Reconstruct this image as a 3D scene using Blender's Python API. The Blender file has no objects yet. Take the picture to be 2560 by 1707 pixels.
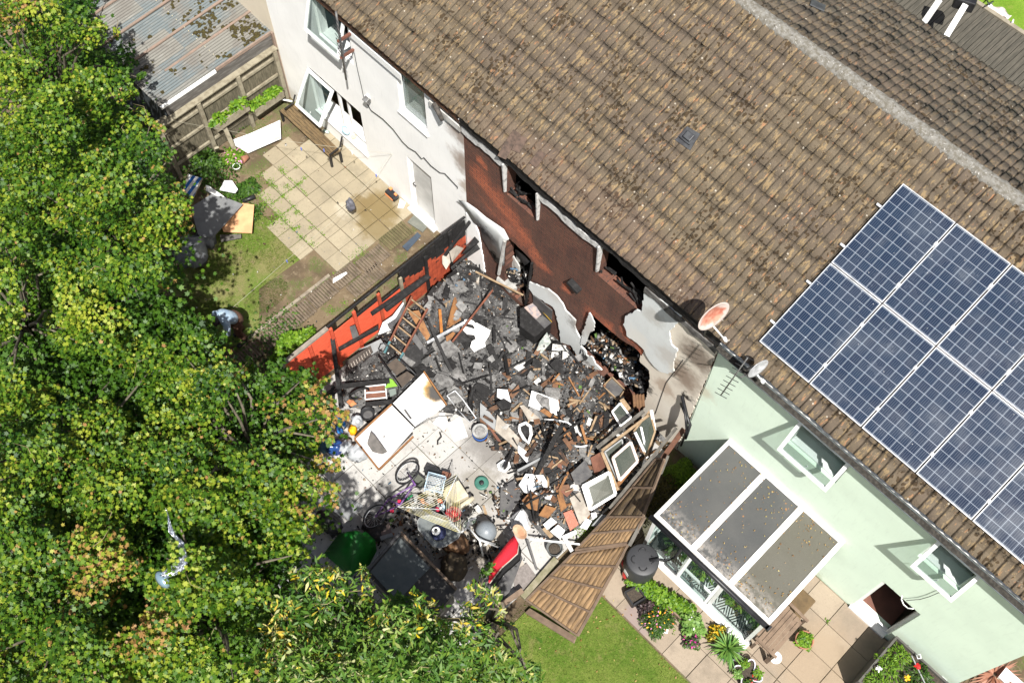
import bpy, bmesh, math, random
import numpy as np
from mathutils import Vector, Matrix
from mathutils.geometry import tessellate_polygon
SC = bpy.context.scene
COL = SC.collection
rnd = random.Random(7)
# ---------------------------------------------------------------- camera (solved from the photograph)
FPX = 2710.68
CP = Vector((7.7736723, -8.247482, 21.18333821))
RR = ((0.69776515, 0.71620156, 0.01338357), (0.64650321, -0.62159527, -0.44232672), (-0.30847592, 0.31729269, -0.89675412))
cam = bpy.data.cameras.new('camera'); camo = bpy.data.objects.new('camera', cam); COL.objects.link(camo)
r0, r1, r2 = [Vector(r) for r in RR]
camo.matrix_world = Matrix.Translation(CP) @ Matrix((r0, -r1, -r2)).transposed().to_4x4()
cam.sensor_width = 36; cam.sensor_fit = 'HORIZONTAL'; cam.lens = FPX / 2560 * 36
cam.clip_start = .1; cam.clip_end = 3000
SC.camera = camo
# ---------------------------------------------------------------- daylight
SUN = Vector((-1.61, 1.0, -3.15)).normalized()
ELEV = math.asin(-SUN.z)
wd = bpy.data.worlds.new('World'); SC.world = wd; wd.use_nodes = True
nt = wd.node_tree; bg = nt.nodes['Background']
sky = nt.nodes.new('ShaderNodeTexSky'); sky.sky_type = 'NISHITA'; sky.sun_disc = False
sky.dust_density = 3.; sky.ozone_density = .6; sky.sun_elevation = ELEV; sky.sun_rotation = math.atan2(-SUN.x, -SUN.y)
nt.links.new(sky.outputs[0], bg.inputs[0]); bg.inputs[1].default_value = 0.06
sun = bpy.data.lights.new('sun', 'SUN'); sun.energy = 5.0; sun.angle = math.radians(.53); sun.color = (1, .972, .925)
suno = bpy.data.objects.new('sun', sun); COL.objects.link(suno)
suno.rotation_euler = SUN.to_track_quat('-Z', 'Y').to_euler(); suno.location = (10, -10, 30)
SC.view_settings.view_transform = 'Standard'; SC.view_settings.look = 'None'; SC.view_settings.gamma = 1
SC.view_settings.exposure = 0.87
# ---------------------------------------------------------------- survey: pixels of photo details -> points on real planes
FR = {'A': (750, 800, .2551), 'B': (750, 1100, .29333), 'C': (1200, 900, .28706), 'D': (1200, 1200, .32333), 'E': (1600, 1050, .41903),
      'F': (900, 600, .20408), 'G': (1100, 480, .20408), 'H': (1300, 700, .20408), 'I': (400, 350, .3826), 'J': (600, 0, .2551),
      'L': (0, 0, .38272), 'M': (1500, 650, .45068), 'N': (1800, 1300, .32313), 'P': (600, 300, .2551), 'Q': (2160, 0, .1913),
      'R': (0, 1100, .3871), 'S': (1860, 800, .38272), 'T': (1860, 440, .29762), 'O': (0, 0, 1.088435), 'X': (0, 0, 1),
      'U': (440, 680, .20408), 'V': (1640, 1380, .20855), 'W': (240, 0, .19558), 'Y': (760, 1000, .11478), 'K': (1700, 0, .3827)}
def ray(s, x, y):
    a, b, c = FR[s]; u = (a + x * c - 1280) / FPX; v = (b + y * c - 853.5) / FPX
    return Vector([RR[0][i] * u + RR[1][i] * v + RR[2][i] for i in range(3)])
def g(s, x, y, z=0.): d = ray(s, x, y); return CP + d * ((z - CP.z) / d.z)
def w(s, x, y, y0=0.): d = ray(s, x, y); return CP + d * ((y0 - CP.y) / d.y)
PITCH = math.radians(22.02); EY, EZ = -.121, 5.292
NR = Vector((0, -math.sin(PITCH), math.cos(PITCH))); UR = Vector((0, math.cos(PITCH), math.sin(PITCH)))
def rf(s, x, y, h=0.):
    d = ray(s, x, y); p0 = Vector((0, EY, EZ)) + NR * h
    return CP + d * ((p0 - CP).dot(NR) / d.dot(NR))
def gl(s, z, *pts): return [g(s, x, y, z) for x, y in pts]
# ---------------------------------------------------------------- materials
def L(r, gg, b):
    f = lambda c: (c / 255 / 12.92) if c <= 10 else ((c / 255 + .055) / 1.055) ** 2.4
    return (f(r), f(gg), f(b), 1)
def C4(c): return c if len(c) == 4 else (c[0], c[1], c[2], 1)
class NT:
    def __init__(s, name):
        s.m = bpy.data.materials.new(name); s.m.use_nodes = True; s.t = s.m.node_tree; s.n = s.t.nodes
        s.b = s.n['Principled BSDF']; s.out = s.n['Material Output']
        s.geo = s.n.new('ShaderNodeNewGeometry')
    def set(s, sock, v):
        if isinstance(v, bpy.types.NodeSocket): s.t.links.new(v, sock)
        elif isinstance(v, (tuple, list)) and len(v) == 3 and sock.type == 'RGBA': sock.default_value = (*v, 1)
        else: sock.default_value = v
    def pos(s, sc=(1, 1, 1), off=(0, 0, 0), rz=0):
        mp = s.n.new('ShaderNodeMapping'); s.t.links.new(s.geo.outputs['Position'], mp.inputs[0])
        mp.inputs[3].default_value = sc; mp.inputs[1].default_value = off; mp.inputs[2].default_value = (0, 0, rz); return mp.outputs[0]
    def noise(s, scale, detail=4, rough=.55, vec=None, dist=0.):
        t = s.n.new('ShaderNodeTexNoise'); s.set(t.inputs['Vector'], vec or s.geo.outputs['Position'])
        t.inputs['Scale'].default_value = scale; t.inputs['Detail'].default_value = detail; t.inputs['Roughness'].default_value = rough
        t.inputs['Distortion'].default_value = dist; return t.outputs[0]
    def voro(s, scale, vec=None, out='Distance', rand=1):
        t = s.n.new('ShaderNodeTexVoronoi'); s.set(t.inputs['Vector'], vec or s.geo.outputs['Position'])
        t.inputs['Scale'].default_value = scale; t.inputs['Randomness'].default_value = rand; return t.outputs[out]
    def ramp(s, v, lo, hi, a=0., b=1.):
        t = s.n.new('ShaderNodeMapRange'); t.interpolation_type = 'SMOOTHSTEP'
        s.set(t.inputs[0], v); t.inputs[1].default_value = lo; t.inputs[2].default_value = hi; t.inputs[3].default_value = a; t.inputs[4].default_value = b
        return t.outputs[0]
    def math(s, op, a, b=0., c=0.):
        t = s.n.new('ShaderNodeMath'); t.operation = op; s.set(t.inputs[0], a); s.set(t.inputs[1], b); s.set(t.inputs[2], c); return t.outputs[0]
    def mix(s, f, a, b):
        t = s.n.new('ShaderNodeMix'); t.data_type = 'RGBA'; s.set(t.inputs[0], f); s.set(t.inputs[6], C4(a) if isinstance(a, tuple) else a); s.set(t.inputs[7], C4(b) if isinstance(b, tuple) else b); return t.outputs[2]
    def xyz(s, v=None):
        t = s.n.new('ShaderNodeSeparateXYZ'); s.set(t.inputs[0], v or s.geo.outputs['Position']); return t.outputs
    def comb(s, x, y, z):
        t = s.n.new('ShaderNodeCombineXYZ'); s.set(t.inputs[0], x); s.set(t.inputs[1], y); s.set(t.inputs[2], z); return t.outputs[0]
    def white(s, v):
        t = s.n.new('ShaderNodeTexWhiteNoise'); s.set(t.inputs[0], v); return t.outputs[0]
    def attr(s, name):
        t = s.n.new('ShaderNodeAttribute'); t.attribute_name = name; return t.outputs['Fac']
    def warp(s, amt, scale, sc=(1, 1, 1), off=(0, 0, 0)):
        t = s.n.new('ShaderNodeTexNoise'); s.t.links.new(s.geo.outputs['Position'], t.inputs['Vector']); t.inputs['Scale'].default_value = scale; t.inputs['Detail'].default_value = 3
        v = s.n.new('ShaderNodeVectorMath'); v.operation = 'MULTIPLY_ADD'; s.t.links.new(t.outputs['Color'], v.inputs[0]); v.inputs[1].default_value = (amt,) * 3; s.set(v.inputs[2], s.pos(sc, off)); return v.outputs[0]
    def blob(s, c, r, soft=.5, nz=.35, nscale=2.5, sc=(1, 1, 1)):
        # 1 inside a patch around point c, ragged edge
        vm = s.n.new('ShaderNodeVectorMath'); vm.operation = 'SUBTRACT'; s.set(vm.inputs[0], s.geo.outputs['Position']); vm.inputs[1].default_value = c
        v2 = s.n.new('ShaderNodeVectorMath'); v2.operation = 'MULTIPLY'; s.set(v2.inputs[0], vm.outputs[0]); v2.inputs[1].default_value = sc
        v3 = s.n.new('ShaderNodeVectorMath'); v3.operation = 'LENGTH'; s.set(v3.inputs[0], v2.outputs[0])
        d = s.math('ADD', v3.outputs['Value'], s.math('MULTIPLY', s.math('SUBTRACT', s.noise(nscale, 6, .65), .5), nz * 2.5))
        return s.ramp(d, r * (1 - soft), r * (1 + soft * .3), 1., 0.)
    def bump(s, h, st=.3, dist=.01):
        t = s.n.new('ShaderNodeBump'); s.set(t.inputs['Height'], h); t.inputs['Strength'].default_value = st; t.inputs['Distance'].default_value = dist
        s.t.links.new(t.outputs[0], s.b.inputs['Normal'])
    def done(s, col, rough=.8, metal=0., spec=.4):
        s.set(s.b.inputs['Base Color'], C4(col) if isinstance(col, tuple) else col); s.set(s.b.inputs['Roughness'], rough)
        s.b.inputs['Metallic'].default_value = metal; s.b.inputs['Specular IOR Level'].default_value = spec; return s.m
MATS = {}
def dim(c):
    m = max(c[:3]); k = .6 if m < .45 else min(1., .6 + (m - .45) / .25 * .4); return tuple(v * k for v in c[:3])
def mat(name, c1, c2=None, scale=6., lo=.35, hi=.65, rough=.8, metal=0., spots=(), bump=0., bscale=40., stretch=None, spec=.4):
    if name in MATS: return MATS[name]
    c1 = dim(c1); c2 = dim(c2) if c2 else None; spots = [(dim(q[0]),) + tuple(q[1:]) for q in spots]
    s = NT(name); col = C4(c1); v = s.pos(stretch) if stretch else None
    if c2: col = s.mix(s.ramp(s.noise(scale, 5, .6, v), lo, hi), c1, c2)
    for (c, sc, a, b) in spots: col = s.mix(s.ramp(s.noise(sc, 5, .65), a, b), col, c)
    if bump: s.bump(s.noise(bscale, 5, .6, v), bump, .01)
    MATS[name] = s.done(col, rough, metal, spec); return MATS[name]
# ---------------------------------------------------------------- object helpers
def tag(o, label=None, cat=None, group=None, kind=None):
    if label: o['label'] = label
    if cat: o['category'] = cat
    if group: o['group'] = group
    if kind: o['kind'] = kind
    return o
def thing(name, label, cat, loc=(0, 0, 0), group=None):
    o = bpy.data.objects.new(name, None); COL.objects.link(o); o.location = Vector(loc); o.empty_display_size = .2
    return tag(o, label, cat, group)
def wloc(o):
    p = Vector(o.location)
    while o.parent: o = o.parent; p += Vector(o.location)
    return p
def link(name, me, m, parent=None, base=None):
    base = Vector(base) if base is not None else (wloc(parent) if parent else Vector((0, 0, 0)))
    me.transform(Matrix.Translation(-base)); o = bpy.data.objects.new(name, me); COL.objects.link(o)
    if parent: o.parent = parent; o.location = base - wloc(parent)
    else: o.location = base
    for k in (m if isinstance(m, (list, tuple)) else [m]): me.materials.append(k)
    return o
class MB:
    def __init__(s): s.b = bmesh.new(); s.mi = 0
    def quad(s, *p):
        f = s.b.faces.new([s.b.verts.new(q) for q in p]); f.material_index = s.mi; return s
    def hexa(s, p):      # 8 corners: bottom 4 ccw, top 4 ccw
        v = [s.b.verts.new(q) for q in p]
        for i in ((3, 2, 1, 0), (4, 5, 6, 7), (0, 1, 5, 4), (1, 2, 6, 5), (2, 3, 7, 6), (3, 0, 4, 7)):
            f = s.b.faces.new([v[k] for k in i]); f.material_index = s.mi
        return s
    def box(s, x0, x1, y0, y1, z0, z1):
        return s.hexa([(x0, y0, z0), (x1, y0, z0), (x1, y1, z0), (x0, y1, z0), (x0, y0, z1), (x1, y0, z1), (x1, y1, z1), (x0, y1, z1)])
    def obox(s, c, dx, dy, dz, M=None):
        M = M or Matrix.Identity(3); c = Vector(c)
        pts = [(-1, -1, -1), (1, -1, -1), (1, 1, -1), (-1, 1, -1), (-1, -1, 1), (1, -1, 1), (1, 1, 1), (-1, 1, 1)]
        return s.hexa([c + M @ Vector((a * dx / 2, b * dy / 2, k * dz / 2)) for a, b, k in pts])
    def beam(s, p0, p1, wd, th, up=(0, 0, 1), jag=0.):
        p0, p1 = Vector(p0), Vector(p1); d = (p1 - p0).normalized(); up = Vector(up)
        if abs(d.dot(up)) > .97: up = Vector((1, 0, 0))
        sd = d.cross(up).normalized(); u = sd.cross(d).normalized(); a = sd * wd / 2; b = u * th / 2
        j = lambda: d * rnd.uniform(-jag, jag)
        return s.hexa([p0 - a - b + j(), p0 + a - b + j(), p1 + a - b + j(), p1 - a - b + j(), p0 - a + b + j(), p0 + a + b + j(), p1 + a + b + j(), p1 - a + b + j()])
    def plate(s, pts, t=.02):
        pts = [Vector(p) for p in pts]; n = Vector((0, 0, 0))
        for i in range(len(pts)): n += (pts[i] - pts[0]).cross(pts[(i + 1) % len(pts)] - pts[0])
        n.normalize()
        if n.z < -1e-3: n = -n; pts = pts[::-1]
        k = len(pts); top = [s.b.verts.new(p) for p in pts]; bot = [s.b.verts.new(p - n * t) for p in pts]
        fs = [s.b.faces.new(top), s.b.faces.new(bot[::-1])] + [s.b.faces.new([top[i], bot[i], bot[(i + 1) % k], top[(i + 1) % k]]) for i in range(k)]
        for f in fs: f.material_index = s.mi
        return s
    def poly_holes(s, outer, holes, mp, nrm, t):
        # flat wall with openings: outer/holes are 2-D loops, mp maps (u,v)->3-D, extruded by t along nrm
        loops = [[Vector((a, b, 0)) for a, b in lp] for lp in [outer] + holes]
        flat = [p for lp in loops for p in lp]; nrm = Vector(nrm)
        F = [s.b.verts.new(mp(p.x, p.y)) for p in flat]; B = [s.b.verts.new(mp(p.x, p.y) + nrm * t) for p in flat]
        for tri in tessellate_polygon(loops):
            for V, o in ((F, tri), (B, tri[::-1])):
                try: s.b.faces.new([V[i] for i in o]).material_index = s.mi
                except ValueError: pass
        k = 0
        for lp in loops:
            n = len(lp)
            for i in range(n):
                a, b = k + i, k + (i + 1) % n; s.b.faces.new([F[a], F[b], B[b], B[a]]).material_index = s.mi
            k += n
        bmesh.ops.recalc_face_normals(s.b, faces=s.b.faces); return s
    def tube(s, pts, r, n=6, r2=None):
        pts = [Vector(p) for p in pts]; rings = []; N = len(pts)
        for i, p in enumerate(pts):
            d = (pts[min(i + 1, N - 1)] - pts[max(i - 1, 0)]).normalized(); up = Vector((0, 0, 1)) if abs(d.z) < .95 else Vector((1, 0, 0))
            a = d.cross(up).normalized(); b = a.cross(d); rr = r if r2 is None else r + (r2 - r) * i / max(1, N - 1)
            rings.append([s.b.verts.new(p + (a * math.cos(t) + b * math.sin(t)) * rr) for t in [2 * math.pi * k / n for k in range(n)]])
        for A, B in zip(rings, rings[1:]):
            for k in range(n):
                f = s.b.faces.new([A[k], A[(k + 1) % n], B[(k + 1) % n], B[k]]); f.material_index = s.mi; f.smooth = True
        for q in (rings[0][::-1], rings[-1]): s.b.faces.new(q).material_index = s.mi
        return s
    def lathe(s, c, prof, n=24, sx=1., sy=1., M=None):
        c = Vector(c); rings = []; M = M or Matrix.Identity(3)
        for r, z in prof: rings.append([s.b.verts.new(c + M @ Vector((r * sx * math.cos(2 * math.pi * k / n), r * sy * math.sin(2 * math.pi * k / n), z))) for k in range(n)])
        for A, B in zip(rings, rings[1:]):
            for k in range(n):
                f = s.b.faces.new([A[k], A[(k + 1) % n], B[(k + 1) % n], B[k]]); f.material_index = s.mi; f.smooth = True
        s.b.faces.new(rings[0][::-1]).material_index = s.mi; s.b.faces.new(rings[-1]).material_index = s.mi
        return s
    def loft(s, rows, thick=0.):
        V = [[s.b.verts.new(p) for p in r] for r in rows]
        for A, B in zip(V, V[1:]):
            for k in range(len(A) - 1):
                f = s.b.faces.new([A[k], A[k + 1], B[k + 1], B[k]]); f.material_index = s.mi; f.smooth = True
        return s
    def build(s, name, m, parent=None, base=None, bevel=0., smooth=False, solid=0., disp=None):
        me = bpy.data.meshes.new(name); s.b.to_mesh(me); s.b.free()
        if base == 'auto':
            co = np.empty(len(me.vertices) * 3); me.vertices.foreach_get('co', co); co = co.reshape(-1, 3)
            base = ((co[:, 0].min() + co[:, 0].max()) / 2, (co[:, 1].min() + co[:, 1].max()) / 2, co[:, 2].min())
        if smooth: me.shade_smooth()
        o = link(name, me, m, parent, base)
        if solid: md = o.modifiers.new('solid', 'SOLIDIFY'); md.thickness = solid; md.offset = 0
        if bevel: md = o.modifiers.new('bevel', 'BEVEL'); md.width = bevel; md.segments = 2; md.limit_method = 'ANGLE'
        return o
def grid_mesh(name, P, m, parent=None, base=None, smooth=False, mi=None, quads=None):
    # P: (r,c,3) array
    r, c, _ = P.shape; me = bpy.data.meshes.new(name); V = P.reshape(-1, 3)
    if quads is None:
        i = np.arange(r - 1)[:, None] * c + np.arange(c - 1)[None, :]; quads = np.stack([i, i + 1, i + c + 1, i + c], -1).reshape(-1, 4)
    me.vertices.add(len(V)); me.vertices.foreach_set('co', V.astype(np.float32).ravel())
    me.loops.add(len(quads) * 4); me.loops.foreach_set('vertex_index', quads.astype(np.int32).ravel())
    me.polygons.add(len(quads)); me.polygons.foreach_set('loop_start', np.arange(0, len(quads) * 4, 4, dtype=np.int32)); me.polygons.foreach_set('loop_total', np.full(len(quads), 4, dtype=np.int32))
    me.update(calc_edges=True)
    if smooth: me.shade_smooth()
    return link(name, me, m, parent, base)
def vnoise(x, y, seed=0):
    # cheap smooth value noise on arrays
    def h(i, j): return np.modf(np.abs(np.sin(i * 127.1 + j * 311.7 + seed * 74.7) * 43758.5453))[0]
    x = np.asarray(x, float); y = np.asarray(y, float); xi, yi = np.floor(x), np.floor(y); xf, yf = x - xi, y - yi; u, v = xf * xf * (3 - 2 * xf), yf * yf * (3 - 2 * yf)
    return (h(xi, yi) * (1 - u) + h(xi + 1, yi) * u) * (1 - v) + (h(xi, yi + 1) * (1 - u) + h(xi + 1, yi + 1) * u) * v
def fbm(x, y, seed=0, o=4): return sum(vnoise(np.asarray(x) * 2 ** k, np.asarray(y) * 2 ** k, seed + k) / 2 ** k for k in range(o)) / sum(1 / 2 ** k for k in range(o))
# common materials
M_white = mat('white_upvc', (.78, .78, .76), (.66, .65, .61), 3, .5, .75, rough=.45, spots=[((.35, .30, .22), 14, .66, .8)])
M_whiteclean = mat('white_plastic', (.80, .80, .79), (.72, .72, .70), 3, rough=.4)
M_char = mat('charred_timber', (.012, .011, .011), (.05, .048, .047), 12, .45, .8, rough=.75, bump=.8, bscale=30, spots=[((.16, .15, .14), 20, .68, .8)])
M_black = mat('black_plastic', (.02, .02, .022), (.035, .035, .038), 6, rough=.45)
M_wood = mat('weathered_timber', (.20, .165, .115), (.12, .095, .062), 5, .4, .65, rough=.85, stretch=(3, 3, 12), bump=.4, bscale=20)
M_greywood = mat('silver_grey_timber', (.20, .185, .16), (.11, .10, .085), 6, .4, .65, rough=.9, bump=.4, bscale=22)
M_orangewood = mat('scorched_orange_wood', (.40, .19, .07), (.22, .10, .045), 8, .4, .7, rough=.8, spots=[((.03, .027, .025), 6, .6, .72)], bump=.3)
M_rawwood = mat('raw_pale_wood', (.46, .33, .20), (.30, .19, .10), 9, .4, .7, rough=.8, spots=[((.06, .05, .045), 7, .64, .75)])
M_plaster = mat('scorched_plasterboard', (.60, .585, .55), (.45, .43, .40), 5, .4, .7, rough=.9, spots=[((.10, .09, .085), 4, .62, .78)], bump=.2)
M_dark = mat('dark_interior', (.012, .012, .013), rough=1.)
def glass(name, tint=(.02, .03, .035), refl=.12, alpha=.35):
    s = NT(name); tr = s.n.new('ShaderNodeBsdfTransparent'); tr.inputs[0].default_value = (.9, .94, .93, 1)
    s.done(tint, .05, 0, 1.); mx = s.n.new('ShaderNodeMixShader'); mx.inputs[0].default_value = alpha
    s.t.links.new(tr.outputs[0], mx.inputs[1]); s.t.links.new(s.b.outputs[0], mx.inputs[2]); s.t.links.new(mx.outputs[0], s.out.inputs[0]); MATS[name] = s.m; return s.m
M_glass = glass('window_glass', (.06, .09, .09), alpha=.16); M_glassd = glass('hazy_window_glass', (.20, .25, .25), alpha=.45)
# ================================================================ GROUND
def soilmat():
    s = NT('garden_soil'); n = s.noise(1.6, 5); col = s.mix(s.ramp(n, .4, .62), (.143, .104, .061), (.086, .061, .036))
    col = s.mix(s.ramp(s.noise(9, 5, .7), .5, .75), col, (.200, .157, .100)); col = s.mix(s.ramp(s.noise(35, 3, .6), .62, .78), col, (.043, .033, .022))
    col = s.mix(s.math('MULTIPLY', s.ramp(s.noise(2.2, 4), .48, .62), s.ramp(s.noise(28, 4, .7), .4, .6)), col, (.072, .100, .022))
    s.bump(s.noise(40, 5, .7), .8, .02); return s.done(col, .95)
ME = MB(); ME.quad((-150, -150, -.035), (150, -150, -.035), (150, 150, -.035), (-150, 150, -.035))
tag(ME.build('ground', soilmat()), kind='structure')
def grassmat(name, a, b, c):
    s = NT(name); col = s.mix(s.ramp(s.noise(1.1, 5, .65), .40, .60), a, b); col = s.mix(s.math('MULTIPLY', s.ramp(s.noise(2.3, 5, .7), .55, .7), .6), col, tuple(min(1, k * q) for k, q in zip(c, (1.15, .9, 1.4)))); col = s.mix(s.ramp(s.noise(16, 5, .7), .5, .72), col, c)
    col = s.mix(s.ramp(s.noise(60, 3, .7), .5, .7), col, tuple(k * .45 for k in a)); s.bump(s.noise(70, 4, .8), 1., .03); return s.done(col, .9, spec=.2)
M_lawn = grassmat('lawn_grass', (.090, .158, .017), (.146, .199, .033), (.199, .220, .055))
M_rough = grassmat('rough_grass', (.125, .189, .029), (.209, .199, .075), (.251, .209, .101))
def flat(name, pts, z, m, kind='structure'):
    b = MB(); b.quad(*[(p[0], p[1], z) for p in pts]); return tag(b.build(name, m), kind=kind)
flat('lawn', [(4.85, -3.36), (4.85, -14), (20, -14), (20, -3.36)], -.012, M_lawn)
flat('lawn', [(-6.4, -2.72), (-6.5, -3.7), (-5.2, -6.2), (-4.0, -6.4), (-3.45, -4.6), (-4.35, -3.9), (-4.3, -2.4), (-5.5, -2.6)], -.014, M_rough)
flat('lawn', [(1.2, 14.85), (30, 14.85), (30, 40), (-20, 40), (-20, 16.2)], -.01, grassmat('bright_lawn', (.136, .251, .018), (.177, .294, .029), (.230, .314, .046)))
# paving: one surface of individually cut slabs
def tint_attr(me, vals):
    a = me.attributes.new('tint', 'FLOAT', 'FACE'); a.data.foreach_set('value', np.asarray(vals, dtype=np.float32))
def slabmat(name, a, b, dirt, stains=()):
    s = NT(name); col = s.mix(s.attr('tint'), a, b); col = s.mix(s.ramp(s.noise(2.2, 6, .65), .45, .7), col, tuple(k * .72 for k in a))
    col = s.mix(s.math('MULTIPLY', s.ramp(s.noise(22, 5, .7), .52, .75), .6), col, dirt); col = s.mix(s.math('MULTIPLY', s.ramp(s.noise(6, 4, .7), .6, .8), .5), col, tuple(min(1, k * 1.35) for k in a))
    for (c, r, cc, f) in stains: col = s.mix(s.math('MULTIPLY', s.blob(c, r, .5, .3, 3.), f), col, cc)
    s.bump(s.noise(50, 5, .6), .35, .01); return s.done(col, .88)
def slabs(name, xs, ys, m, inside, gap=.008, zt=0., jit=.006, seed=1):
    r = random.Random(seed); b = MB(); tv = []
    for i in range(len(xs) - 1):
        for j in range(len(ys) - 1):
            cx, cy = (xs[i] + xs[i + 1]) / 2, (ys[j] + ys[j + 1]) / 2
            if not inside(cx, cy): continue
            z = zt + r.uniform(-jit, jit); t = r.random(); k = r.uniform(-.004, .004)
            b.box(xs[i] + gap + k, xs[i + 1] - gap + k, ys[j] + gap - k, ys[j + 1] - gap - k, z - .05, z); tv += [t] * 6
    o = b.build(name, m); tint_attr(o.data, tv); return tag(o, kind='structure')
fr = lambda a, b, n: [a + (b - a) * i / n for i in range(n + 1)]
M_slabL = slabmat('buff_paving', (.298, .255, .177), (.246, .208, .142), (.148, .122, .075),
    [((-4.1, -.62, 0), .62, (.141, .099, .034), .85), ((-3.75, -.95, 0), .42, (.157, .118, .052), .8), ((-4.5, -.8, 0), .32, (.148, .106, .045), .8), ((-4.6, -1.2, 0), .25, (.462, .426, .345), .3)])
xs = [-7.15 + .408 * i for i in range(10)]; ys = [-2.77 + .3957 * i for i in range(8)]
def inL(x, y):
    if x > -3.48: return False
    if y < -2.37: return -5.5 < x < -4.25
    if y < -1.95: return x > -6.35
    if y < -1.5: return x > -6.8
    return x > -7.16 and not (x < -6.9 and y > -.8)
slabs('patio', xs, ys, M_slabL, inL)
M_conc = slabmat('ash_dusted_concrete', (.419, .406, .383), (.302, .290, .273), (.116, .111, .104),
    [((1.9, -2.6, 0), .75, (.139, .128, .116), .85), ((2.4, -3.6, 0), .5, (.197, .180, .151), .8), ((.2, -6.6, 0), .8, (.186, .174, .162), .6), ((3.3, -4.4, 0), .7, (.255, .220, .174), .8)])
slabs('yard_paving', [-1.6 + .615 * i for i in range(11)], [-8.1 + .605 * i for i in range(14)], M_conc, lambda x, y: True, .006, 0, .005, 3)
M_slabR = slabmat('sand_paving', (.280, .228, .170), (.234, .185, .137), (.176, .137, .098), [((6.5, -3.2, 0), .35, (.195, .144, .167), .4), ((9.4, -1.3, 0), .9, (.260, .189, .119), .45)])
slabs('patio', [5.12] + [5.41 + .61 * i for i in range(16)], [-3.33, -2.72, -2.11, -1.82, -1.215, -.6, -.02], M_slabR, lambda x, y: x > 5.3 or y > -2.4, .006, 0, .004, 5)
slabs('patio', [-20 + .9 * i for i in range(36)], [13.0 + .9 * i for i in range(3)], M_slabR, lambda x, y: x < 1.9 and y > 13.8, .006, 0, .004, 5)
b = MB()
for k in range(6): y = -2.55 - k * .42; b.box(-3.56, -3.49, y - .41, y, -.03, .035)
tag(b.build('path_edging', mat('edging_concrete', (.42, .36, .27), (.28, .23, .17), 8, bump=.3)), kind='structure')
# ================================================================ HOUSES
def render_mat(name, base, stains=()):
    s = NT(name); col = s.mix(s.ramp(s.noise(1.1, 4), .35, .7), base, tuple(k * .93 for k in base))
    col = s.mix(s.math('MULTIPLY', s.ramp(s.noise(3.5, 5, .7, s.pos((4, 4, .6))), .5, .8), .30), col, tuple(k * .62 for k in base)); col = s.mix(s.math('MULTIPLY', s.ramp(s.noise(1.7, 6, .7), .52, .7), .22), col, tuple(k * .80 for k in base)); col = s.mix(s.ramp(s.voro(2.1, s.warp(.5, 3)), .012, .02, .35, 0.), col, tuple(k * .5 for k in base))
    for (c, r, cc, f, ns) in stains: col = s.mix(s.math('MULTIPLY', s.blob(c, r, .7, .28, ns), f), col, cc)
    s.bump(s.noise(90, 4, .6), .25, .006); return s.done(col, .85)
M_rwhite = render_mat('white_render', (.91, .905, .88), [((-1.75, 0, 4.5), .45, (.20, .13, .09), .8, 3), ((-1.72, 0, 3.6), .42, (.24, .16, .11), .8, 3), ((-1.68, 0, 2.8), .26, (.34, .25, .17), .7, 4), ((-1.68, 0, 2.1), .2, (.25, .18, .12), .6, 4), ((-1.7, 0, 5.4), .8, (.20, .14, .10), .8, 3), ((-7.9, 0, .1), .4, (.42, .38, .30), .5, 3)])
M_rgreen = render_mat('pale_green_render', (.69, .81, .67), [((4.65, 0, 3.0), .35, (.50, .42, .30), .6, 3), ((8.3, 0, .05), .2, (.40, .45, .33), .6, 4), ((10.9, 0, 4.9), .3, (.30, .40, .33), .5, 6)])
M_rcream = render_mat('cream_render', (.68, .60, .47), [])
M_rburn = render_mat('smoke_stained_cream_render', (.64, .58, .49), [((4.2, 0, 3.0), .5, (.20, .14, .10), .85, 3), ((4.35, 0, 4.0), .5, (.16, .12, .09), .9, 3), ((3.9, 0, 2.0), .3, (.35, .26, .19), .7, 4), ((4.45, 0, 2.4), .13, (.03, .025, .02), 1., 5), ((3.55, 0, 1.4), .22, (.03, .025, .02), .9, 5), ((4.1, 0, 5.2), .6, (.08, .07, .06), .9, 3), ((4.3, 0, 1.2), .5, (.70, .66, .58), .6, 3)])
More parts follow.
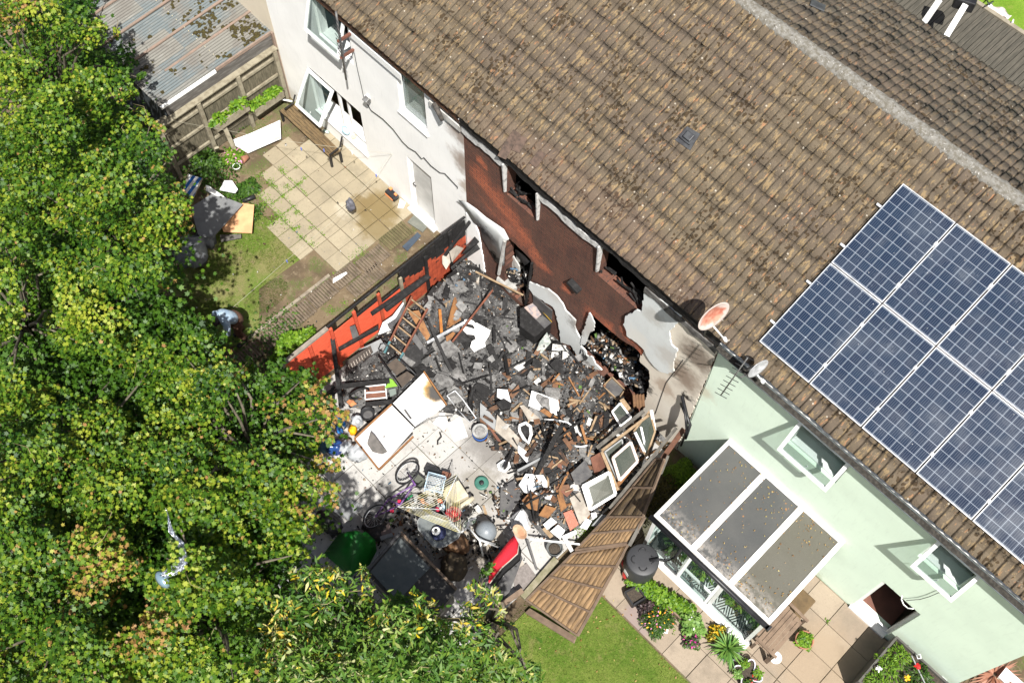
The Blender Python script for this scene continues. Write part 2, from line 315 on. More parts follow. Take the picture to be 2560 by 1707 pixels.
def brickmat():
    s = NT('soot_blackened_brick'); x, y, z = s.xyz(); v = s.comb(x, z, 0.)
    t = s.n.new('ShaderNodeTexBrick'); s.set(t.inputs['Vector'], v); t.inputs['Scale'].default_value = 1; t.inputs['Brick Width'].default_value = .225; t.inputs['Row Height'].default_value = .075
    t.inputs['Mortar Size'].default_value = .006; t.inputs['Color1'].default_value = (.56, .15, .065, 1); t.inputs['Color2'].default_value = (.42, .11, .05, 1); t.inputs['Mortar'].default_value = (.15, .09, .07, 1)
    soot = s.mix(s.ramp(s.noise(1.8, 7, .75), .4, .62), (.075, .047, .035), (.032, .026, .024)); col = s.mix(s.ramp(s.noise(40, 4, .7), .45, .75), t.outputs[0], (.10, .055, .04))
    hot = None
    for c, r in (((-1.2, 0, 3.5), .42), ((-.85, 0, 3.25), .5), ((-.45, 0, 3.05), .48), ((-.05, 0, 2.85), .36), ((.3, 0, 2.6), .25), ((.6, 0, 2.45), .18), ((2.0, 0, 2.1), .35), ((2.35, 0, 2.35), .2), ((3.1, 0, 3.2), .26), ((2.9, 0, 2.75), .30), ((-1.2, 0, 4.2), .16), ((1.2, 0, 2.35), .14), ((3.3, 0, 2.5), .3)):
        k = s.blob(c, r, .9, .22, 4., (1, 1, .8)); hot = k if hot is None else s.math('MAXIMUM', hot, k)
    amt = s.math('SUBTRACT', 1., s.math('MULTIPLY', hot, .95)); streak = s.ramp(s.noise(3.5, 8, .8, s.pos((1, 1, .45))), .35, .65, .90, 1.)
    f = s.math('MULTIPLY', amt, streak); fine = s.ramp(s.noise(45, 4, .85, s.pos((1, 1, .5))), .35, .62, 1., .84)
    band = s.ramp(s.math('ABSOLUTE', s.math('ADD', s.math('ADD', z, s.math('MULTIPLY', x, .42)), -2.62)), .08, .38, .9, 0.)
    f = s.math('MAXIMUM', s.math('MULTIPLY', f, .97), s.math('MULTIPLY', band, s.ramp(x, -1.7, 1.4, 1., 0.)))
    col = s.mix(s.math('MULTIPLY', f, fine), col, soot)
    col = s.mix(s.math('MULTIPLY', s.ramp(s.noise(130, 2, .8), .6, .75), .4), col, (.34, .22, .15))
    col = s.mix(s.math('MULTIPLY', t.outputs['Fac'], .3), col, (.02, .015, .012)); s.bump(s.math('ADD', t.outputs['Fac'], s.noise(50, 4, .8)), .9, -.015); return s.done(col, .9)
M_brick = brickmat()
WX = lambda a, b: Vector((a, 0, b))
rect = lambda x0, x1, z0, z1: [(x0, z0), (x1, z0), (x1, z1), (x0, z1)]
EAV = 5.30
def house(name, label, x0, x1): return thing(name, label, 'house', ((x0 + x1) / 2, 0, 0))
H0 = house('terraced_house', 'cream rendered end of the terrace beside the lean-to with the corrugated roof', -14, -8.02)
H1 = house('terraced_house', 'white rendered terraced house with an open ground floor window above a bench', -8.01, -1.685)
H2 = house('terraced_house', 'burnt middle terraced house with soot blackened bare brick wall', -1.68, 4.65)
H3 = house('terraced_house', 'pale green terraced house with solar panels on its roof', 4.655, 11.38)
def wall(parent, x0, x1, holes, m):
    b = MB(); b.poly_holes(rect(x0, x1, -.1, EAV), holes, WX, (0, 1, 0), .24); o = b.build('wall', m, parent)
    b = MB(); b.box(x0, x1, 7.0, 7.2, 0, EAV - .1); b.box(x0, x0 + .1, .24, 7.0, 0, EAV - .1); b.box(x1 - .1, x1, .24, 7.0, 0, EAV - .1); b.build('rear_wall', mat('plain_brick', (.25, .12, .08), (.18, .09, .06)), parent)
    b = MB(); b.box(x0 + .1, x1 - .1, .24, 7.0, 2.45, 2.6); b.box(x0 + .1, x1 - .1, .24, 7.0, 5.1, 5.2); b.box(x0 + .1, x1 - .1, 2.6, 2.7, 0, 5.1)
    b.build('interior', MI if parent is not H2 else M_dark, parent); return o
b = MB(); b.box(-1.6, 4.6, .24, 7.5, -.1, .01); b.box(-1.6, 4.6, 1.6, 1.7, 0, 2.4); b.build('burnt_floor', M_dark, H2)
MI = mat('interior_plaster', (.50, .53, .50), (.42, .44, .42), 2)
wall(H0, -14, -8.02, [], M_rcream)
wall(H1, -8.01, -1.685, [rect(-6.1, -5.0, 3.72, 5.0), rect(-3.58, -2.77, 3.55, 5.0), rect(-6.88, -5.07, .56, 2.1), rect(-3.57, -2.79, .05, 2.03)], M_rwhite)
def rough(pts, amp=.018, st=.06, seed=3):
    r = random.Random(seed + len(pts)); out = []
    for i, a in enumerate(pts):
        c = pts[(i + 1) % len(pts)]; l = math.hypot(c[0] - a[0], c[1] - a[1]); n = max(1, int(l / st)); out.append(tuple(a))
        for k in range(1, n): u = k / n; out.append((a[0] + (c[0] - a[0]) * u + r.uniform(-amp, amp), a[1] + (c[1] - a[1]) * u + r.uniform(-amp, amp)))
    return out
# middle house: upper windows and the two ragged burnt-out ground floor openings
opA = [(-.52, .15), (-.5, 2.28), (-.41, 2.36), (-.05, 2.33), (.22, 2.28), (.31, 2.0), (.3, 1.72), (.24, 1.2), (.2, .15)]
opB = [(1.5, .1), (1.78, 1.3), (1.84, 2.2), (1.97, 2.27), (2.35, 2.26), (2.7, 2.28), (3.02, 2.42), (3.2, 2.4), (3.45, 2.1), (3.62, 1.6), (3.6, .1)]
wall(H2, -1.68, 4.65, [rect(-.5, .33, 3.85, 5.1), rect(1.9, 2.98, 3.8, 5.1), rough(opA, .02, .08), rough(opB, .02, .08)], M_brick)
wall(H3, 4.655, 11.38, [rect(6.42, 7.48, 3.72, 4.78), rect(9.2, 10.02, 3.72, 4.78), rect(9.19, 10.02, .05, 1.98)], M_rgreen)
def plast(pts, y, t, m, nm, par):
    pts = rough(pts)
    b = MB(); b.poly_holes(pts, [], lambda a, c: Vector((a, y, c)), (0, 1, 0), t); return b.build(nm, m, par)
def wp(y, fr_, pts): return [((p := w(fr_, a, b, y)).x, p.z) for a, b in pts]
# surviving render of the burnt house (peeled sheets, each standing a little off the bricks)
M_peel = render_mat('heat_bleached_render', (.60, .62, .61), [((-1.0, -.1, 1.9), .28, (.06, .055, .05), .85, 6), ((-.55, -.1, 1.2), .25, (.10, .09, .085), .8, 6), ((.4, -.07, 2.1), .12, (.12, .10, .09), .7, 8), ((1.6, -.07, 1.45), .3, (.2, .18, .16), .7, 6), ((2.0, -.07, 1.8), .5, (.42, .39, .35), .6, 4), ((1.0, -.07, 2.0), .4, (.45, .42, .38), .5, 5), ((3.9, -.08, 3.3), .45, (.40, .35, .30), .5, 5), ((3.3, 0, 4.2), .3, (.40, .38, .34), .6, 4), ((4.3, 0, 3.1), .4, (.66, .60, .50), .6, 4), ((3.1, -.1, 3.0), .35, (.62, .60, .55), .7, 4), ((-.9, -.1, 1.6), .3, (.50, .43, .38), .8, 4), ((-.75, -.1, 1.3), .18, (.03, .03, .03), 1., 5)])
plast([(3.64, -.1)] + wp(0, 'H', [(1560, 1400), (1600, 1200), (1590, 1100), (1480, 1000), (1480, 940), (1520, 870), (1560, 700), (1600, 300), (1540, 120)]) + [(3.12, 5.0), (4.64, 5.0), (4.64, -.1)], -.02, .018, M_rburn, 'render', H2)
plast(wp(-.08, 'H', [(1535, 115), (1478, 390), (1425, 365), (1380, 405), (1290, 440), (1262, 540), (1300, 620), (1310, 690), (1430, 770), (1520, 860), (1560, 950), (1640, 1060), (1720, 1125), (1810, 1150), (1885, 1120), (1878, 1030), (1925, 850), (1850, 790), (1825, 650), (1850, 610), (1905, 545), (1990, 430), (1890, 380), (1720, 250)]), -.08, .03, M_peel, 'peeling_render', H2)
plast(wp(-.07, 'H', [(105, 20), (240, 80), (340, 110), (440, 190), (520, 290), (560, 380), (680, 500), (665, 560), (700, 650), (745, 720), (742, 810), (800, 870), (810, 920), (890, 950), (920, 1030), (1000, 1105), (900, 1090), (760, 1020), (690, 920), (620, 800), (500, 770), (470, 540), (430, 380), (400, 330), (160, 180), (105, 100)]), -.07, .03, M_peel, 'peeling_render', H2)
plast(wp(-.09, 'H', [(850, 400), (815, 490), (800, 560), (750, 680), (740, 810), (800, 780), (830, 700), (850, 640), (905, 620), (915, 540), (870, 430)]), -.09, .02, M_peel, 'peeling_render', H2)
b = MB()   # curled sheet left of the doorway
top = [w('G', x, y, -.15) for x, y in [(225, 100), (330, 130), (450, 215), (560, 310), (680, 390), (780, 460), (845, 580)]]
mid = [w('G', x, y, -.10) for x, y in [(300, 165), (390, 250), (470, 300), (560, 400), (640, 470), (720, 530), (800, 600)]]
low = [w('G', x, y, -.06) for x, y in [(330, 240), (420, 380), (500, 430), (520, 560), (600, 700), (690, 860), (785, 900)]]
b.loft([top, mid, low]); b.build('curling_render', M_peel, H2, solid=.018)
plast([(-1.67, -.1), (-1.67, 1.95), (-1.4, 1.9), (-1.28, 1.5), (-1.2, .9), (-1.1, -.1)], -.04, .03, M_rwhite, 'render', H2)
b = MB(); b.beam(w('G', 795, 600, -.1), w('G', 720, 1010, -.1), .05, .05); b.build('door_frame', M_plaster, H2)
b = MB(); b.beam(w('G', 1128, 870, -.05), w('G', 1050, 1380, -.05), .05, .04); b.build('door_frame', M_char, H2)
b = MB(); b.plate([w('G', 830, 640, .25), w('G', 870, 720, .25), w('G', 980, 900, .25), w('G', 1000, 1180, .25), w('G', 830, 1000, .25)], .03); b.plate([w('G', 930, 700, .5), w('G', 1010, 760, .5), w('G', 1100, 850, .5), w('G', 980, 960, .5)], .03); b.build('inner_partition', M_plaster, H2)
b = MB(); b.obox(w('H', 665, 75, -.06), .3, .14, .1, Matrix.Rotation(.25, 3, 'Y')); b.build('vent_hood', M_char, H2, bevel=.01)
# soffits, fascias, gutters
def fascia(parent, x0, x1, z0, z1, m, y=-.03): b = MB(); b.box(x0, x1, y - .025, y, z0, z1); return b.build('fascia', m, parent)
M_gut = mat('gutter_grey', (.20, .24, .26), (.10, .11, .11), 4, rough=.5)
M_rust = mat('rotten_eaves_timber', (.15, .065, .03), (.05, .03, .02), 10, .4, .65, rough=.9, bump=.8, bscale=30, spots=[((.22, .20, .17), 12, .66, .8)])
def gutter(parent, x0, x1, m, fill):
    b = MB(); n = 8; y0, z0, r = -.155, 5.06, .06
    A = [[Vector((x, y0 + r * math.cos(t), z0 + r * math.sin(t))) for t in [math.pi + math.pi * k / n for k in range(n + 1)]] for x in fr(x0, x1, 12)]
    b.loft(A); b.build('gutter', m, parent, solid=.008)
    b = MB(); X = fr(x0, x1, int((x1 - x0) / .05)); b.loft([[Vector((x, y0 - .055, z0 - .015)), Vector((x, y0, z0 + rnd.uniform(-.02, .015))), Vector((x, y0 + .055, z0 - .01))] for x in X]); b.build('gutter_silt', fill, parent)
M_silt = mat('gutter_grime', (.03, .027, .022), (.10, .09, .075), 25, .4, .7, rough=.95, bump=.8)
for h, x0, x1 in ((H0, -14, -8.02), (H1, -8.01, -1.685), (H2, -1.68, 4.65), (H3, 4.655, 11.38)):
    b = MB(); b.box(x0, x1, -.10, 0, 5.10, 5.12); b.build('soffit', M_char if h is H2 else M_white, h)
fascia(H1, -4.86, -3.35, 4.72, 4.90, M_white, -.05); fascia(H1, -2.55, -1.7, 4.70, 4.86, M_plaster, -.05)
b = MB(); b.box(-8.0, -1.7, -.10, -.07, 5.02, 5.2); b.build('rotten_eaves_board', M_rust, H1)
b = MB(); b.tube([(-2.35, -.1, 5.0), (-2.2, -.14, 4.88), (-2.08, -.16, 4.76)], .06, 8, .04); b.build('gutter_end', mat('melted_gutter', (.06, .055, .05), (.14, .12, .10), 20), H1)
fascia(H3, 4.66, 11.4, 4.77, 4.97, M_white); gutter(H3, 4.66, 11.4, M_gut, M_silt)
def ragged(parent, x0, x1, z0, z1, y, m, nm='charred_fascia'):
    n = int((x1 - x0) / .12); X = fr(x0, x1, n); up = [(x, z1 + rnd.uniform(-.015, .015)) for x in X]; dn = [(x, z0 + rnd.uniform(-.05, .04)) for x in X]
    b = MB(); b.poly_holes(dn + up[::-1], [], lambda a, c: Vector((a, y, c)), (0, 1, 0), .025); return b.build(nm, m, parent)
M_burntwhite = mat('blistered_white_fascia', (.62, .61, .59), (.30, .29, .28), 9, .45, .75, rough=.8, spots=[((.05, .045, .04), 7, .62, .74)], bump=.4)
ragged(H2, -1.66, -.52, 4.74, 4.93, -.07, M_burntwhite); ragged(H2, .36, 1.88, 4.7, 4.88, -.07, M_burntwhite); ragged(H2, 3.0, 4.64, 4.7, 4.86, -.1, mat('grey_burnt_fascia', (.22, .21, .20), (.08, .075, .07), 9, bump=.4))
ragged(H2, -1.66, 4.64, 4.98, 5.2, -.1, M_char, 'charred_eaves_board')
for (x, y_, z_) in ((-.52, 403, 0), (.36, 0, 0), (1.9, 0, 0)):   # upright window linings left standing proud of the wall
    b = MB(); b.hexa([(x - .012, -.06, 3.97), (x + .012, -.06, 3.97), (x + .012, .02, 3.92), (x - .012, .02, 3.92), (x - .012, -.12, 4.9), (x + .02, -.12, 4.9), (x + .02, .02, 4.9), (x - .012, .02, 4.9)]); b.build('window_lining', M_burntwhite, H2)
for x0, x1 in ((-.46, .3), (1.96, 2.95)):      # charred remains lying in the upper window openings
    b = MB()
    for k in range(16):
        a = Vector((rnd.uniform(x0, x1), rnd.uniform(.0, .2), 3.85 + rnd.uniform(0, .25))); d = Vector((rnd.uniform(-.35, .35), 0, rnd.uniform(-.05, .3)))
        q = a + d; q.x = min(max(q.x, x0), x1); b.beam(a, q, .03, .025)
    b.build('charred_window_remains', M_char, H2)
# ---- roofs
def roofmat(name, warm):
    s = NT(name); x, y, z = s.xyz()
    sl = s.math('MULTIPLY', y, 1 / math.cos(PITCH)); tx = s.math('FLOOR', s.math('DIVIDE', x, .154)); ty = s.math('FLOOR', s.math('DIVIDE', sl, .334))
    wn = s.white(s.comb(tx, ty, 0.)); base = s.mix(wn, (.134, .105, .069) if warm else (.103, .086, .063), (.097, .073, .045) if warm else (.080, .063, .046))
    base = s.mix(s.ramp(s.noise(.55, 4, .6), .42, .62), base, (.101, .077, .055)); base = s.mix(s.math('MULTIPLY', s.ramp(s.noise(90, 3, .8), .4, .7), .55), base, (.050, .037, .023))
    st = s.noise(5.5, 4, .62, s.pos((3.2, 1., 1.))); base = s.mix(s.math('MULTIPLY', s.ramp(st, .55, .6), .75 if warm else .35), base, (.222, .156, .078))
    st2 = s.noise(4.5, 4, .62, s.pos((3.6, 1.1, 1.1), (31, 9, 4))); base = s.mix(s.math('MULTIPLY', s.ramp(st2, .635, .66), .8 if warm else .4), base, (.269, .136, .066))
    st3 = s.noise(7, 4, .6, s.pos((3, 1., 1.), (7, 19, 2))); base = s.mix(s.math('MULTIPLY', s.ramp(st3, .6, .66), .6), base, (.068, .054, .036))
    vv = s.voro(10.5, s.warp(.16, 9, (1.2, .9, .9))); vm = s.noise(1.5, 4, .65); base = s.mix(s.math('MULTIPLY', s.ramp(s.math('SUBTRACT', vv, s.math('MULTIPLY', s.ramp(vm, .42, .62), .42)), -.02, .03, 1., 0.), .9), base, (.037, .022, .008))
    v2 = s.voro(7, s.warp(.2, 8, (1, 1, 1), (5, 3, 9))); base = s.mix(s.ramp(s.math('SUBTRACT', v2, s.math('MULTIPLY', s.ramp(s.noise(1.5, 3), .5, .68), .26)), -.02, .02, .9, 0.), base, (.034, .022, .008))
    base = s.mix(s.ramp(s.voro(5.2, s.pos((1, 1, 1), (2, 7, 5))), .07, .1, 1., 0.), base, (.336, .298, .238)); base = s.mix(s.ramp(s.voro(17, s.pos((1, 1, 1), (4, 1, 5))), .07, .11, .7, 0.), base, (.280, .236, .161))
    gr = s.math('FRACT', s.math('DIVIDE', x, .154)); base = s.mix(s.math('MULTIPLY', s.ramp(s.math('ABSOLUTE', s.math('SUBTRACT', gr, .06)), .02, .15, 1., 0.), s.ramp(s.noise(12, 4, .7), .2, .7, .2, .78)), base, (.024, .018, .011))  # dark line along each rib groove paints its shade strip into the tile colour
    sb = s.blob((1.5, .1, 5.9), 3.2, .3, .25, 1.2, (1, 6, 1)); base = s.mix(s.math('MULTIPLY', sb, .2), base, (.128, .074, .062))
    sb = s.blob((-.55, .55, 6.1), .42, .4, .3, 4); base = s.mix(s.math('MULTIPLY', sb, .5), base, (.081, .046, .033))
    s.bump(s.math('ADD', s.noise(70, 5, .7), s.math('MULTIPLY', s.ramp(vv, .2, .5, 1, 0), .6)), .7, .012); return s.done(base, .92)
M_roofF = roofmat('mossy_concrete_tiles', True); M_roofB = roofmat('shaded_side_concrete_tiles', False)  # rear copy painted darker and greyer, as the shaded slope
YR, ZR = 4.221, EZ + (4.221 - EY) * math.tan(PITCH)
RP = .154
def tiles(parent, x0, x1, front, m):
    sg = 1 if front else -1; du = .0154; nu = max(2, int(round((x1 - x0) / du))); U = np.linspace(x0, x1, nu + 1)
    cl = (YR - EY) / math.cos(PITCH) / 14; nc = range(14) if front else range(4, 14); ph = np.mod(U, RP) / RP
    prof = .040 * np.clip(np.where(ph < .2, (ph / .2) ** 1.5, 1 - (ph - .2) * .5), 0, 1) - .008 - .010 * (ph > .93)
    rows = []
    for c in nc:
        a = .004 * (vnoise(U / .3 + 50, np.full_like(U, c) * 3.1, 5) - .5) * 4; sag = .03 * (fbm(U * .5, np.full_like(U, c * .2), 9) - .5)
        wob = .005 * np.clip(np.cos(2 * np.pi * (ph - .5)), -1, 1) + .022 * (vnoise(U / .3 + 9, np.full_like(U, c) * 1.7, 8) - .5)
        for s_, h in ((c * cl - .03, -.008), (c * cl - .03, .016), (c * cl + cl * .5, .010), ((c + 1) * cl - .02, .003)):
            if not front: h *= .2
            sv = s_ - (wob if front else 0); hh = h + prof + a + sag
            rows.append(np.stack([U, EY + sv * math.cos(PITCH) - hh * math.sin(PITCH), EZ + sv * math.sin(PITCH) + hh * math.cos(PITCH)], -1))
    P = np.stack(rows)
    if not front: P[..., 1] = 2 * YR - P[..., 1]; P = P[:, ::-1]
    return grid_mesh('tiled_slope', P, m, parent, smooth=False)
M_ridge = mat('mortar_covered_ridge', (.33, .315, .28), (.20, .18, .14), 16, .35, .65, rough=.95, spots=[((.62, .60, .56), 28, .58, .72), ((.05, .04, .03), 20, .63, .72)], bump=1., bscale=60)
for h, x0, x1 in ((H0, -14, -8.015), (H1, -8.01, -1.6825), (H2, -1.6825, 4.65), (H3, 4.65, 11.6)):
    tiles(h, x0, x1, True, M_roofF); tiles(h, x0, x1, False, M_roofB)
    n = int((x1 - x0) / .04); X = np.linspace(x0, x1, n); T = np.linspace(-.15, math.pi + .15, 13)
    XX, TT = np.meshgrid(X, T, indexing='ij'); rr = .135 + .05 * (fbm(XX * 7, TT * 2.2, 3) - .5) + .012 * (np.mod(XX, .45) < .05)
    grid_mesh('ridge', np.stack([XX, YR + rr * 1.05 * np.cos(TT), ZR - .06 + rr * .9 * np.sin(TT)], -1)[:, ::-1], M_ridge, h, smooth=True)
    b = MB(); b.hexa([(x0, -.08, 5.2), (x1, -.08, 5.2), (x1, YR, ZR - .14), (x0, YR, ZR - .14), (x0, -.08, 5.24), (x1, -.08, 5.24), (x1, YR, ZR - .1), (x0, YR, ZR - .1)])
    b.hexa([(x1, 7.28, 5.69), (x0, 7.28, 5.69), (x0, YR, ZR - .141), (x1, YR, ZR - .141), (x1, 7.28, 5.73), (x0, 7.28, 5.73), (x0, YR, ZR - .101), (x1, YR, ZR - .101)]); b.build('roof_deck', M_char, h)
# slipped tiles above the fire
b = MB()
for (px_, py_) in ((735, 255), (780, 290), (900, 385), (690, 330)):
    b = MB(); p = rf('X', 1000 + px_ * .3826, 250 + py_ * .3826, .05); b.obox(p, .17, .3, .015, Matrix.Rotation(rnd.uniform(.05, .3), 3, 'Z') @ Matrix.Rotation(PITCH, 3, 'X')); b.build('slipped_tile', mat('slipped_tile', (.17, .11, .08), (.08, .055, .04), 10), H2)
def vent(pts, label):
    c = sum(pts, Vector()) / 4; t = thing('roof_vent', label, 'vent', c); b = MB(); b.plate(pts, .03); b.build('flange', M_vent, t)
    M = Matrix((Vector((1, 0, 0)), UR, NR)).transposed(); b = MB(); b.obox(c + NR * .03 + UR * .02, .16, .14, .05, M); b.obox(c + NR * .02 - UR * .08, .24, .03, .06, M); b.build('hood', M_vent, t, bevel=.015)
M_vent = mat('vent_plastic', (.09, .095, .10), (.05, .05, .055), 8, rough=.5)
vent([rf('X', *p, .06) for p in [(1718, 316), (1750, 335), (1725, 376), (1687, 350)]], 'small dark grey tile vent in the middle of the mossy roof')
p = Vector((1.75, 5.5, ZR - (5.5 - YR) * math.tan(PITCH) + .05)); o = MB(); o.obox(p, .28, .24, .03, Matrix.Rotation(-PITCH, 3, 'X') @ Matrix.Rotation(.4, 3, 'Z')); tag(o.build('roof_patch', M_vent, base='auto', bevel=.008), 'dark slate patch lying on the rear roof slope behind the ridge', 'roof patch')
# ---- windows
def frame_rect(b, x0, x1, z0, z1, y, wd, th, M=None, org=None):
    f = (lambda x, z, yy: Vector((x, yy, z))) if M is None else (lambda x, z, yy: org + M @ (Vector((x, yy, z)) - org))
    for (a0, a1, c0, c1) in ((x0, x1, z0, z0 + wd), (x0, x1, z1 - wd, z1), (x0, x0 + wd, z0 + wd, z1 - wd), (x1 - wd, x1, z0 + wd, z1 - wd)):
        b.hexa([f(a0, c0, y - th / 2), f(a1, c0, y - th / 2), f(a1, c0, y + th / 2), f(a0, c0, y + th / 2), f(a0, c1, y - th / 2), f(a1, c1, y - th / 2), f(a1, c1, y + th / 2), f(a0, c1, y + th / 2)])
def window(par, x0, x1, z0, z1, muls=(), sill=True, gm=None, y=.09, board=True, fm=None):
    b = MB(); frame_rect(b, x0, x1, z0, z1, y, .055, .06)
    for m_ in muls: b.box(m_ - .03, m_ + .03, y - .028, y + .028, z0 + .055, z1 - .055)
    f = b.build('window', fm or M_whiteclean, par)
    if gm is not False: b = MB(); b.box(x0 + .05, x1 - .05, y - .004, y + .004, z0 + .05, z1 - .05); b.build('pane', gm or M_glass, f)
    if sill: b = MB(); b.box(x0 - .04, x1 + .04, -.05, y - .03, z0 - .04, z0 - .002); b.build('sill', M_whiteclean, f)
    if board: b = MB(); b.box(x0, x1, y + .03, .42, z0 - .03, z0 + .01); b.build('window_board', M_whiteclean, f)
    return f
def sash(par, x0, x1, zt, ln, ang, wd=.06, gm=None):
    org = Vector(((x0 + x1) / 2, -.01, zt)); M = Matrix.Rotation(-ang, 3, 'X'); b = MB(); frame_rect(b, x0, x1, zt - ln, zt, -.02, wd, .05, M, org); f = b.build('open_sash', M_whiteclean, par)
    b = MB(); F = lambda x, z, y: org + M @ (Vector((x, y, z)) - org); i = wd - .01
    b.hexa([F(a, c, e) for a, c, e in [(x0 + i, zt - ln + i, -.024), (x1 - i, zt - ln + i, -.024), (x1 - i, zt - ln + i, -.016), (x0 + i, zt - ln + i, -.016), (x0 + i, zt - i, -.024), (x1 - i, zt - i, -.024), (x1 - i, zt - i, -.016), (x0 + i, zt - i, -.016)]]); b.build('pane', gm or M_glass, f)
    b = MB(); q = F((x0 + x1) / 2, zt - ln + wd / 2, .02); b.beam(q, q + Vector((.03, .02, .11)), .02, .015); b.build('handle', M_whiteclean, f); return f
window(H1, -6.1, -5.0, 3.72, 5.0, (), False, False); sash(H1, -6.1, -5.02, 5.0, .93, math.asin(.29 / .93))
window(H1, -3.58, -2.77, 3.55, 5.0, (), True, M_glassd)
window(H1, -6.88, -5.07, .56, 2.1, (-5.95,), True, False); sash(H1, -6.85, -5.97, 2.05, .98, math.asin(.53 / .98))
f = MB(); frame_rect(f, -5.72, -5.1, .75, 2.05, .13, .05, .05); f = f.build('inner_sash', M_whiteclean, H1)
for x, hh, sgn in ((-6.7, 0, 0),): pass
b = MB(); b.box(-3.5, -2.86, .08, .13, .1, 1.97); d = b.build('door', mat('white_door', (.66, .66, .64), (.58, .58, .56), 2, rough=.5), H1)
b = MB(); b.box(-3.57, -3.5, .05, .12, .05, 2.03); b.box(-2.86, -2.79, .05, .12, .05, 2.03); b.box(-3.5, -2.86, .05, .12, 1.97, 2.03); b.build('door_frame', M_whiteclean, H1)
b = MB(); b.box(-3.62, -2.74, -.12, .1, .0, .07); b.build('doorstep', M_whiteclean, H1)
b = MB(); b.tube([(-3.46, .05, 1.1), (-3.46, .0, 1.1), (-3.36, .0, 1.1)], .012); b.build('handle', M_black, d)
for (x0, x1) in ((6.42, 7.48), (9.2, 10.02)):
    window(H3, x0, x1, 3.72, 4.78, (), False, False); sash(H3, x0, x1 - .01, 4.76, .85, math.asin(.31 / .85), .065)
b = MB(); frame_rect(b, 9.19, 10.02, .05, 1.98, .09, .06, .08); b.build('door_frame', M_whiteclean, H3)
b = MB(); b.box(9.17, 10.0, -.06, .12, 0, .07); b.build('doorstep', M_whiteclean, H3)
b = MB(); o3 = Matrix.Rotation(math.radians(72), 3, 'Z'); b.obox(Vector((9.97, .14, 1.02)) + o3 @ Vector((.36, 0, 0)), .74, .045, 1.86, o3); b.build('door', mat('dark_glazed_door', (.03, .035, .035), (.06, .065, .06), 4, rough=.3), H3)
b = MB(); b.box(9.25, 9.97, .13, 2.0, .02, .04); b.build('hall_floor', mat('hall_floor_tiles', (.30, .13, .09), (.22, .10, .07), 3), H3)
# ---- solar panels
def pvmat():
    s = NT('solar_cells'); uv = s.n.new('ShaderNodeUVMap'); uv.uv_map = 'cells'; sp = s.n.new('ShaderNodeSeparateXYZ'); s.t.links.new(uv.outputs[0], sp.inputs[0]); u, v = sp.outputs[0], sp.outputs[1]
    def line(c, f, wd): q = s.math('ABSOLUTE', s.math('SUBTRACT', s.math('FRACT', s.math('ADD', s.math('MULTIPLY', c, f), .5)), .5)); return s.ramp(q, wd * .6, wd, 1., 0.)
    grid = s.math('MAXIMUM', line(u, 1, .030), line(v, 1, .030)); bus = s.math('MULTIPLY', line(s.math('ADD', u, .1), 5., .085), .32)
    cell = s.mix(s.white(s.comb(s.math('FLOOR', u), s.math('FLOOR', v), 0.)), (.006, .014, .034), (.009, .020, .042)); col = s.mix(s.math('MAXIMUM', grid, bus), cell, (.22, .25, .29))
    col = s.mix(s.math('MULTIPLY', s.ramp(s.noise(1.2, 4), .5, .8), .12), col, (.4, .42, .42)); col = s.mix(s.ramp(s.voro(7), .03, .05, .9, 0.), col, (.6, .6, .58)); return s.done(col, s.ramp(s.noise(2, 4), .3, .7, .12, .3), 0, .6)
M_pv = pvmat(); M_alu = mat('aluminium', (.62, .63, .64), (.50, .51, .52), 8, rough=.4, metal=.3)
KR = 1.029; PX, PY, PZ = [CP[i] + (v - CP[i]) * KR for i, v in enumerate((5.2287, -.066, 5.975))]
lab = {(0, 0): 'lower row solar panel nearest the satellite dishes', (0, 1): 'second solar panel from the dishes in the lower row', (0, 2): 'third solar panel along in the lower row', (0, 3): 'fourth solar panel along in the lower row, beside the right edge of the roof view', (0, 4): 'fifth solar panel of the lower row in the bottom right corner', (0, 5): 'last solar panel of the lower row',
       (1, 0): 'upper row solar panel at the top left of the array', (1, 1): 'second solar panel of the upper row', (1, 2): 'third solar panel of the upper row at the right edge', (1, 3): 'fourth solar panel of the upper row', (1, 4): 'fifth solar panel of the upper row', (1, 5): 'last solar panel of the upper row'}
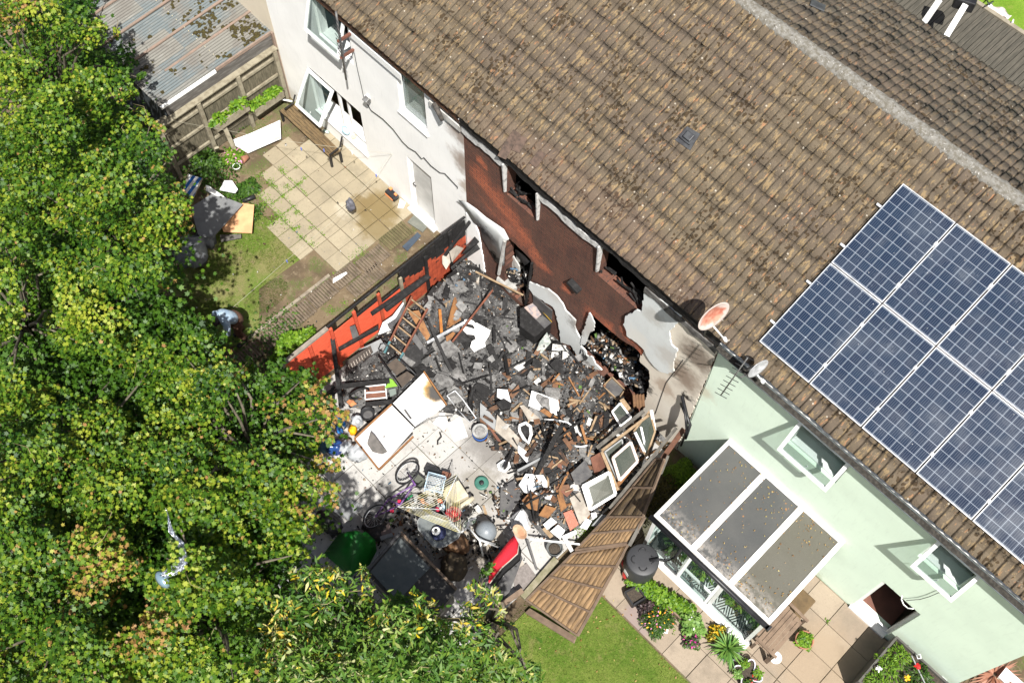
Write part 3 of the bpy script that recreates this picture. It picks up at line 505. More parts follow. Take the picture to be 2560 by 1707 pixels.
for j in range(2):
    for i in range(6):
        o_ = Vector((PX + i * 1.01 * KR, PY, PZ)) + UR * j * 1.66 * KR + NR * .0
        if o_.x > 10.6 or (j == 1 and i > 3): continue
        t = thing('solar_module', lab[(j, i)], 'solar panel', o_, 'solar panels on the pale green house'); M = Matrix((Vector((1, 0, 0)), UR, NR)).transposed()
        P = lambda a, c, h=0: o_ + Vector((a, 0, 0)) + UR * c + NR * h
        b = MB(); W_, Hh = .988 * KR, 1.645 * KR
        for (a0, a1, c0, c1) in ((0, W_, 0, .018), (0, W_, Hh - .018, Hh), (0, .012, .018, Hh - .018), (W_ - .012, W_, .018, Hh - .018)):
            b.hexa([P(a0, c0, -.035), P(a1, c0, -.035), P(a1, c1, -.035), P(a0, c1, -.035), P(a0, c0, .004), P(a1, c0, .004), P(a1, c1, .004), P(a0, c1, .004)])
        b.build('frame', M_alu, t)
        me = bpy.data.meshes.new('cells'); me.from_pydata([P(.01, .015), P(W_ - .01, .015), P(W_ - .01, Hh - .015), P(.01, Hh - .015)], [], [(0, 1, 2, 3)]); ul = me.uv_layers.new(name='cells')
        for k, c in enumerate(((-.03, -.1), (6.03, -.1), (6.03, 10.1), (-.03, 10.1))): ul.data[k].uv = c
        link('cells', me, M_pv, t)
        for c in (.38, 1.24):
            b = MB(); b.hexa([P(W_ - .022, c - .03, .004), P(W_ + .037, c - .03, .004), P(W_ + .037, c + .03, .004), P(W_ - .022, c + .03, .004), P(W_ - .022, c - .03, .014), P(W_ + .037, c - .03, .014), P(W_ + .037, c + .03, .014), P(W_ - .022, c + .03, .014)]); b.build('clamp', M_alu, t)
for j, (c, nm) in enumerate(((.38, 'lowest'), (1.24, 'second lowest'), (2.04, 'second highest'), (2.9, 'highest'))):
    a = Vector((PX - .1, PY, PZ)) + UR * c - NR * .04; b = MB(); b.beam(a, a + Vector((6.0 if c < 1.6 else 4.1, 0, 0)), .04, .04, NR); tag(b.build('mounting_rail', M_alu, base=a), nm + ' silver mounting rail sticking out at the left edge of the solar array', 'rail', 'rails under the solar panels')
# ================================================================ FENCES AND GARDEN STRUCTURES
M_fence = mat('greenish_fence_timber', (.23, .20, .135), (.13, .115, .075), 4, .35, .65, rough=.9, stretch=(6, 6, 1.2), bump=.5, bscale=18)
M_rail = mat('pale_fence_rail', (.42, .375, .27), (.28, .24, .165), 7, .4, .65, rough=.9, bump=.3)
# left boundary fence between the white house garden and the lean-to: x = -8
t = thing('timber_fence', 'weathered timber fence with trellis planters below the corrugated roof', 'fence', (-8.05, -1.6, 0))
b = MB(); y = -3.35
while y < -.04: b.box(-8.07, -8.05, y, y + .095, 0, 1.72 + rnd.uniform(-.012, .012)); y += .1
b.build('board_panel', M_fence, t)
for y in (-3.35, -2.3, -1.2, -.14): b = MB(); b.box(-8.04, -7.94, y - .05, y + .05, -.1, 1.78); b.build('post', M_rail, t, bevel=.008)
for z in (.35, .95, 1.5):
    for y0, y1 in ((-3.3, -2.35), (-2.25, -1.25), (-1.15, -.19)): b = MB(); b.box(-8.04, -7.99, y0, y1, z, z + .08); b.build('rail', M_rail, t, bevel=.006)
b = MB(); b.box(-8.13, -7.95, -3.4, -.05, 1.79, 1.83); b.box(-8.2, -8.14, -3.4, -.05, 1.70, 1.82); b.build('capping', M_rail, t, bevel=.006)
for y0, y1, z in ((-2.2, -1.25, .95), (-1.15, -.3, .6)):
    b = MB(); b.box(-7.985, -7.97, y0, y1, z - .1, z + .12); b.box(-7.76, -7.745, y0, y1, z - .1, z + .12); b.box(-7.97, -7.76, y0, y1, z - .1, z + .04); b.build('trough', M_rail, t)
b = MB(); b.beam((-7.9, -2.3, .1), (-7.5, -2.45, .75), .1, .05); b.build('loose_brace', M_rail, t); b = MB(); b.beam((-7.9, -1.95, .9), (-7.62, -2.0, .02), .1, .04); b.build('loose_brace', M_rail, t)
t = thing('timber_fence', 'shaded boarded fence running on under the tree from the garden corner', 'fence', (-8.0, -4.4, 0))
b = MB(); y = -6.2
while y < -3.5: b.box(-8.02, -8.0, y, y + .095, 0, 1.6); y += .1
b.build('board_panel', M_fence, t)
for z in (.9, 1.5): b = MB(); b.box(-7.995, -7.95, -6.2, -3.5, z, z + .08); b.build('rail', M_fence, t)
b = MB(); b.box(-7.99, -7.89, -4.9, -4.8, 0, 1.7); b.build('post', M_fence, t)
# lean-to with corrugated roof
t = thing('lean_to', 'lean-to shed with a dirty corrugated plastic roof and moss tufts', 'shed', (-10, -1.6, 0))
def corr(y, x): return 2.22 + (x + 8.1) * -.03 + .012 * math.sin(2 * math.pi * x / .076)
X = np.arange(-12.4, -8.12, .0095); Y = np.array([-3.07, -2., -1., .0]); XX, YY = np.meshgrid(X, Y, indexing='ij')
ZZ = 2.2 - (XX + 8.1) * .02 + (YY) * .03 + .013 * np.sin(2 * np.pi * XX / .076)
XX = XX - .06 * 0
def corrmat():
    s = NT('corrugated_plastic'); x, y, z = s.xyz(); sh = s.white(s.comb(s.math('FLOOR', s.math('DIVIDE', x, .76)), s.math('FLOOR', s.math('DIVIDE', s.math('ADD', y, .2), 1.5)), 0.))
    col = s.mix(s.ramp(sh, .2, .8), (.150, .145, .125), (.095, .117, .122)); col = s.mix(s.ramp(s.noise(1.4, 5, .65), .42, .66), col, (.120, .110, .095)); col = s.mix(s.ramp(s.noise(6, 5, .7, s.pos((5, .7, 1))), .5, .75), col, (.200, .195, .175))
    col = s.mix(s.math('MULTIPLY', s.ramp(s.math('ABSOLUTE', s.math('SUBTRACT', s.math('FRACT', s.math('DIVIDE', x, .076)), .75)), .02, .25, 1., 0.), .45), col, (.080, .075, .065)); return s.done(col, .5)
grid_mesh('corrugated_roof', np.stack([XX, YY, ZZ], -1)[::-1], corrmat(), t, smooth=True)
M_copper = mat('terracotta_roof_strip', (.38, .27, .21), (.30, .23, .18), 8)
for x in (-12.1, -11.3, -10.45, -9.6, -8.9): b = MB(); z = 2.2 - (x + 8.1) * .02 + .02; b.hexa([(x - .03, -3.0 if x < -9 else -2.4, z - .1), (x + .03, -3.0 if x < -9 else -2.4, z - .1), (x + .03, 0, z), (x - .03, 0, z), (x - .03, -3.0 if x < -9 else -2.4, z - .07), (x + .03, -3.0 if x < -9 else -2.4, z - .07), (x + .03, 0, z + .025), (x - .03, 0, z + .025)]); b.build('batten', M_copper, t)
b = MB()
for x in np.arange(-12, -8.3, .152): b.lathe((x, -1.35, 2.2 - (x + 8.1) * .02 - .03), [(.012, 0), (.01, .025)], 6)
b.build('screw_row', mat('pale_screw_caps', (.55, .50, .35)), t)
b = MB(); b.box(-8.14, -8.08, -3.08, -1.6, 2.14, 2.2); b.build('white_edge_trim', M_white, t)
b = MB(); b.box(-8.13, -8.09, -1.58, -.02, 2.16, 2.24); b.build('edge_trim', M_copper, t)
b = MB(); b.hexa([(-8.12, -3.02, .9), (-8.10, -3.02, .9), (-8.10, -.02, .9), (-8.12, -.02, .9), (-8.12, -3.02, 2.12), (-8.10, -3.02, 2.12), (-8.10, -.02, 2.14), (-8.12, -.02, 2.14)]); b.build('side_sheet', mat('dirty_grey_sheeting', (.13, .12, .11), (.26, .25, .23), 3, .4, .7, rough=.6, stretch=(1, 1, 6)), t)
b = MB(); b.box(-12.4, -8.1, -3.04, -3.0, 0, 2.1); b.build('end_wall', mat('blue_grey_end_wall', (.06, .075, .085), (.04, .05, .055), 2), t)
b = MB(); b.box(-8.1, -8.03, -.06, -.01, 0, 2.25); b.build('corner_batten', M_copper, t)
def moss(n, f, m, nm, lab, r0=.02, r1=.06):
    b = MB(); r = random.Random(4)
    for _ in range(n):
        c = f(r)
        if c is None: continue
        s = r.uniform(r0, r1); v = bmesh.ops.create_icosphere(b.b, subdivisions=1, radius=s, matrix=Matrix.Translation(c) @ Matrix.Scale(.45, 4, (0, 0, 1)))['verts']
        for q in v: q.co += Vector((r.uniform(-.3, .3), r.uniform(-.3, .3), r.uniform(-.15, .15))) * s
    o = b.build(nm, m, base='auto'); return tag(o, lab, 'moss', None, 'stuff')
M_moss = mat('moss_tufts', (.10, .085, .015), (.05, .035, .015), 30, .35, .65, rough=1., bump=1., bscale=150)
def mf(r):
    x = -8.2 - abs(r.gauss(0, 1.0)) * 1.1; y = r.uniform(-1.25, -.05) if r.random() < .85 else r.uniform(-2.8, -.3)
    return None if x < -12.2 or vnoise(x * 2.3, y * 2.3, 3) < .35 else Vector((x, y, 2.215 - (x + 8.1) * .02 + y * .03))
moss(330, mf, M_moss, 'moss', 'brown green moss tufts growing on the corrugated lean-to roof')
# red fence between the gardens: x = -1.67
M_red = mat('red_painted_timber', (.64, .095, .042), (.55, .08, .035), 3, .3, .7, rough=.7, spots=[((.30, .05, .025), 9, .6, .75)], stretch=(1, 2, 12), bump=.25, bscale=30)
M_red2 = mat('scorched_red_boards', (.56, .10, .04), (.40, .07, .03), 6, .3, .7, rough=.8, spots=[((.02, .018, .017), 5, .58, .7)], bump=.3)
t = thing('red_fence', 'red painted party fence with charred and missing boards beside the debris', 'fence', (-1.68, -3.2, 0))
yy = [-6.2, -5.0, -4.35, -3.8, -3.2, -2.55, -1.95]
for i in range(6):
    y0, y1 = yy[i] + .03, yy[i + 1] - .03; b = MB(); z = .1
    top = 1.78 if i < 3 else (1.45, 1.3, 1.05)[i - 3]
    while z < top - .03: b.hexa([(-1.69, y0, z), (-1.655, y0, z), (-1.655, y1, z), (-1.69, y1, z), (-1.69, y0, z + .075), (-1.672, y0, z + .075), (-1.672, y1, z + .075), (-1.69, y1, z + .075)]); z += .07
    b.build('red_panel', M_red, t)
for y, h, m in ((-6.2, 1.8, M_rail), (-5.0, 1.8, M_rail), (-4.35, 1.76, M_red), (-3.8, 1.75, M_red), (-3.2, 1.7, M_red), (-2.55, 1.62, M_red2), (-1.95, 1.55, M_rail), (-1.25, 1.6, M_char), (-.55, 1.7, M_char)):
    b = MB(); b.box(-1.66, -1.615, y - .035, y + .035, 0, h); b.build('post', m, t)
b = MB(); b.box(-1.71, -1.62, -6.3, -3.85, 1.78, 1.83); b.build('capping', mat('pinkish_concrete_capping', (.42, .35, .29), (.30, .26, .21), 6, bump=.3), t)
b = MB(); b.box(-1.72, -1.68, -3.85, -.05, 1.74, 1.79); b.build('charred_top_rail', M_char, t)
b = MB(); b.box(-1.69, -1.66, -3.15, -2.55, 1.33, 1.42); b.box(-1.69, -1.66, -2.5, -1.95, 1.12, 1.19); b.build('charred_middle_rail', M_char, t)
for k, y in enumerate(np.arange(-1.93, -.1, .125)):
    b = MB(); zc = 1.18 + .1 * math.sin(k * 1.3) + rnd.uniform(-.05, .05); b.box(-1.70, -1.682, y, y + .118, zc, 1.72 + rnd.uniform(-.05, .03)); b.build('charred_board', M_char, t)
    b = MB(); b.box(-1.70, -1.682, y, y + .118, .05, zc - .003); b.build('red_board', M_red2, t)
# right boundary: leaning and collapsed waney-lap panels
M_lap = mat('honey_brown_lap_boards', (.42, .265, .13), (.22, .14, .075), 3, .35, .65, rough=.8, stretch=(5, .6, 5), bump=.4, bscale=25, spots=[((.16, .09, .04), 14, .6, .75)])
M_lapf = mat('pinkish_brown_batten', (.30, .21, .145), (.21, .145, .10), 5, .4, .65, rough=.85, bump=.3)
def lap_panel(name, label, A, B, Cc, D, group, nb=11, ribs=3, sm=None):
    # A,B bottom/top at near end, D,Cc at far end; slats run A->D
    t = thing(name, label, 'fence panel', (A + B + Cc + D) / 4, group); n = (B - A).cross(D - A).normalized(); n = n if n.z > 0 else -n
    P = lambda u, v, h=0: (A.lerp(B, v)).lerp(D.lerp(Cc, v), u) + n * h
    b = MB(); r = random.Random(3)
    for k in range(nb):
        v0, v1 = k / nb, (k + 1.18) / nb; N_ = 14
        row = []
        for e, h in ((v0, .0), (v0 + .01, .012), (min(v1, 1), .004)): row.append([P(u / N_, e + .008 * (math.sin(u * .9 + k * 2.1) + .6 * math.sin(u * 1.7 + k)), h) for u in range(N_ + 1)])
        b.loft(row)
    b.build('slats', sm or M_lap, t, solid=.008)
    for v in (0, 1): b = MB(); b.beam(P(0, v, .01), P(1, v, .01), .045, .04, n); b.build('edge_rail', M_lapf, t)
    for u in [i / (ribs + 1) for i in range(ribs + 2)]: b = MB(); b.beam(P(u, 0, .025), P(u, 1, .025), .035, .025, n); b.build('batten', M_lapf, t)
    return t
grp = 'fallen lap fence panels on the right of the burnt yard'
A = g('D', 385, 985, .12); B = g('D', 755, 1205, .62); C_ = g('D', 1150, 500, .75); D_ = g('D', 720, 570, .18)
A = g('D', 360, 930, .12)
lap_panel('lap_fence', 'brown lap fence panel toppled flat across the lawn corner', A, B, C_, D_, grp, 12, 3)
A2 = g('D', 740, 545, .2); B2 = g('D', 1165, 485, .8); C2 = g('D', 1275, 285, 1.15); D2 = g('D', 985, 290, .4)
lap_panel('lap_fence', 'shorter twisted fence panel between the water butt and the old window frames', A2, B2, C2, D2, grp, 12, 1)
A3 = g('D', 985, 288, .45); B3 = g('D', 1262, 288, 1.15); C3 = g('C', 1610, 870, 1.3); D3 = g('C', 1540, 860, .9)
lap_panel('lap_fence', 'dark leaning fence panel squeezed against the pale green house', A3, B3, C3, D3, grp, 3, 1, mat('dark_twisted_boards', (.19, .13, .065), (.08, .055, .035), 4, .35, .65, stretch=(5, .6, 5), bump=.4))
b = MB(); b.beam(g('D', 370, 1010, .07), g('D', 735, 1235, .5), .12, .05, jag=.02); tag(b.build('timber_rail', M_lapf, base='auto'), 'thick brown timber along the bottom end of the toppled fence panel', 'timber')
b = MB(); b.beam(g('D', 330, 910, .06), g('D', 590, 610, .06), .13, .12); tag(b.build('gravel_board', mat('lichened_concrete_board', (.40, .35, .25), (.26, .24, .14), 6, bump=.3), base='auto', bevel=.01), 'lichened concrete gravel board left of the toppled fence panel', 'gravel board')
b = MB(); b.beam(g('D', 1155, 505, .85), g('D', 1275, 280, 1.1), .07, .05); tag(b.build('timber_rail', M_greywood, base='auto'), 'grey timber rail along the top edge of the twisted fence panel', 'timber')
for k, (p0, p1, wd_, m, lb) in enumerate((((('C', 1480, 1230), .5), (('C', 1640, 830), 1.2), .05, M_greywood, 'grey speckled pole leaning beside the shrub'),
        ((('C', 1130, 1290), .4), (('C', 1710, 590), 1.6), .06, M_greywood, 'curved grey timber along the top of the leaning fence'),
        ((('C', 1560, 900), .8), (('C', 1775, 600), 1.5), .10, mat('red_brown_board', (.22, .10, .06), (.12, .06, .04), 6), 'red brown board propped against the green wall corner'),
        ((('C', 1430, 1350), .4), (('C', 1360, 1500), .4), .06, M_greywood, 'short grey pole behind the water butt'))):
    b = MB(); b.beam(g(*p0[0], p0[1]), g(*p1[0], p1[1]), wd_, .04); tag(b.build('timber_pole', m, base='auto'), lb, 'timber')
# deck and canopy behind the houses
t = thing('timber_deck', 'grey weathered timber deck behind the roof beside the bright lawn', 'deck', (3, 12.5, 0))
b = MB()
x = -2.
while x < 16: b.box(x, x + .125, 9.0, 14.5, .1 + rnd.uniform(-.006, .006), .2 + rnd.uniform(-.004, .004)); x += .14
b.build('deck_boards', mat('grey_deck_boards', (.145, .13, .10), (.085, .078, .06), 3, .35, .65, rough=.9, stretch=(9, .8, 1), bump=.4), t)
b = MB(); b.box(-2, 16, 14.5, 14.62, .05, .24); b.build('deck_edging', mat('pale_edging', (.42, .37, .28), (.30, .26, .19), 4), t)
for k, (x, p0, p1) in enumerate(((0, (990, 0), (790, 290)), (0, (1330, 60), (1080, 470)))):
    b = MB(); a = g('Q', p0[0], p0[1], 1.6); q = g('Q', p1[0], p1[1], 1.0); b.beam(a, q, .14, .05); tag(b.build('white_beam', M_white, base='auto'), ('left' if k == 0 else 'right') + ' one of two white painted beams sloping over the grey deck', 'beam', 'white beams over the deck')
b = MB(); b.obox(g('Q', 1320, 20, 1.5), .5, .35, .3, Matrix.Rotation(.4, 3, 'Z')); tag(b.build('black_box', M_black, base='auto', bevel=.03), 'black boxy object at the top of the right white beam', 'box')
b = MB(); a = g('Q', 1620, 150, .1); q = g('Q', 1900, 310, .1)
b.loft([[a + (q - a) * u + Vector((-.1, .12 * k, .06 * math.sin(k * 1.5 + u * 9) + .05)) for u in fr(0, 1, 12)] for k in (0, 1, 2)]); tag(b.build('white_cloth', mat('white_cloth', (.75, .70, .64), (.6, .5, .45), 10), base='auto', solid=.02), 'white crumpled cloth lying along the deck edge by the lawn', 'cloth')
b = MB(); b.tube([g('Q', 1900, 320, .15), g('Q', 1945, 290, .3), g('Q', 1955, 255, .35)], .035, 8, .015); tag(b.build('white_spout', M_whiteclean, base='auto'), 'white curved horn-like piece at the end of the crumpled cloth', 'garden ornament')
b = MB(); b.tube([g('Q', 1600, 0, .0), g('Q', 1640, 70, .5), g('Q', 1690, 20, .0)], .02); tag(b.build('outdoor_table', M_gut, base='auto'), 'dark metal legs of garden furniture on the bright lawn', 'garden furniture')
# ================================================================ CONSERVATORY
t = thing('conservatory', 'white framed lean-to conservatory with smoky roof panels on the green house', 'conservatory', (6.9, -1.05, 0))
X0, X1, Y0, Y1 = 5.52, 8.27, -2.08, -.005; ZB, ZF = 2.17, 2.06
zr = lambda y: ZF + (ZB - ZF) * (y - Y0) / (Y1 - Y0)
def rbar(b, x0, x1, y0, y1, dz=0., th=.05): b.hexa([(x0, y0, zr(y0) - th + dz), (x1, y0, zr(y0) - th + dz), (x1, y1, zr(y1) - th + dz), (x0, y1, zr(y1) - th + dz), (x0, y0, zr(y0) + dz), (x1, y0, zr(y0) + dz), (x1, y1, zr(y1) + dz), (x0, y1, zr(y1) + dz)])
b = MB(); rbar(b, X0, X1, Y0, Y0 + .07); rbar(b, X0, X1, Y1 - .08, Y1, .002); rbar(b, X0, X0 + .07, Y0 + .07, Y1 - .08); rbar(b, X1 - .09, X1, Y0 + .07, Y1 - .08)
bars = [6.43, 7.32]
for x in bars: rbar(b, x - .06, x + .06, Y0 + .07, Y1 - .08, .004)
b.build('roof_frame', mat('peeling_white_frame', (.80, .77, .73), (.62, .55, .48), 6, .55, .75, rough=.6, spots=[((.25, .15, .08), 20, .68, .8)]), t, bevel=.008)
def pmat(nm, a, c):
    s = NT(nm); col = s.mix(s.ramp(s.noise(1.5, 4), .3, .7), a, c); col = s.mix(s.math('MULTIPLY', s.ramp(s.noise(120, 2, .8), .5, .7), .3), col, tuple(k * 1.9 for k in a))
    x, y, z = s.xyz(); ed = s.math('MULTIPLY', s.ramp(y, -2.0, -1.55, 1., 0.), s.ramp(s.noise(9, 5, .7), .4, .65)); col = s.mix(s.math('MULTIPLY', ed, .55), col, (.42, .38, .34))
    col = s.mix(s.ramp(s.math('SUBTRACT', s.voro(13, s.pos((1, 1, 1), (3, 1, 2))), s.math('MULTIPLY', s.ramp(s.noise(2, 4), .52, .7), .3)), -.02, .03, .7, 0.), col, (.30, .14, .05)); return s.done(col, .38)
M_pol = pmat('smoky_polycarbonate', (.058, .059, .058), (.077, .076, .072)); M_pol2 = pmat('olive_grey_polycarbonate', (.096, .091, .074), (.085, .080, .063))
xs_ = [X0 + .07] + [v for x in bars for v in (x - .06, x + .06)] + [X1 - .09]
for k in range(3): b = MB(); rbar(b, xs_[2 * k], xs_[2 * k + 1], Y0 + .07, Y1 - .08, -.022, .012); b.build('roof_panel', M_pol2 if k == 2 else M_pol, t)
b = MB(); n = 8; A = [[Vector((x, Y0 - .05 + .045 * math.cos(a), ZF - .05 + .045 * math.sin(a))) for a in [math.pi + math.pi * k / n for k in range(n + 1)]] for x in (X0 - .05, X1 + .02)]; b.loft(A); b.box(X1 + .02, X1 + .05, Y0 - .1, Y0, ZF - .1, ZF); b.build('gutter', M_black, t, solid=.012)
yf = -2.0
b = MB(); b.box(X0 + .02, X1 - .03, yf - .04, yf + .04, 0, .1); b.box(X0 + .02, X1 - .03, yf - .03, yf + .03, 1.9, 2.0)
for x in (X0 + .05, 6.45, 7.25, X1 - .07): b.box(x - .035, x + .035, yf - .032, yf + .032, .1, 1.9)
b.box(6.485, 7.215, yf - .025, yf + .025, .68, .74)
for y in (-1.3, -.6): b.box(X0 + .02, X0 + .08, y - .03, y + .03, .1, 2.02); b.box(X1 - .09, X1 - .03, y - .03, y + .03, .1, 2.02)
for x in (X0 + .05, X1 - .06): b.box(x - .03, x + .03, yf + .04, -.01, 0, .1); b.box(x - .03, x + .03, yf + .04, -.01, .68, .73); b.box(x - .028, x + .028, yf + .04, -.02, 1.93, 2.0)
b.build('wall_frame', M_whiteclean, t)
b = MB(); b.box(X0 + .0, X1 + .02, yf - .14, yf + .05, -.03, .035); b.build('door_sill', M_whiteclean, t)
for x0, x1 in ((X0 + .08, 6.415), (7.285, X1 - .1)): b = MB(); b.box(x0, x1, yf - .004, yf + .004, .1, 1.9); b.build('front_pane', M_glass, t)
b = MB(); b.box(6.485, 7.215, yf - .004, yf + .004, .1, .68); b.build('front_pane', M_glass, t)
for x in (X0 + .05, X1 - .06): b = MB(); b.box(x - .004, x + .004, yf + .04, -.03, .1, 1.9); b.build('side_pane', M_glass, t)
org = Vector((6.85, yf - .03, 1.88)); M = Matrix.Rotation(-.19, 3, 'X'); b = MB(); frame_rect(b, 6.48, 7.22, .78, 1.88, yf - .05, .055, .045, M, org); f = b.build('open_sash', M_whiteclean, t)
b = MB(); F = lambda x, z, y: org + M @ (Vector((x, y, z)) - org); b.hexa([F(6.53, .83, yf - .054), F(7.17, .83, yf - .054), F(7.17, .83, yf - .046), F(6.53, .83, yf - .046), F(6.53, 1.83, yf - .054), F(7.17, 1.83, yf - .054), F(7.17, 1.83, yf - .046), F(6.53, 1.83, yf - .046)]); b.build('pane', M_glass, f)
b = MB(); b.box(X0 + .1, X1 - .1, -1.94, -.02, -.02, .012); b.build('floor', mat('conservatory_floor', (.10, .10, .10), (.05, .05, .05), 5), t)
def zmat():
    s = NT('black_and_white_rug'); x, y, z = s.xyz(); q = s.math('FRACT', s.math('MULTIPLY', s.math('ADD', s.math('ABSOLUTE', s.math('SUBTRACT', s.math('FRACT', s.math('MULTIPLY', x, 3.)), .5)), s.math('MULTIPLY', y, 1.5)), 6.)); return s.done(s.mix(s.ramp(q, .45, .55), (.7, .7, .68), (.03, .03, .03)), .9)
b = MB(); b.box(6.0, 8.0, -1.9, -1.45, .014, .024); tag(b.build('rug', zmat(), base='auto'), 'black and white zigzag rug inside the conservatory window', 'rug')
# ================================================================ AERIALS, DISHES, CABLES
M_steel = mat('weathered_steel', (.32, .32, .31), (.20, .19, .18), 12, rough=.5, metal=.4)
t = thing('tv_aerial_mast', 'tv aerial on a grey mast with two terracotta brackets on the white wall', 'aerial', (-4.9, -.35, 3.6))
b = MB(); b.tube([w('J', 1040, 780, -.32), w('J', 1000, 520, -.38), w('J', 940, 120, -.4)], .022, 8); b.build('mast', M_steel, t)
for a, q in (((960, 410), (1100, 320)), ((990, 570), (1110, 490))): b = MB(); b.beam(w('J', *a, -.42), w('J', *q, -.02), .05, .05); b.build('bracket', mat('terracotta_bracket', (.30, .12, .08), (.22, .09, .06), 8), t)
b = MB(); a = w('J', 945, 180, -.4); q = w('J', 1010, 560, -.4)
for k in range(9): c = a.lerp(q, k / 8); b.tube([c + Vector((-.14, 0, .02)), c + Vector((.14, -.05, -.02))], .006, 5)
b.build('elements', M_black, t)
def cable(name, pts, r, lab, m=None, cat='cable'): b = MB(); b.tube(pts, r, 5); return tag(b.build(name, m or M_black, base='auto'), lab, cat)
cable('wall_cable', [w('J', x, y, -.03) for x, y in [(1120, 520), (1150, 680), (1190, 850), (1210, 950)]], .007, 'twin black cable looping from the aerial bracket down to the security light')
cable('wall_cable', [w('J', x, y, -.03) for x, y in [(1245, 1020), (1285, 1085), (1400, 1170), (1500, 1270), (1590, 1390), (1650, 1450), (1720, 1490), (1780, 1560)]] + [w('P', x, y, -.03) for x, y in [(1800, 370), (1870, 450), (1960, 520)]] + [w('I', x, y, -.03) for x, y in [(1860, 220), (1945, 310), (1943, 318)]], .009, 'long thin cable sagging diagonally across the white wall')
t = thing('security_light', 'small grey floodlight on the white wall above the middle of the bench', 'light', w('J', 1240, 970, -.08))
b = MB(); b.obox(w('J', 1240, 980, -.14), .13, .12, .10, Matrix.Rotation(.4, 3, 'X')); b.build('lamp_body', M_steel, t, bevel=.01)
b = MB(); b.obox(w('J', 1245, 960, -.04), .09, .08, .12); b.build('wall_box', M_whiteclean, t, bevel=.01)
# clothes line
hook = w('P', 1490, 335, -.05); A1 = g('L', 1130, 790, 1.75); A2_ = g('U', 700, 430, 1.5)
cable('clothes_line', [hook, hook.lerp(A1, .5) - Vector((0, 0, .12)), A1], .0035, 'pale clothes line from the wall hook to the fence corner post', mat('pale_line', (.50, .47, .36)), 'clothes line')
A3_ = g('U', 920, 240, 1.5); cable('clothes_line', [hook, w('P', 1330, 540, -.4), g('P', 910, 990, 1.55), g('P', 450, 1380, 1.45), A3_, A2_], .0035, 'pale clothes line crossing the patio down to the person under the tree', mat('pale_line', (.50, .47, .36)), 'clothes line')
def dish(label, c, nrm, rx, face, arm_to, mount):
    t = thing('satellite_dish', label, 'satellite dish', mount); q = Vector(nrm).to_track_quat('Z', 'Y').to_matrix()
    prof = [(0.001 + rx * k / 7, .22 * rx * (k / 7) ** 2) for k in range(8)] ; b = MB(); rings = []
    b.lathe(c, [(r, z - .004) for r, z in prof] + [(rx * 1.02, .22 * rx)] + [(r, z + .006) for r, z in prof[::-1]], 28, 1, 1, q); b.build('reflector', face, t)
    b = MB(); b.tube([c - q @ Vector((0, 0, .02)), mount], .02, 8); b.build('mount_arm', M_steel, t)
    b = MB(); b.tube([c - q @ Vector((0, rx * .8, 0)), arm_to], .014, 6); b.build('feed_arm', M_whiteclean, t)
    b = MB(); b.tube([arm_to, arm_to + (c - arm_to).normalized() * .09], .03, 8); b.build('feed_horn', M_whiteclean, t); return t
s = NT('rusty_dish_face'); rust = s.mix(s.ramp(s.noise(8, 5), .35, .65), (.34, .11, .07), (.50, .24, .17)); M_rdish = s.done(s.mix(s.blob(tuple(w('M', 612, 300, -.5)), .24, .3, .12, 6), (.50, .42, .38), rust), .6)
dish('large rust stained satellite dish above the burnt wall corner', w('M', 617, 297, -.5), Vector((.95, -.22, .15)), .29, M_rdish, w('M', 700, 450, -.35), w('M', 580, 420, -.03))
dish('smaller pale grey satellite dish above the green wall', w('M', 868, 592, -.4), Vector((.95, -.22, .13)), .19, M_alu, w('M', 905, 680, -.25), w('M', 800, 610, -.03))
t = thing('tv_aerial', 'spiky tv aerial on a boom over the green wall beside the small dish', 'aerial', w('M', 750, 640, -.6))
a = w('M', 820, 540, -.7); q = w('M', 670, 750, -.8); b = MB(); b.tube([a, q], .012, 6); b.build('boom', M_steel, t)
b = MB()
for k in range(10): c = a.lerp(q, k / 9); b.tube([c + Vector((-.10, -.04, .03)), c + Vector((.10, .04, -.03))], .006, 5)
b.build('elements', M_black, t)
b = MB(); b.tube([w('M', 780, 650, -.65), w('M', 850, 620, -.05)], .012, 6); b.build('arm', M_steel, t)
cable('wall_cable', [w('C', x, y, -.03) for x, y in [(1770, 0), (1620, 200), (1570, 340), (1540, 430), (1525, 470)]], .007, 'black cable running down the scorched cream wall')
cable('wall_cable', [w('M', x, y, -.02) for x, y in [(655, 510), (600, 660), (540, 800), (505, 890)]], .006, 'thin cable running down the joint between cream and green walls')
cable('drooping_hoses', [w('C', 1760, 310, -.05), w('C', 1800, 480, -.2), w('C', 1830, 560, -.3), w('C', 1790, 680, -.35)], .035, 'bundle of black hoses drooping at the green wall corner', None, 'hose')
cable('drooping_hoses', [w('C', 1750, 380, -.06), w('C', 1790, 470, -.25), w('C', 1800, 620, -.35), w('C', 1750, 740, -.3)], .03, 'second bundle of black hoses hanging beside the red brown board', None, 'hose')
cable('wall_cable', [w('N', x, y, -.03) for x, y in [(1440, 620), (1550, 610), (1620, 590), (1690, 560), (1750, 550)]], .006, 'thin black cable on the green wall right of the doorway')
cable('door_hoop', [w('N', x, y, -.1) for x, y in [(1410, 585), (1403, 610), (1420, 650), (1455, 680), (1495, 683)]], .012, 'white curved hoop hanging over the dark doorway', M_whiteclean, 'hoop')
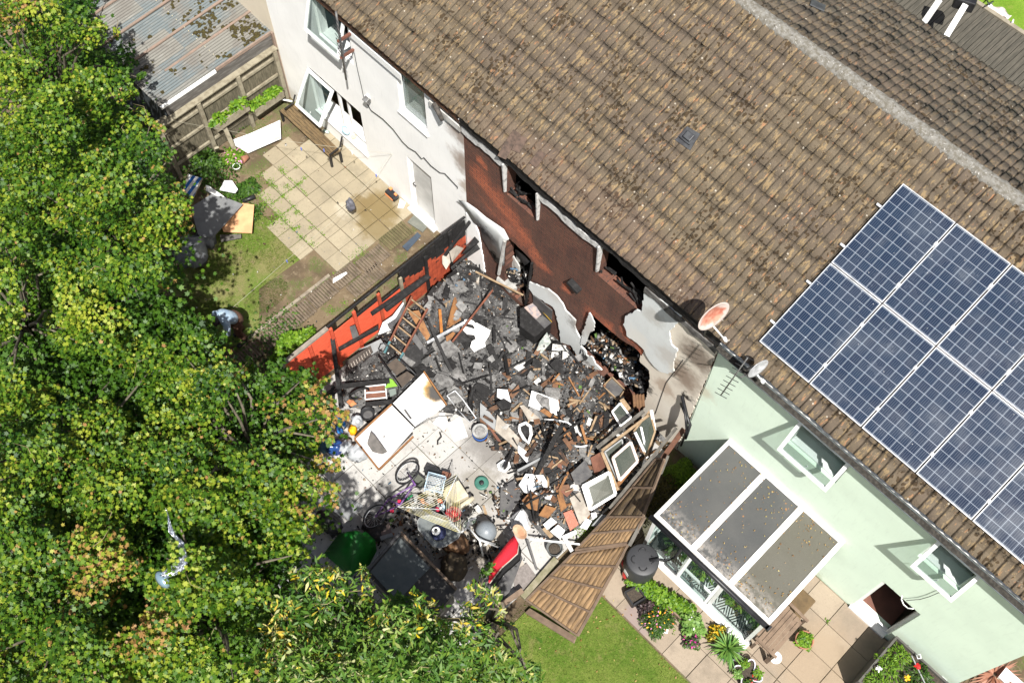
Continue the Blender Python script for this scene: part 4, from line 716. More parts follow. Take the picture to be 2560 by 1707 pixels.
# ================================================================ FURNITURE
def bench(label, A, B, C_, D_, z, m, slats=5, back=False, leg=None):
    # seat quad A-B (one end), D-C (other end); slats run A->D
    t = thing('garden_bench', label, 'bench', ((A + B + C_ + D_) / 4) * 1.0); t.location.z = 0
    for k in range(slats):
        v0, v1 = (k + .06) / slats, (k + .94) / slats; b = MB(); b.plate([A.lerp(B, v0), D_.lerp(C_, v0), D_.lerp(C_, v1), A.lerp(B, v1)], .025); b.build('seat_slat', m, t)
    for a, q in ((A, B), (D_, C_)):
        for p in (a.lerp(q, .08), a.lerp(q, .92)): b = MB(); b.beam(p - Vector((0, 0, .02)), Vector((p.x, p.y, 0)), .05, .05); b.build('leg', leg or m, t)
    return t
zb = .42
t = bench('long weathered slatted bench under the open ground floor window', g('J', 385, 1085, zb), g('J', 520, 1010, zb), g('J', 985, 1480, zb), g('J', 870, 1535, zb), zb, mat('brown_bench_timber', (.24, .16, .075), (.13, .09, .045), 4, .4, .65, rough=.8, stretch=(1.5, 6, 1), bump=.4), 5, leg=M_black)
for (p0, p1, p2) in (((440, 1070), (520, 1010), (540, 930)), ((880, 1520), (980, 1440), (1000, 1340))):
    b = MB(); b.tube([g('J', *p0, .45), g('J', *p0, .62), g('J', *p1, .62), g('J', *p2, .72)], .022, 6); b.build('iron_arm', M_char, t)
A_, B_, C__, D__ = [g('V', x, y, .45) for x, y in ((1190, 1065), (1390, 1265), (1765, 835), (1575, 640))]
t = bench('slatted wooden garden bench against the conservatory side', A_, B_, C__, D__, .45, M_lapf, 5)
for a, q in ((A_, B_), (D__, C__)): b = MB(); b.beam(a + Vector((-.04, 0, .2)), q + Vector((.05, 0, .2)), .06, .035); b.build('armrest', M_lapf, t); b = MB(); b.beam(q + Vector((0, 0, .18)), Vector((q.x, q.y, 0)), .05, .05); b.build('arm_post', M_lapf, t)
b = MB(); b.beam(A_ + Vector((-.05, -.02, .42)), D__ + Vector((-.05, .02, .42)), .05, .07); 
for k in range(9): c = (A_ + Vector((-.05, 0, .02))).lerp(D__ + Vector((-.05, 0, .02)), (k + .5) / 9); b.beam(c, c + Vector((0, 0, .4)), .03, .04)
b.build('backrest', M_lapf, t)
# water butt
c = Vector((5.83, -2.5, 0)); t = thing('water_butt', 'round black water butt with lid beside the conservatory corner', 'water butt', c)
b = MB(); b.lathe(c, [(.27, 0), (.30, .1), (.325, .45), (.32, .8), (.30, .86)], 32); b.build('barrel', mat('charcoal_plastic', (.045, .046, .05), (.06, .061, .065), 3, rough=.5), t)
b = MB(); b.lathe(c + Vector((0, 0, .86)), [(.315, 0), (.315, .03), (.29, .045), (.12, .05), (.02, .052)], 32); l = b.build('lid', mat('lid_plastic', (.055, .056, .06), rough=.5), t)
for a in (0.3, 1.9, 3.5, 5.0): b = MB(); pts = [c + Vector(((.17 + .05 * math.sin(u * 3.1)) * math.cos(a + u * .9), (.17 + .05 * math.sin(u * 3.1)) * math.sin(a + u * .9), .915)) for u in fr(0, 1, 8)]; b.tube(pts, .012, 5); b.build('lid_rib', M_black, l)
b = MB(); b.tube([c + Vector((.1, .08, .93)), c + Vector((.22, .2, .98)), c + Vector((.33, .27, 1.0)), c + Vector((.42, .36, 1.25)), c + Vector((.45, .42, 1.95))], .03, 8); b.build('downpipe', M_black, t)
b = MB(); b.plate([c + Vector((-.15, -.30, .42)), c + Vector((-.02, -.335, .42)), c + Vector((-.02, -.335, .58)), c + Vector((-.15, -.30, .58))], .004); b.build('sticker', M_whiteclean, t)
# step, mat, bits on the right patio
b = MB(); b.box(8.30, 8.66, -.98, -.42, .0, .05)
o = b.build('doormat', mat('brown_ribbed_doormat', (.20, .13, .06), (.13, .085, .04), 5), base='auto', bevel=.03); tag(o, 'brown ribbed doormat beyond the end of the garden bench', 'doormat')
b = MB(); b.lathe(g('V', 1420, 1270, .02), [(.09, 0), (.12, .1), (.11, .1), (.08, .02)], 20); tag(b.build('white_bowl', M_whiteclean, base='auto'), 'small white bowl on the paving at the end of the garden bench', 'bowl')
t = thing('low_wall', 'pale green low wall stub at the bottom right corner beyond the house', 'wall', (12.2, .9, 0)); b = MB(); b.box(11.9, 13.2, .75, .95, 0, .5); b.build('wall', M_rgreen, t); b = MB(); b.box(11.88, 13.2, .73, .97, .501, .54); b.build('coping', M_white, t)
# duckboards along the left path
M_duck = mat('worn_slat_timber', (.24, .185, .13), (.15, .115, .08), 6, .4, .65, rough=.9, bump=.4); M_duckg = mat('algae_green_slats', (.20, .165, .08), (.13, .115, .05), 6, rough=.9, bump=.4)
dk = [(-3.46, -3.04, -1.15, -.42, M_duckg, 'greenish slatted duckboard below the back door step'), (-3.36, -2.95, -1.93, -1.22, M_duck, 'dark slatted duckboard next to the greenish one'), (-3.44, -3.06, -2.62, -1.98, M_duck, 'third slatted duckboard down the path from the door'), (-3.02, -2.66, -2.5, -1.6, M_duck, 'slatted duckboard set beside the path next to the litter'),
      (-3.44, -3.04, -3.3, -2.66, M_duck, 'fourth slatted duckboard down the path'), (-3.42, -3.0, -3.98, -3.34, M_duck, 'fifth slatted duckboard, half way to the tree shade'), (-3.42, -2.98, -4.7, -4.02, M_duck, 'slatted duckboard at the edge of the tree shade'), (-3.4, -2.98, -5.45, -4.76, M_duck, 'last slatted duckboard, deep in the tree shade')]
for x0, x1, y0, y1, m, lb in dk:
    t = thing('duckboard', lb, 'duckboard', ((x0 + x1) / 2, (y0 + y1) / 2, 0), 'slatted timber duckboards along the path'); y = y0; b = MB()
    while y < y1 - .04: b.hexa([(x0, y, .03), (x1, y + rnd.uniform(-.01, .01), .03), (x1, y + .045, .03), (x0, y + .045, .03), (x0, y, .055), (x1, y, .055), (x1, y + .045, .055), (x0, y + .045, .055)]); y += .066
    b.build('slats', m, t); b = MB(); b.box(x0 + .03, x0 + .07, y0, y1, .0, .029); b.box(x1 - .07, x1 - .03, y0, y1, .0, .029); b.build('bearers', m, t)
b = MB(); b.plate([g('P', x, y, .02) for x, y in [(1640, 1000), (1740, 895), (1880, 990), (1790, 1100)]], .03); tag(b.build('stone_step', mat('grey_green_slab', (.19, .20, .17), (.27, .27, .23), 5, bump=.4), base='auto'), 'grey green stone slab in front of the white back door', 'slab')
b = MB(); b.plate([g('P', x, y, .08) for x, y in [(1590, 1240), (1740, 1100), (1775, 1135), (1640, 1285)]], .015); tag(b.build('blue_grey_tray', mat('slate_blue', (.08, .11, .15), (.06, .08, .11), 5, rough=.5), base='auto'), 'slate blue flat board lying across the end of the duckboards', 'board')
c = g('P', 1490, 735, .08); t = thing('battery_pack', 'black and orange battery at the foot of the white wall', 'battery', (c.x, c.y, 0)); b = MB(); b.obox((c.x, c.y, .09), .32, .16, .14); b.build('case', M_black, t, bevel=.015)
b = MB(); b.obox((c.x - .1, c.y + .06, .175), .07, .07, .03); b.obox((c.x + .1, c.y + .03, .175), .07, .05, .03); b.obox((c.x - .02, c.y - .085, .06), .26, .02, .03); b.build('orange_trim', mat('orange_plastic', (.70, .22, .08)), t)
b = MB(); b.plate([g('P', x, y, .02) for x, y in [(1570, 770), (1625, 810), (1600, 865), (1545, 860)]], .01); tag(b.build('white_tile', M_whiteclean, base='auto'), 'white plastic sheet beside the battery', 'sheet')
# ================================================================ BURNT YARD: DEBRIS
def pip(x, y, poly):
    c = False; n = len(poly)
    for i in range(n):
        x0, y0 = poly[i]; x1, y1 = poly[i - 1]
        if (y0 > y) != (y1 > y) and x < (x1 - x0) * (y - y0) / (y1 - y0) + x0: c = not c
    return c
hp = [g(f, a, c, .1) for f, a, c in (('A', 1210, 560), ('A', 1400, 850), ('A', 1560, 900), ('A', 1720, 980), ('C', 60, 600), ('C', 200, 760), ('C', 330, 960), ('C', 300, 1100), ('C', 380, 1300), ('C', 560, 1500), ('C', 760, 1500), ('C', 960, 1350), ('C', 1200, 1200), ('C', 1420, 960), ('C', 1520, 640))]
HP = [(p.x, p.y) for p in hp] + [(4.3, -.03), (-1.6, -.03), (-1.6, -3.6), (-1.0, -4.4), (-.2, -3.9), (-.2, -3.3), (.1, -2.8)]
PA = np.array(HP)
def pdist(X, Y):
    d = np.full(X.shape, 9.)
    for i in range(len(PA)):
        a, b_ = PA[i - 1], PA[i]; ab = b_ - a; t_ = np.clip(((X - a[0]) * ab[0] + (Y - a[1]) * ab[1]) / (ab @ ab), 0, 1); d = np.minimum(d, np.hypot(X - a[0] - t_ * ab[0], Y - a[1] - t_ * ab[1]))
    ins = np.zeros(X.shape, bool); n = len(PA)
    for i in range(n):
        x0, y0 = PA[i]; x1, y1 = PA[i - 1]
        if y0 == y1: continue
        ins ^= ((y0 > Y) != (y1 > Y)) & (X < (x1 - x0) * (Y - y0) / (y1 - y0) + x0)
    return np.where(ins, d, -d)
def heap(X, Y):
    X = np.asarray(X, float); Y = np.asarray(Y, float); d = pdist(X, Y); e = np.clip((d + .08) / .45, 0, 1) ** .8
    bumps = .16 + .62 * np.exp(-((X + .9) ** 2 + (Y + 1.3) ** 2) / .55) + .75 * np.exp(-((X + 1.15) ** 2 + (Y + .55) ** 2) / .35) + .55 * np.exp(-((X - 2.4) ** 2 + (Y + .25) ** 2) / .35) + .30 * np.exp(-((X - 1.9) ** 2 + (Y + .5) ** 2) / .5) + .38 * np.exp(-((X - 3.1) ** 2 + (Y + 1.5) ** 2) / 1.2) + .2 * np.exp(-((X - 3.3) ** 2 + (Y + 3.) ** 2) / .6) + .25 * np.exp(-((X + 1.) ** 2 + (Y + 3.) ** 2) / .5)
    return e * (bumps * (.55 + .9 * fbm(X * 1.7, Y * 1.7, 11)) + .20 * (fbm(X * 5, Y * 5, 13) - .45) + .08 * (fbm(X * 22, Y * 22, 17, 3) - .5)) - .03 - .25 * (d < -.08)
s = NT('ash_and_char'); n1 = s.noise(1.3, 5, .65); col = s.mix(s.ramp(n1, .38, .62), (.022, .021, .021), (.15, .147, .143)); col = s.mix(s.ramp(s.noise(14, 6, .75), .55, .7), col, (.30, .29, .28))
col = s.mix(s.ramp(s.noise(31, 5, .75), .52, .66), col, (.012, .012, .013)); col = s.mix(s.ramp(s.noise(4, 5, .7, s.pos((1, 1, 1), (4, 2, 1))), .62, .7), col, (.38, .37, .35)); col = s.mix(s.ramp(s.noise(9, 4, .7, s.pos((1, 1, 1), (7, 7, 1))), .66, .72), col, (.20, .11, .05))
s.bump(s.noise(45, 6, .8), 1., .04); M_ash = s.done(col, .95)
X = np.linspace(-1.65, 5.3, 400); Y = np.linspace(-5.6, -.02, 330); XX, YY = np.meshgrid(X, Y)
tag(grid_mesh('ash_heap', np.stack([XX, YY, heap(XX, YY)], -1), M_ash), 'mound of black char and grey ash filling the burnt yard', 'ash heap', None, 'stuff')
cols = [mat('frag_char', (.015, .015, .016), rough=.9), mat('frag_ash', (.20, .195, .185), (.32, .31, .30), 20), mat('frag_white', (.68, .66, .62), (.45, .43, .40), 20), mat('frag_brown', (.20, .11, .055), (.10, .06, .035), 20), mat('frag_orange', (.42, .19, .08), (.30, .13, .06), 20), mat('frag_tan', (.42, .33, .23), (.30, .22, .14), 20), mat('frag_green', (.12, .22, .05)), mat('frag_blue', (.10, .20, .32))]
def boxes(name, C, S, seed, mi, mats, label, cat):
    r = np.random.RandomState(seed); n = len(C); q = r.normal(size=(n, 4)); q[:, 1:3] *= .35; q /= np.linalg.norm(q, axis=1)[:, None]; w_, x, y, z = q.T
    R_ = np.stack([1 - 2 * (y * y + z * z), 2 * (x * y - z * w_), 2 * (x * z + y * w_), 2 * (x * y + z * w_), 1 - 2 * (x * x + z * z), 2 * (y * z - x * w_), 2 * (x * z - y * w_), 2 * (y * z + x * w_), 1 - 2 * (x * x + y * y)], -1).reshape(n, 3, 3)
    k = np.array([(-1, -1, -1), (1, -1, -1), (1, 1, -1), (-1, 1, -1), (-1, -1, 1), (1, -1, 1), (1, 1, 1), (-1, 1, 1)]) * .5
    V = k[None] * S[:, None, :]; V = V * (1 + r.uniform(-.35, .35, size=V.shape)); V = np.einsum('nij,nkj->nki', R_, V) + C[:, None, :]
    F = np.array([(3, 2, 1, 0), (4, 5, 6, 7), (0, 1, 5, 4), (1, 2, 6, 5), (2, 3, 7, 6), (3, 0, 4, 7)]); Q = (F[None] + 8 * np.arange(n)[:, None, None]).reshape(-1, 4)
    o = grid_mesh(name, V.reshape(-1, 8, 3), mats, quads=Q); o.data.polygons.foreach_set('material_index', np.repeat(mi, 6).astype(np.int32)); return tag(o, label, cat, None, 'stuff')
r = np.random.RandomState(5); N_ = 9000; x = r.uniform(-1.6, 5.0, N_); y = r.uniform(-5.4, -.05, N_); d = pdist(x, y); k = (d > -.22) & ((d > 0) | (r.rand(N_) < .35)) & ((x > 1.2) | (r.rand(N_) < .55)); x, y = x[k], y[k]; N_ = len(x)
S = np.stack([r.gamma(2., .016, N_) + .012, r.gamma(2., .010, N_) + .01, r.uniform(.004, .02, N_)], -1); right = np.clip((x - .8) / 3, 0, 1)
mi = np.array([r.choice(8, p=pp / pp.sum()) for pp in (np.array([.36, .36, .07, .07, .02, .04, .006, .008])[None] * (1 - right[:, None]) + np.array([.26, .24, .08, .22, .06, .14, .006, .01])[None] * right[:, None])])
boxes('rubble_fragments', np.stack([x, y, np.maximum(heap(x, y), 0) + .01 + S[:, 2]], -1), S, 3, mi, cols, 'countless small burnt fragments strewn over the ash heap', 'rubble')
r = np.random.RandomState(9); N_ = 900; x = r.uniform(-1.5, 4.6, N_); y = r.uniform(-7.5, -3.2, N_); S = np.stack([r.gamma(2., .010, N_) + .008, r.gamma(2., .008, N_) + .008, r.uniform(.003, .012, N_)], -1)
boxes('yard_litter', np.stack([x, y, .004 + S[:, 2]], -1), S, 4, r.choice(8, N_, p=[.35, .2, .15, .12, .04, .1, .02, .02]), cols, 'fine black and pale litter scattered over the yard paving', 'litter')
r = np.random.RandomState(19); N_ = 420; x = r.uniform(-8., -1.8, N_); y = r.uniform(-5.5, -.3, N_); kk = (x > -3.1) | (r.rand(N_) < .45); x, y = x[kk], y[kk]; N_ = len(x); S = np.stack([r.gamma(2., .009, N_) + .008, r.gamma(2., .008, N_) + .008, r.uniform(.003, .012, N_)], -1)
boxes('garden_litter', np.stack([x, y, .012 + S[:, 2]], -1), S, 4, r.choice(8, N_, p=[.15, .25, .25, .15, .04, .1, .02, .04]), cols, 'crumbs of litter and plaster scattered over the left garden', 'litter')
# planks and boards of the heap: individual pieces
M_greyash = mat('ragged_ash_sheet', (.34, .335, .32), (.16, .155, .15), 9, bump=.6, spots=[((.05, .05, .05), 14, .6, .7)])
def Hh(x, y): return float(max(heap(np.array([x]), np.array([y]))[0], 0))
pk = [('charred_timber', 'long heavy charred beam tumbled on the ash heap', M_char, 16, (-1.0, 3.6, -2.9, -.4), (.6, 1.2), .06, 'long charred beams on the heap'), ('scorched_board', 'long scorched brown board in the right hand debris', mat('scorched_brown', (.17, .09, .05), (.05, .035, .028), 7, .4, .6), 16, (1.2, 4.3, -3.6, -.4), (.35, .8), .08, 'long scorched brown boards in the debris'), ('charred_batten', 'black charred batten lying among the ash', M_char, 72, (-1.4, 3.9, -3.4, -.2), (.2, .85), .032, 'charred battens scattered in the ash'),
      ('charred_board', 'short wide black charred board in the debris', M_char, 38, (-1.4, 3.9, -3.2, -.2), (.12, .4), .11, 'charred boards scattered in the ash'),
      ('scorched_lath', 'thin scorched orange brown lath in the debris', M_orangewood, 20, (1.6, 4.4, -3.9, -.5), (.15, .6), .035, 'orange brown laths in the right hand debris'),
      ('pale_lath', 'thin pale unburnt lath in the debris', M_rawwood, 44, (1.0, 4.5, -4.2, -.4), (.15, .5), .035, 'pale laths in the right hand debris'),
      ('broken_board', 'small broken white board in the debris', M_plaster, 14, (.8, 4.5, -4.3, -.4), (.10, .28), .14, 'broken white boards in the debris'),
      ('ash_block', 'pale grey crumbling block half buried in ash', mat('crumbling_grey_block', (.36, .355, .34), (.22, .215, .21), 14, bump=.6), 26, (-1.2, 3.6, -3.2, -.3), (.08, .2), .12, 'pale crumbling blocks in the ash'),
      ('brown_chipboard', 'small broken brown chipboard piece in the debris', mat('brown_chipboard', (.26, .13, .07), (.17, .09, .05), 9), 36, (.8, 4.5, -4.2, -.4), (.12, .32), .11, 'brown chipboard pieces in the debris')]
rp = random.Random(21)
for nm, lb, m, cnt, (a0, a1, b0, b1), (l0, l1), wd_, grp in pk:
    c = 0; tries = 0
    while c < cnt and tries < 900:
        tries += 1; x, y = rp.uniform(a0, a1), rp.uniform(b0, b1)
        if not pip(x, y, HP): continue
        l = rp.uniform(l0, l1); a = rp.uniform(0, 6.28); ww = wd_ * rp.uniform(.7, 1.3); z = Hh(x, y) + rp.uniform(.02, .12); t_ = rp.uniform(-.25, .35)
        d_ = Vector((math.cos(a), math.sin(a), t_)) * l / 2; p0, p1 = Vector((x, y, z)) - d_, Vector((x, y, z)) + d_
        if p1.y > -.06 or p0.y > -.06 or min(p0.x, p1.x) < -1.58: continue
        b = MB(); b.beam(p0, p1, ww, .018 if 'block' not in nm else ww * .6, (rp.uniform(-.4, .4), rp.uniform(-.4, .4), 1), jag=.02 + ww * .2); tag(b.build(nm, m, base='auto'), lb, nm.replace('_', ' '), grp); c += 1
r = random.Random(77)
for k in range(46):
    x, y = r.uniform(-1.4, 3.8), r.uniform(-3.3, -.25)
    if not pip(x, y, HP): continue
    s0 = r.uniform(.06, .16); b = MB(); V = bmesh.ops.create_icosphere(b.b, subdivisions=2, radius=s0)['verts']
    for v in V: v.co = v.co * (1 + r.uniform(-.28, .28)); v.co = Vector((v.co.x * r.uniform(.95, 1.05) * 1.3, v.co.y, v.co.z * .6)) + Vector((x, y, Hh(x, y) + .03))
    m_ = k % 3; tag(b.build(('char_lump', 'ash_lump', 'char_lump')[m_], (M_char, cols[1], M_ash)[m_], base='auto'), ('black lump of char sitting in the ash', 'grey lump of ash and plaster', 'ash streaked lump of char in the heap')[m_], 'lump', ('black char lumps in the ash', 'grey ash lumps in the heap', 'ash streaked char lumps')[m_])
r = np.random.RandomState(61); N_ = 1500; x = np.concatenate([r.uniform(-.45, .3, 300), r.uniform(1.9, 3.5, 1200)]); y = r.uniform(-.02, 1.3, N_); S = np.stack([r.gamma(2., .025, N_) + .015, r.gamma(2., .015, N_) + .01, r.uniform(.006, .03, N_)], -1)
boxes('interior_rubble', np.stack([x, y, .9 - .45 * y + .25 * fbm(x * 3, y * 3, 5) - .15 * r.rand(N_)], -1) * np.array([1, 1, 1]), S * 1.4, 8, r.choice(8, N_, p=[.5, .2, .08, .1, .03, .07, .01, .01]), cols, 'burnt rubble lying inside the ruined ground floor room', 'rubble')
r = random.Random(88); c = 0
while c < 16:
    x, y = r.uniform(-1.3, 3.6), r.uniform(-3.1, -.3)
    if not pip(x, y, HP): continue
    n = r.randint(7, 11); s0 = r.uniform(.12, .28); a0 = r.uniform(0, 6); tz = (r.uniform(-.3, .3), r.uniform(-.3, .3)); pts = []
    for k in range(n): a = a0 + 2 * math.pi * k / n; q = s0 * r.uniform(.55, 1.1); dx, dy = q * math.cos(a) * 1.3, q * math.sin(a); pts.append(Vector((x + dx, min(y + dy, -.05), Hh(x, y) + .1 + dx * tz[0] + dy * tz[1])))
    b = MB(); b.plate(pts, .02); k = c % 2; tag(b.build('warped_sheet', (M_greyash, M_char)[k], base='auto'), ('ragged ash grey sheet lying on the heap', 'ragged black sheet lying on the heap')[k], 'sheet', ('ragged grey sheets on the heap', 'ragged black sheets on the heap')[k]); c += 1
# named pieces: polygon outlines lifted to their height
def pl(name, label, cat, m, fr_, z, pts, t=.02, bevel=0.):
    zz = z if isinstance(z, (list, tuple)) else [z] * len(pts); b = MB(); b.plate([g(fr_, x, y, q) for (x, y), q in zip(pts, zz)], t); return tag(b.build(name, m, base='auto', bevel=bevel), label, cat)
def bm(name, label, cat, m, fr_, p0, z0, p1, z1, wd_=.05, th=.04, jag=.01): b = MB(); b.beam(g(fr_, *p0, z0), g(fr_, *p1, z1), wd_, th, jag=jag); return tag(b.build(name, m, base='auto'), label, cat)
def tb(name, label, cat, m, fr_, pts, r_, r2=None): b = MB(); b.tube([g(fr_, x, y, z) for x, y, z in pts], r_, 7, r2); return tag(b.build(name, m, base='auto'), label, cat)
M_whitebd = mat('white_board', (.74, .735, .72), (.60, .59, .57), 5, .45, .75, rough=.55, spots=[((.16, .14, .12), 11, .7, .8)])
M_beige = mat('beige_board', (.52, .47, .40), (.42, .37, .31), 5, spots=[((.12, .10, .08), 10, .66, .78)]); M_brownbd = mat('red_brown_board2', (.28, .12, .075), (.20, .085, .055), 6); M_greybd = mat('dark_grey_board', (.10, .097, .10), (.16, .155, .15), 5, spots=[((.03, .03, .03), 8, .6, .7)])
M_lgrey = mat('light_grey_board', (.42, .43, .43), (.32, .33, .33), 5)
t = thing('wardrobe_front', 'large white two-part wardrobe door lying flat with a scorched brown corner', 'wardrobe door', g('A', 990, 990, .35))
s = NT('white_door_with_scorch'); c1 = s.mix(s.math('MULTIPLY', s.ramp(s.noise(5, 6, .7), .5, .8), .5), (.78, .775, .76), (.45, .44, .42)); sc = tuple(g('A', 1330, 690, .42)); c1 = s.mix(s.blob(sc, .33, .4, .15, 5), c1, (.36, .22, .07)); c1 = s.mix(s.blob(tuple(g('A', 1345, 700, .42)), .24, .5, .13, 6), c1, (.07, .065, .06)); M_wd = s.done(c1, .5)
b = MB(); b.plate([g('A', x, y, .42) for x, y in [(1210, 515), (1425, 835), (1130, 1045), (905, 820)]], .05); b.build('upper_door', M_wd, t, bevel=.006)
b = MB(); b.plate([g('A', x, y, .40) for x, y in [(898, 832), (1120, 1058), (775, 1450), (545, 1165)]], .05); b.build('lower_door', M_wd, t, bevel=.006)
for a, q in (((898, 828), (535, 1160)), ((535, 1165), (772, 1465)), ((775, 1465), (1110, 1140)), ((1215, 508), (1435, 830))): b = MB(); b.beam(g('A', *a, .415), g('A', *q, .415), .03, .06); b.build('edge_trim', M_orangewood, t)
b = MB(); b.plate([g('A', x, y, .435) for x, y in [(1015, 880), (1035, 872), (1098, 960), (1080, 972)]], .012); b.build('handle_recess', M_greybd, t)
b = MB(); b.beam(g('A', 910, 822, .44), g('A', 1125, 1048, .44), .02, .02, jag=.02); b.build('charred_joint', M_char, t)
b = MB(); b.lathe(g('A', 825, 1143, .40), [(.022, 0), (.022, .012), (.01, .014)], 12); b.build('knob', M_steel, t)
pl('half_moon_shell', 'dark grey half-moon plastic shell resting on the white wardrobe door', 'plastic shell', mat('ashen_plastic', (.20, .18, .165), (.13, .12, .11), 6), 'Y', [.62, .58, .5, .48, .5, .56], [(1455, 690), (1550, 770), (1812, 1125), (1700, 1180), (1490, 1125), (1375, 950)], .03)
def tub(name, label, cat, c, r_, h, m, mi=None, taper=.85, fill=.6, rim=True):
    t = thing(name, label, cat, (c.x, c.y, c.z)); b = MB(); b.lathe(c, [(r_ * taper, 0), (r_, h), (r_ * 1.05, h), (r_ * 1.05, h + .015), (r_ * .94, h + .015), (r_ * .92, h * fill + .005)], 24); b.build('body', m, t)
    if mi: b = MB(); b.lathe(c, [(r_ * .9, h * fill), (r_ * .5, h * fill + .012), (.01, h * fill + .015)], 24); b.build('contents', mi, t)
    return t
M_soil = mat('potting_soil', (.10, .075, .05), (.05, .038, .028), 30, bump=1.)
tub('black_tub', 'round black tub standing beside the long brown trimmed edge of the white door', 'tub', g('A', 672, 950, .05), .145, .2, M_black, M_greybd)
t = tub('paint_drum', 'blue banded drum with ash crusted top between the door and the debris', 'drum', g('A', 1765, 1130, .0), .155, .26, mat('pale_drum', (.50, .50, .48), (.36, .36, .35), 8), mat('ash_crust', (.40, .39, .37), (.25, .24, .23), 25), .97, .95)
b = MB(); c = g('A', 1765, 1130, 0); b.lathe(c, [(.157, .05), (.159, .05), (.160, .15), (.157, .15)], 28); b.build('blue_band', mat('royal_blue', (.03, .12, .45)), t)
# ladder
t = thing('ladder', 'rust red ladder propped over the debris with pale rungs and teal feet', 'ladder', g('F', 560, 1040, .6)); a0, a1, c0, c1 = g('F', 640, 690, 1.15), g('F', 370, 1240, .75), g('F', 830, 840, 1.15), g('F', 535, 1375, .75)
M_rusty = mat('rust_red_rail', (.30, .10, .05), (.20, .07, .04), 9)
for p, q in ((a0, a1), (c0, c1)): b = MB(); b.beam(p, q, .035, .05); b.build('rail', M_rusty, t); b = MB(); b.beam(q, q + (q - p) * .26, .04, .05); b.build('foot', mat('teal_metal', (.10, .26, .28), (.07, .15, .17), 12), t)
for k in range(6): u = .06 + k * .2; b = MB(); b.beam(a0.lerp(a1, u), c0.lerp(c1, u), .03, .025); b.build('rung', M_rawwood, t)
pl('white_sheet', 'torn white plastic sheet wedged beside the top of the ladder', 'sheet', M_whitebd, 'F', [1.0, .95, .95, .8, .8, .85, .9, .9], [(530, 760), (400, 930), (280, 1010), (225, 1160), (380, 1100), (330, 1030), (440, 1000), (550, 800)])
pl('grey_board', 'dark grey triangular panel left of the ladder', 'panel', M_greybd, 'F', [1.0, .95, .85, .85, .9], [(545, 780), (440, 960), (330, 1030), (370, 1100), (560, 880)])
bm('charred_pole', 'long thin charred pole running from the ladder across the ash', 'pole', M_char, 'A', (1250, 0), 1.05, (1480, 500), .45, .06, .05)
bm('charred_rail', 'charred rail lying along the burnt end of the red fence', 'rail', M_char, 'I', (1475, 1110), 1.2, (1760, 890), 1.25, .09, .06)
bm('charred_rail', 'thick charred rail below the grey sheet at the red fence', 'rail', M_char, 'A', (385, 285), .8, (765, 75), .9, .07, .06, .04)
bm('charred_rail', 'charred rail leaning over the white wall corner at the fence top', 'rail', M_char, 'G', (60, 780), 1.1, (400, 320), 1.8, .06, .05)
bm('charred_rail', 'second charred rail parallel to the fence with a pale end', 'rail', M_char, 'F', (150, 900), 1.3, (830, 440), 1.15, .08, .05, .03)
bm('charred_post', 'tall charred post standing at the left end of the debris', 'post', M_char, 'A', (405, 860), .15, (315, 150), 1.35, .085, .085, .04)
bm('charred_post', 'shorter charred stick leaning on the tall charred post', 'post', M_char, 'A', (320, 900), .1, (320, 640), .6, .06, .05, .03)
pl('slotted_plate', 'brown slotted metal plate beside the red fence', 'metal plate', mat('brown_metal', (.12, .10, .085), (.08, .07, .06), 8, rough=.5), 'A', [.7, .85, .85, .7], [(440, 410), (690, 250), (715, 315), (475, 500)], .015)
b = MB()
for k in range(9): u = (k + .6) / 9.4; a = g('A', 475 + 235 * u, 492 - 178 * u, .87); b.beam(a, a + (g('A', 440, 410, .87) - g('A', 475, 500, .87)) * .45, .014, .006)
tag(b.build('plate_teeth', M_beige, base='auto'), 'row of pale teeth along the brown slotted plate', 'teeth')
pl('grey_sheet', 'pale blue grey sheet between the charred rail and the slotted plate', 'sheet', M_lgrey, 'A', .82, [(575, 290), (790, 185), (835, 250), (700, 340), (690, 255)])
t = thing('broken_chair', 'broken dark framed folding chair with a brown seat lying above the green box', 'chair', g('A', 950, 500, .5))
for p, q in (((770, 350), (1000, 690)), ((930, 330), (1145, 545)), ((850, 430), (960, 350)), ((1000, 690), (1145, 545))): b = MB(); b.tube([g('A', *p, .72), g('A', *q, .72)], .018, 6); b.build('frame', M_black, t)
b = MB(); b.plate([g('A', x, y, .72) for x, y in [(850, 435), (935, 362), (1045, 470), (945, 540)]], .02); b.build('seat', mat('brown_vinyl', (.13, .10, .075), (.09, .07, .055), 8), t)
b = MB(); b.plate([g('A', x, y, .72) for x, y in [(940, 570), (1050, 500), (1120, 550), (1000, 655)]], .02); b.build('backrest', mat('brown_vinyl', (.13, .10, .075)), t)
b = MB(); b.tube([g('A', x, y, .85) for x, y in [(800, 330), (770, 280), (790, 235), (830, 225), (870, 260)]], .015, 6); b.build('tube_loop', M_black, t)
pl('green_sheet', 'lime green plastic piece under the broken chair', 'plastic piece', mat('lime_green', (.25, .50, .05)), 'A', .42, [(870, 570), (905, 580), (955, 645), (830, 665), (860, 620)])
t = thing('open_crate', 'white edged crate of rusty bits next to the lime green piece', 'crate', g('A', 745, 710, .2)); b = MB(); b.plate([g('A', x, y, .30) for x, y in [(640, 660), (825, 640), (840, 750), (640, 775)]], .12); b.build('contents', M_brownbd, t)
for p, q in (((638, 655), (640, 780)), ((640, 715), (830, 700)), ((640, 778), (845, 760)), ((835, 620), (850, 770)), ((638, 652), (830, 632))): b = MB(); b.beam(g('A', *p, .34), g('A', *q, .34), .02, .03); b.build('edge', M_whiteclean, t)
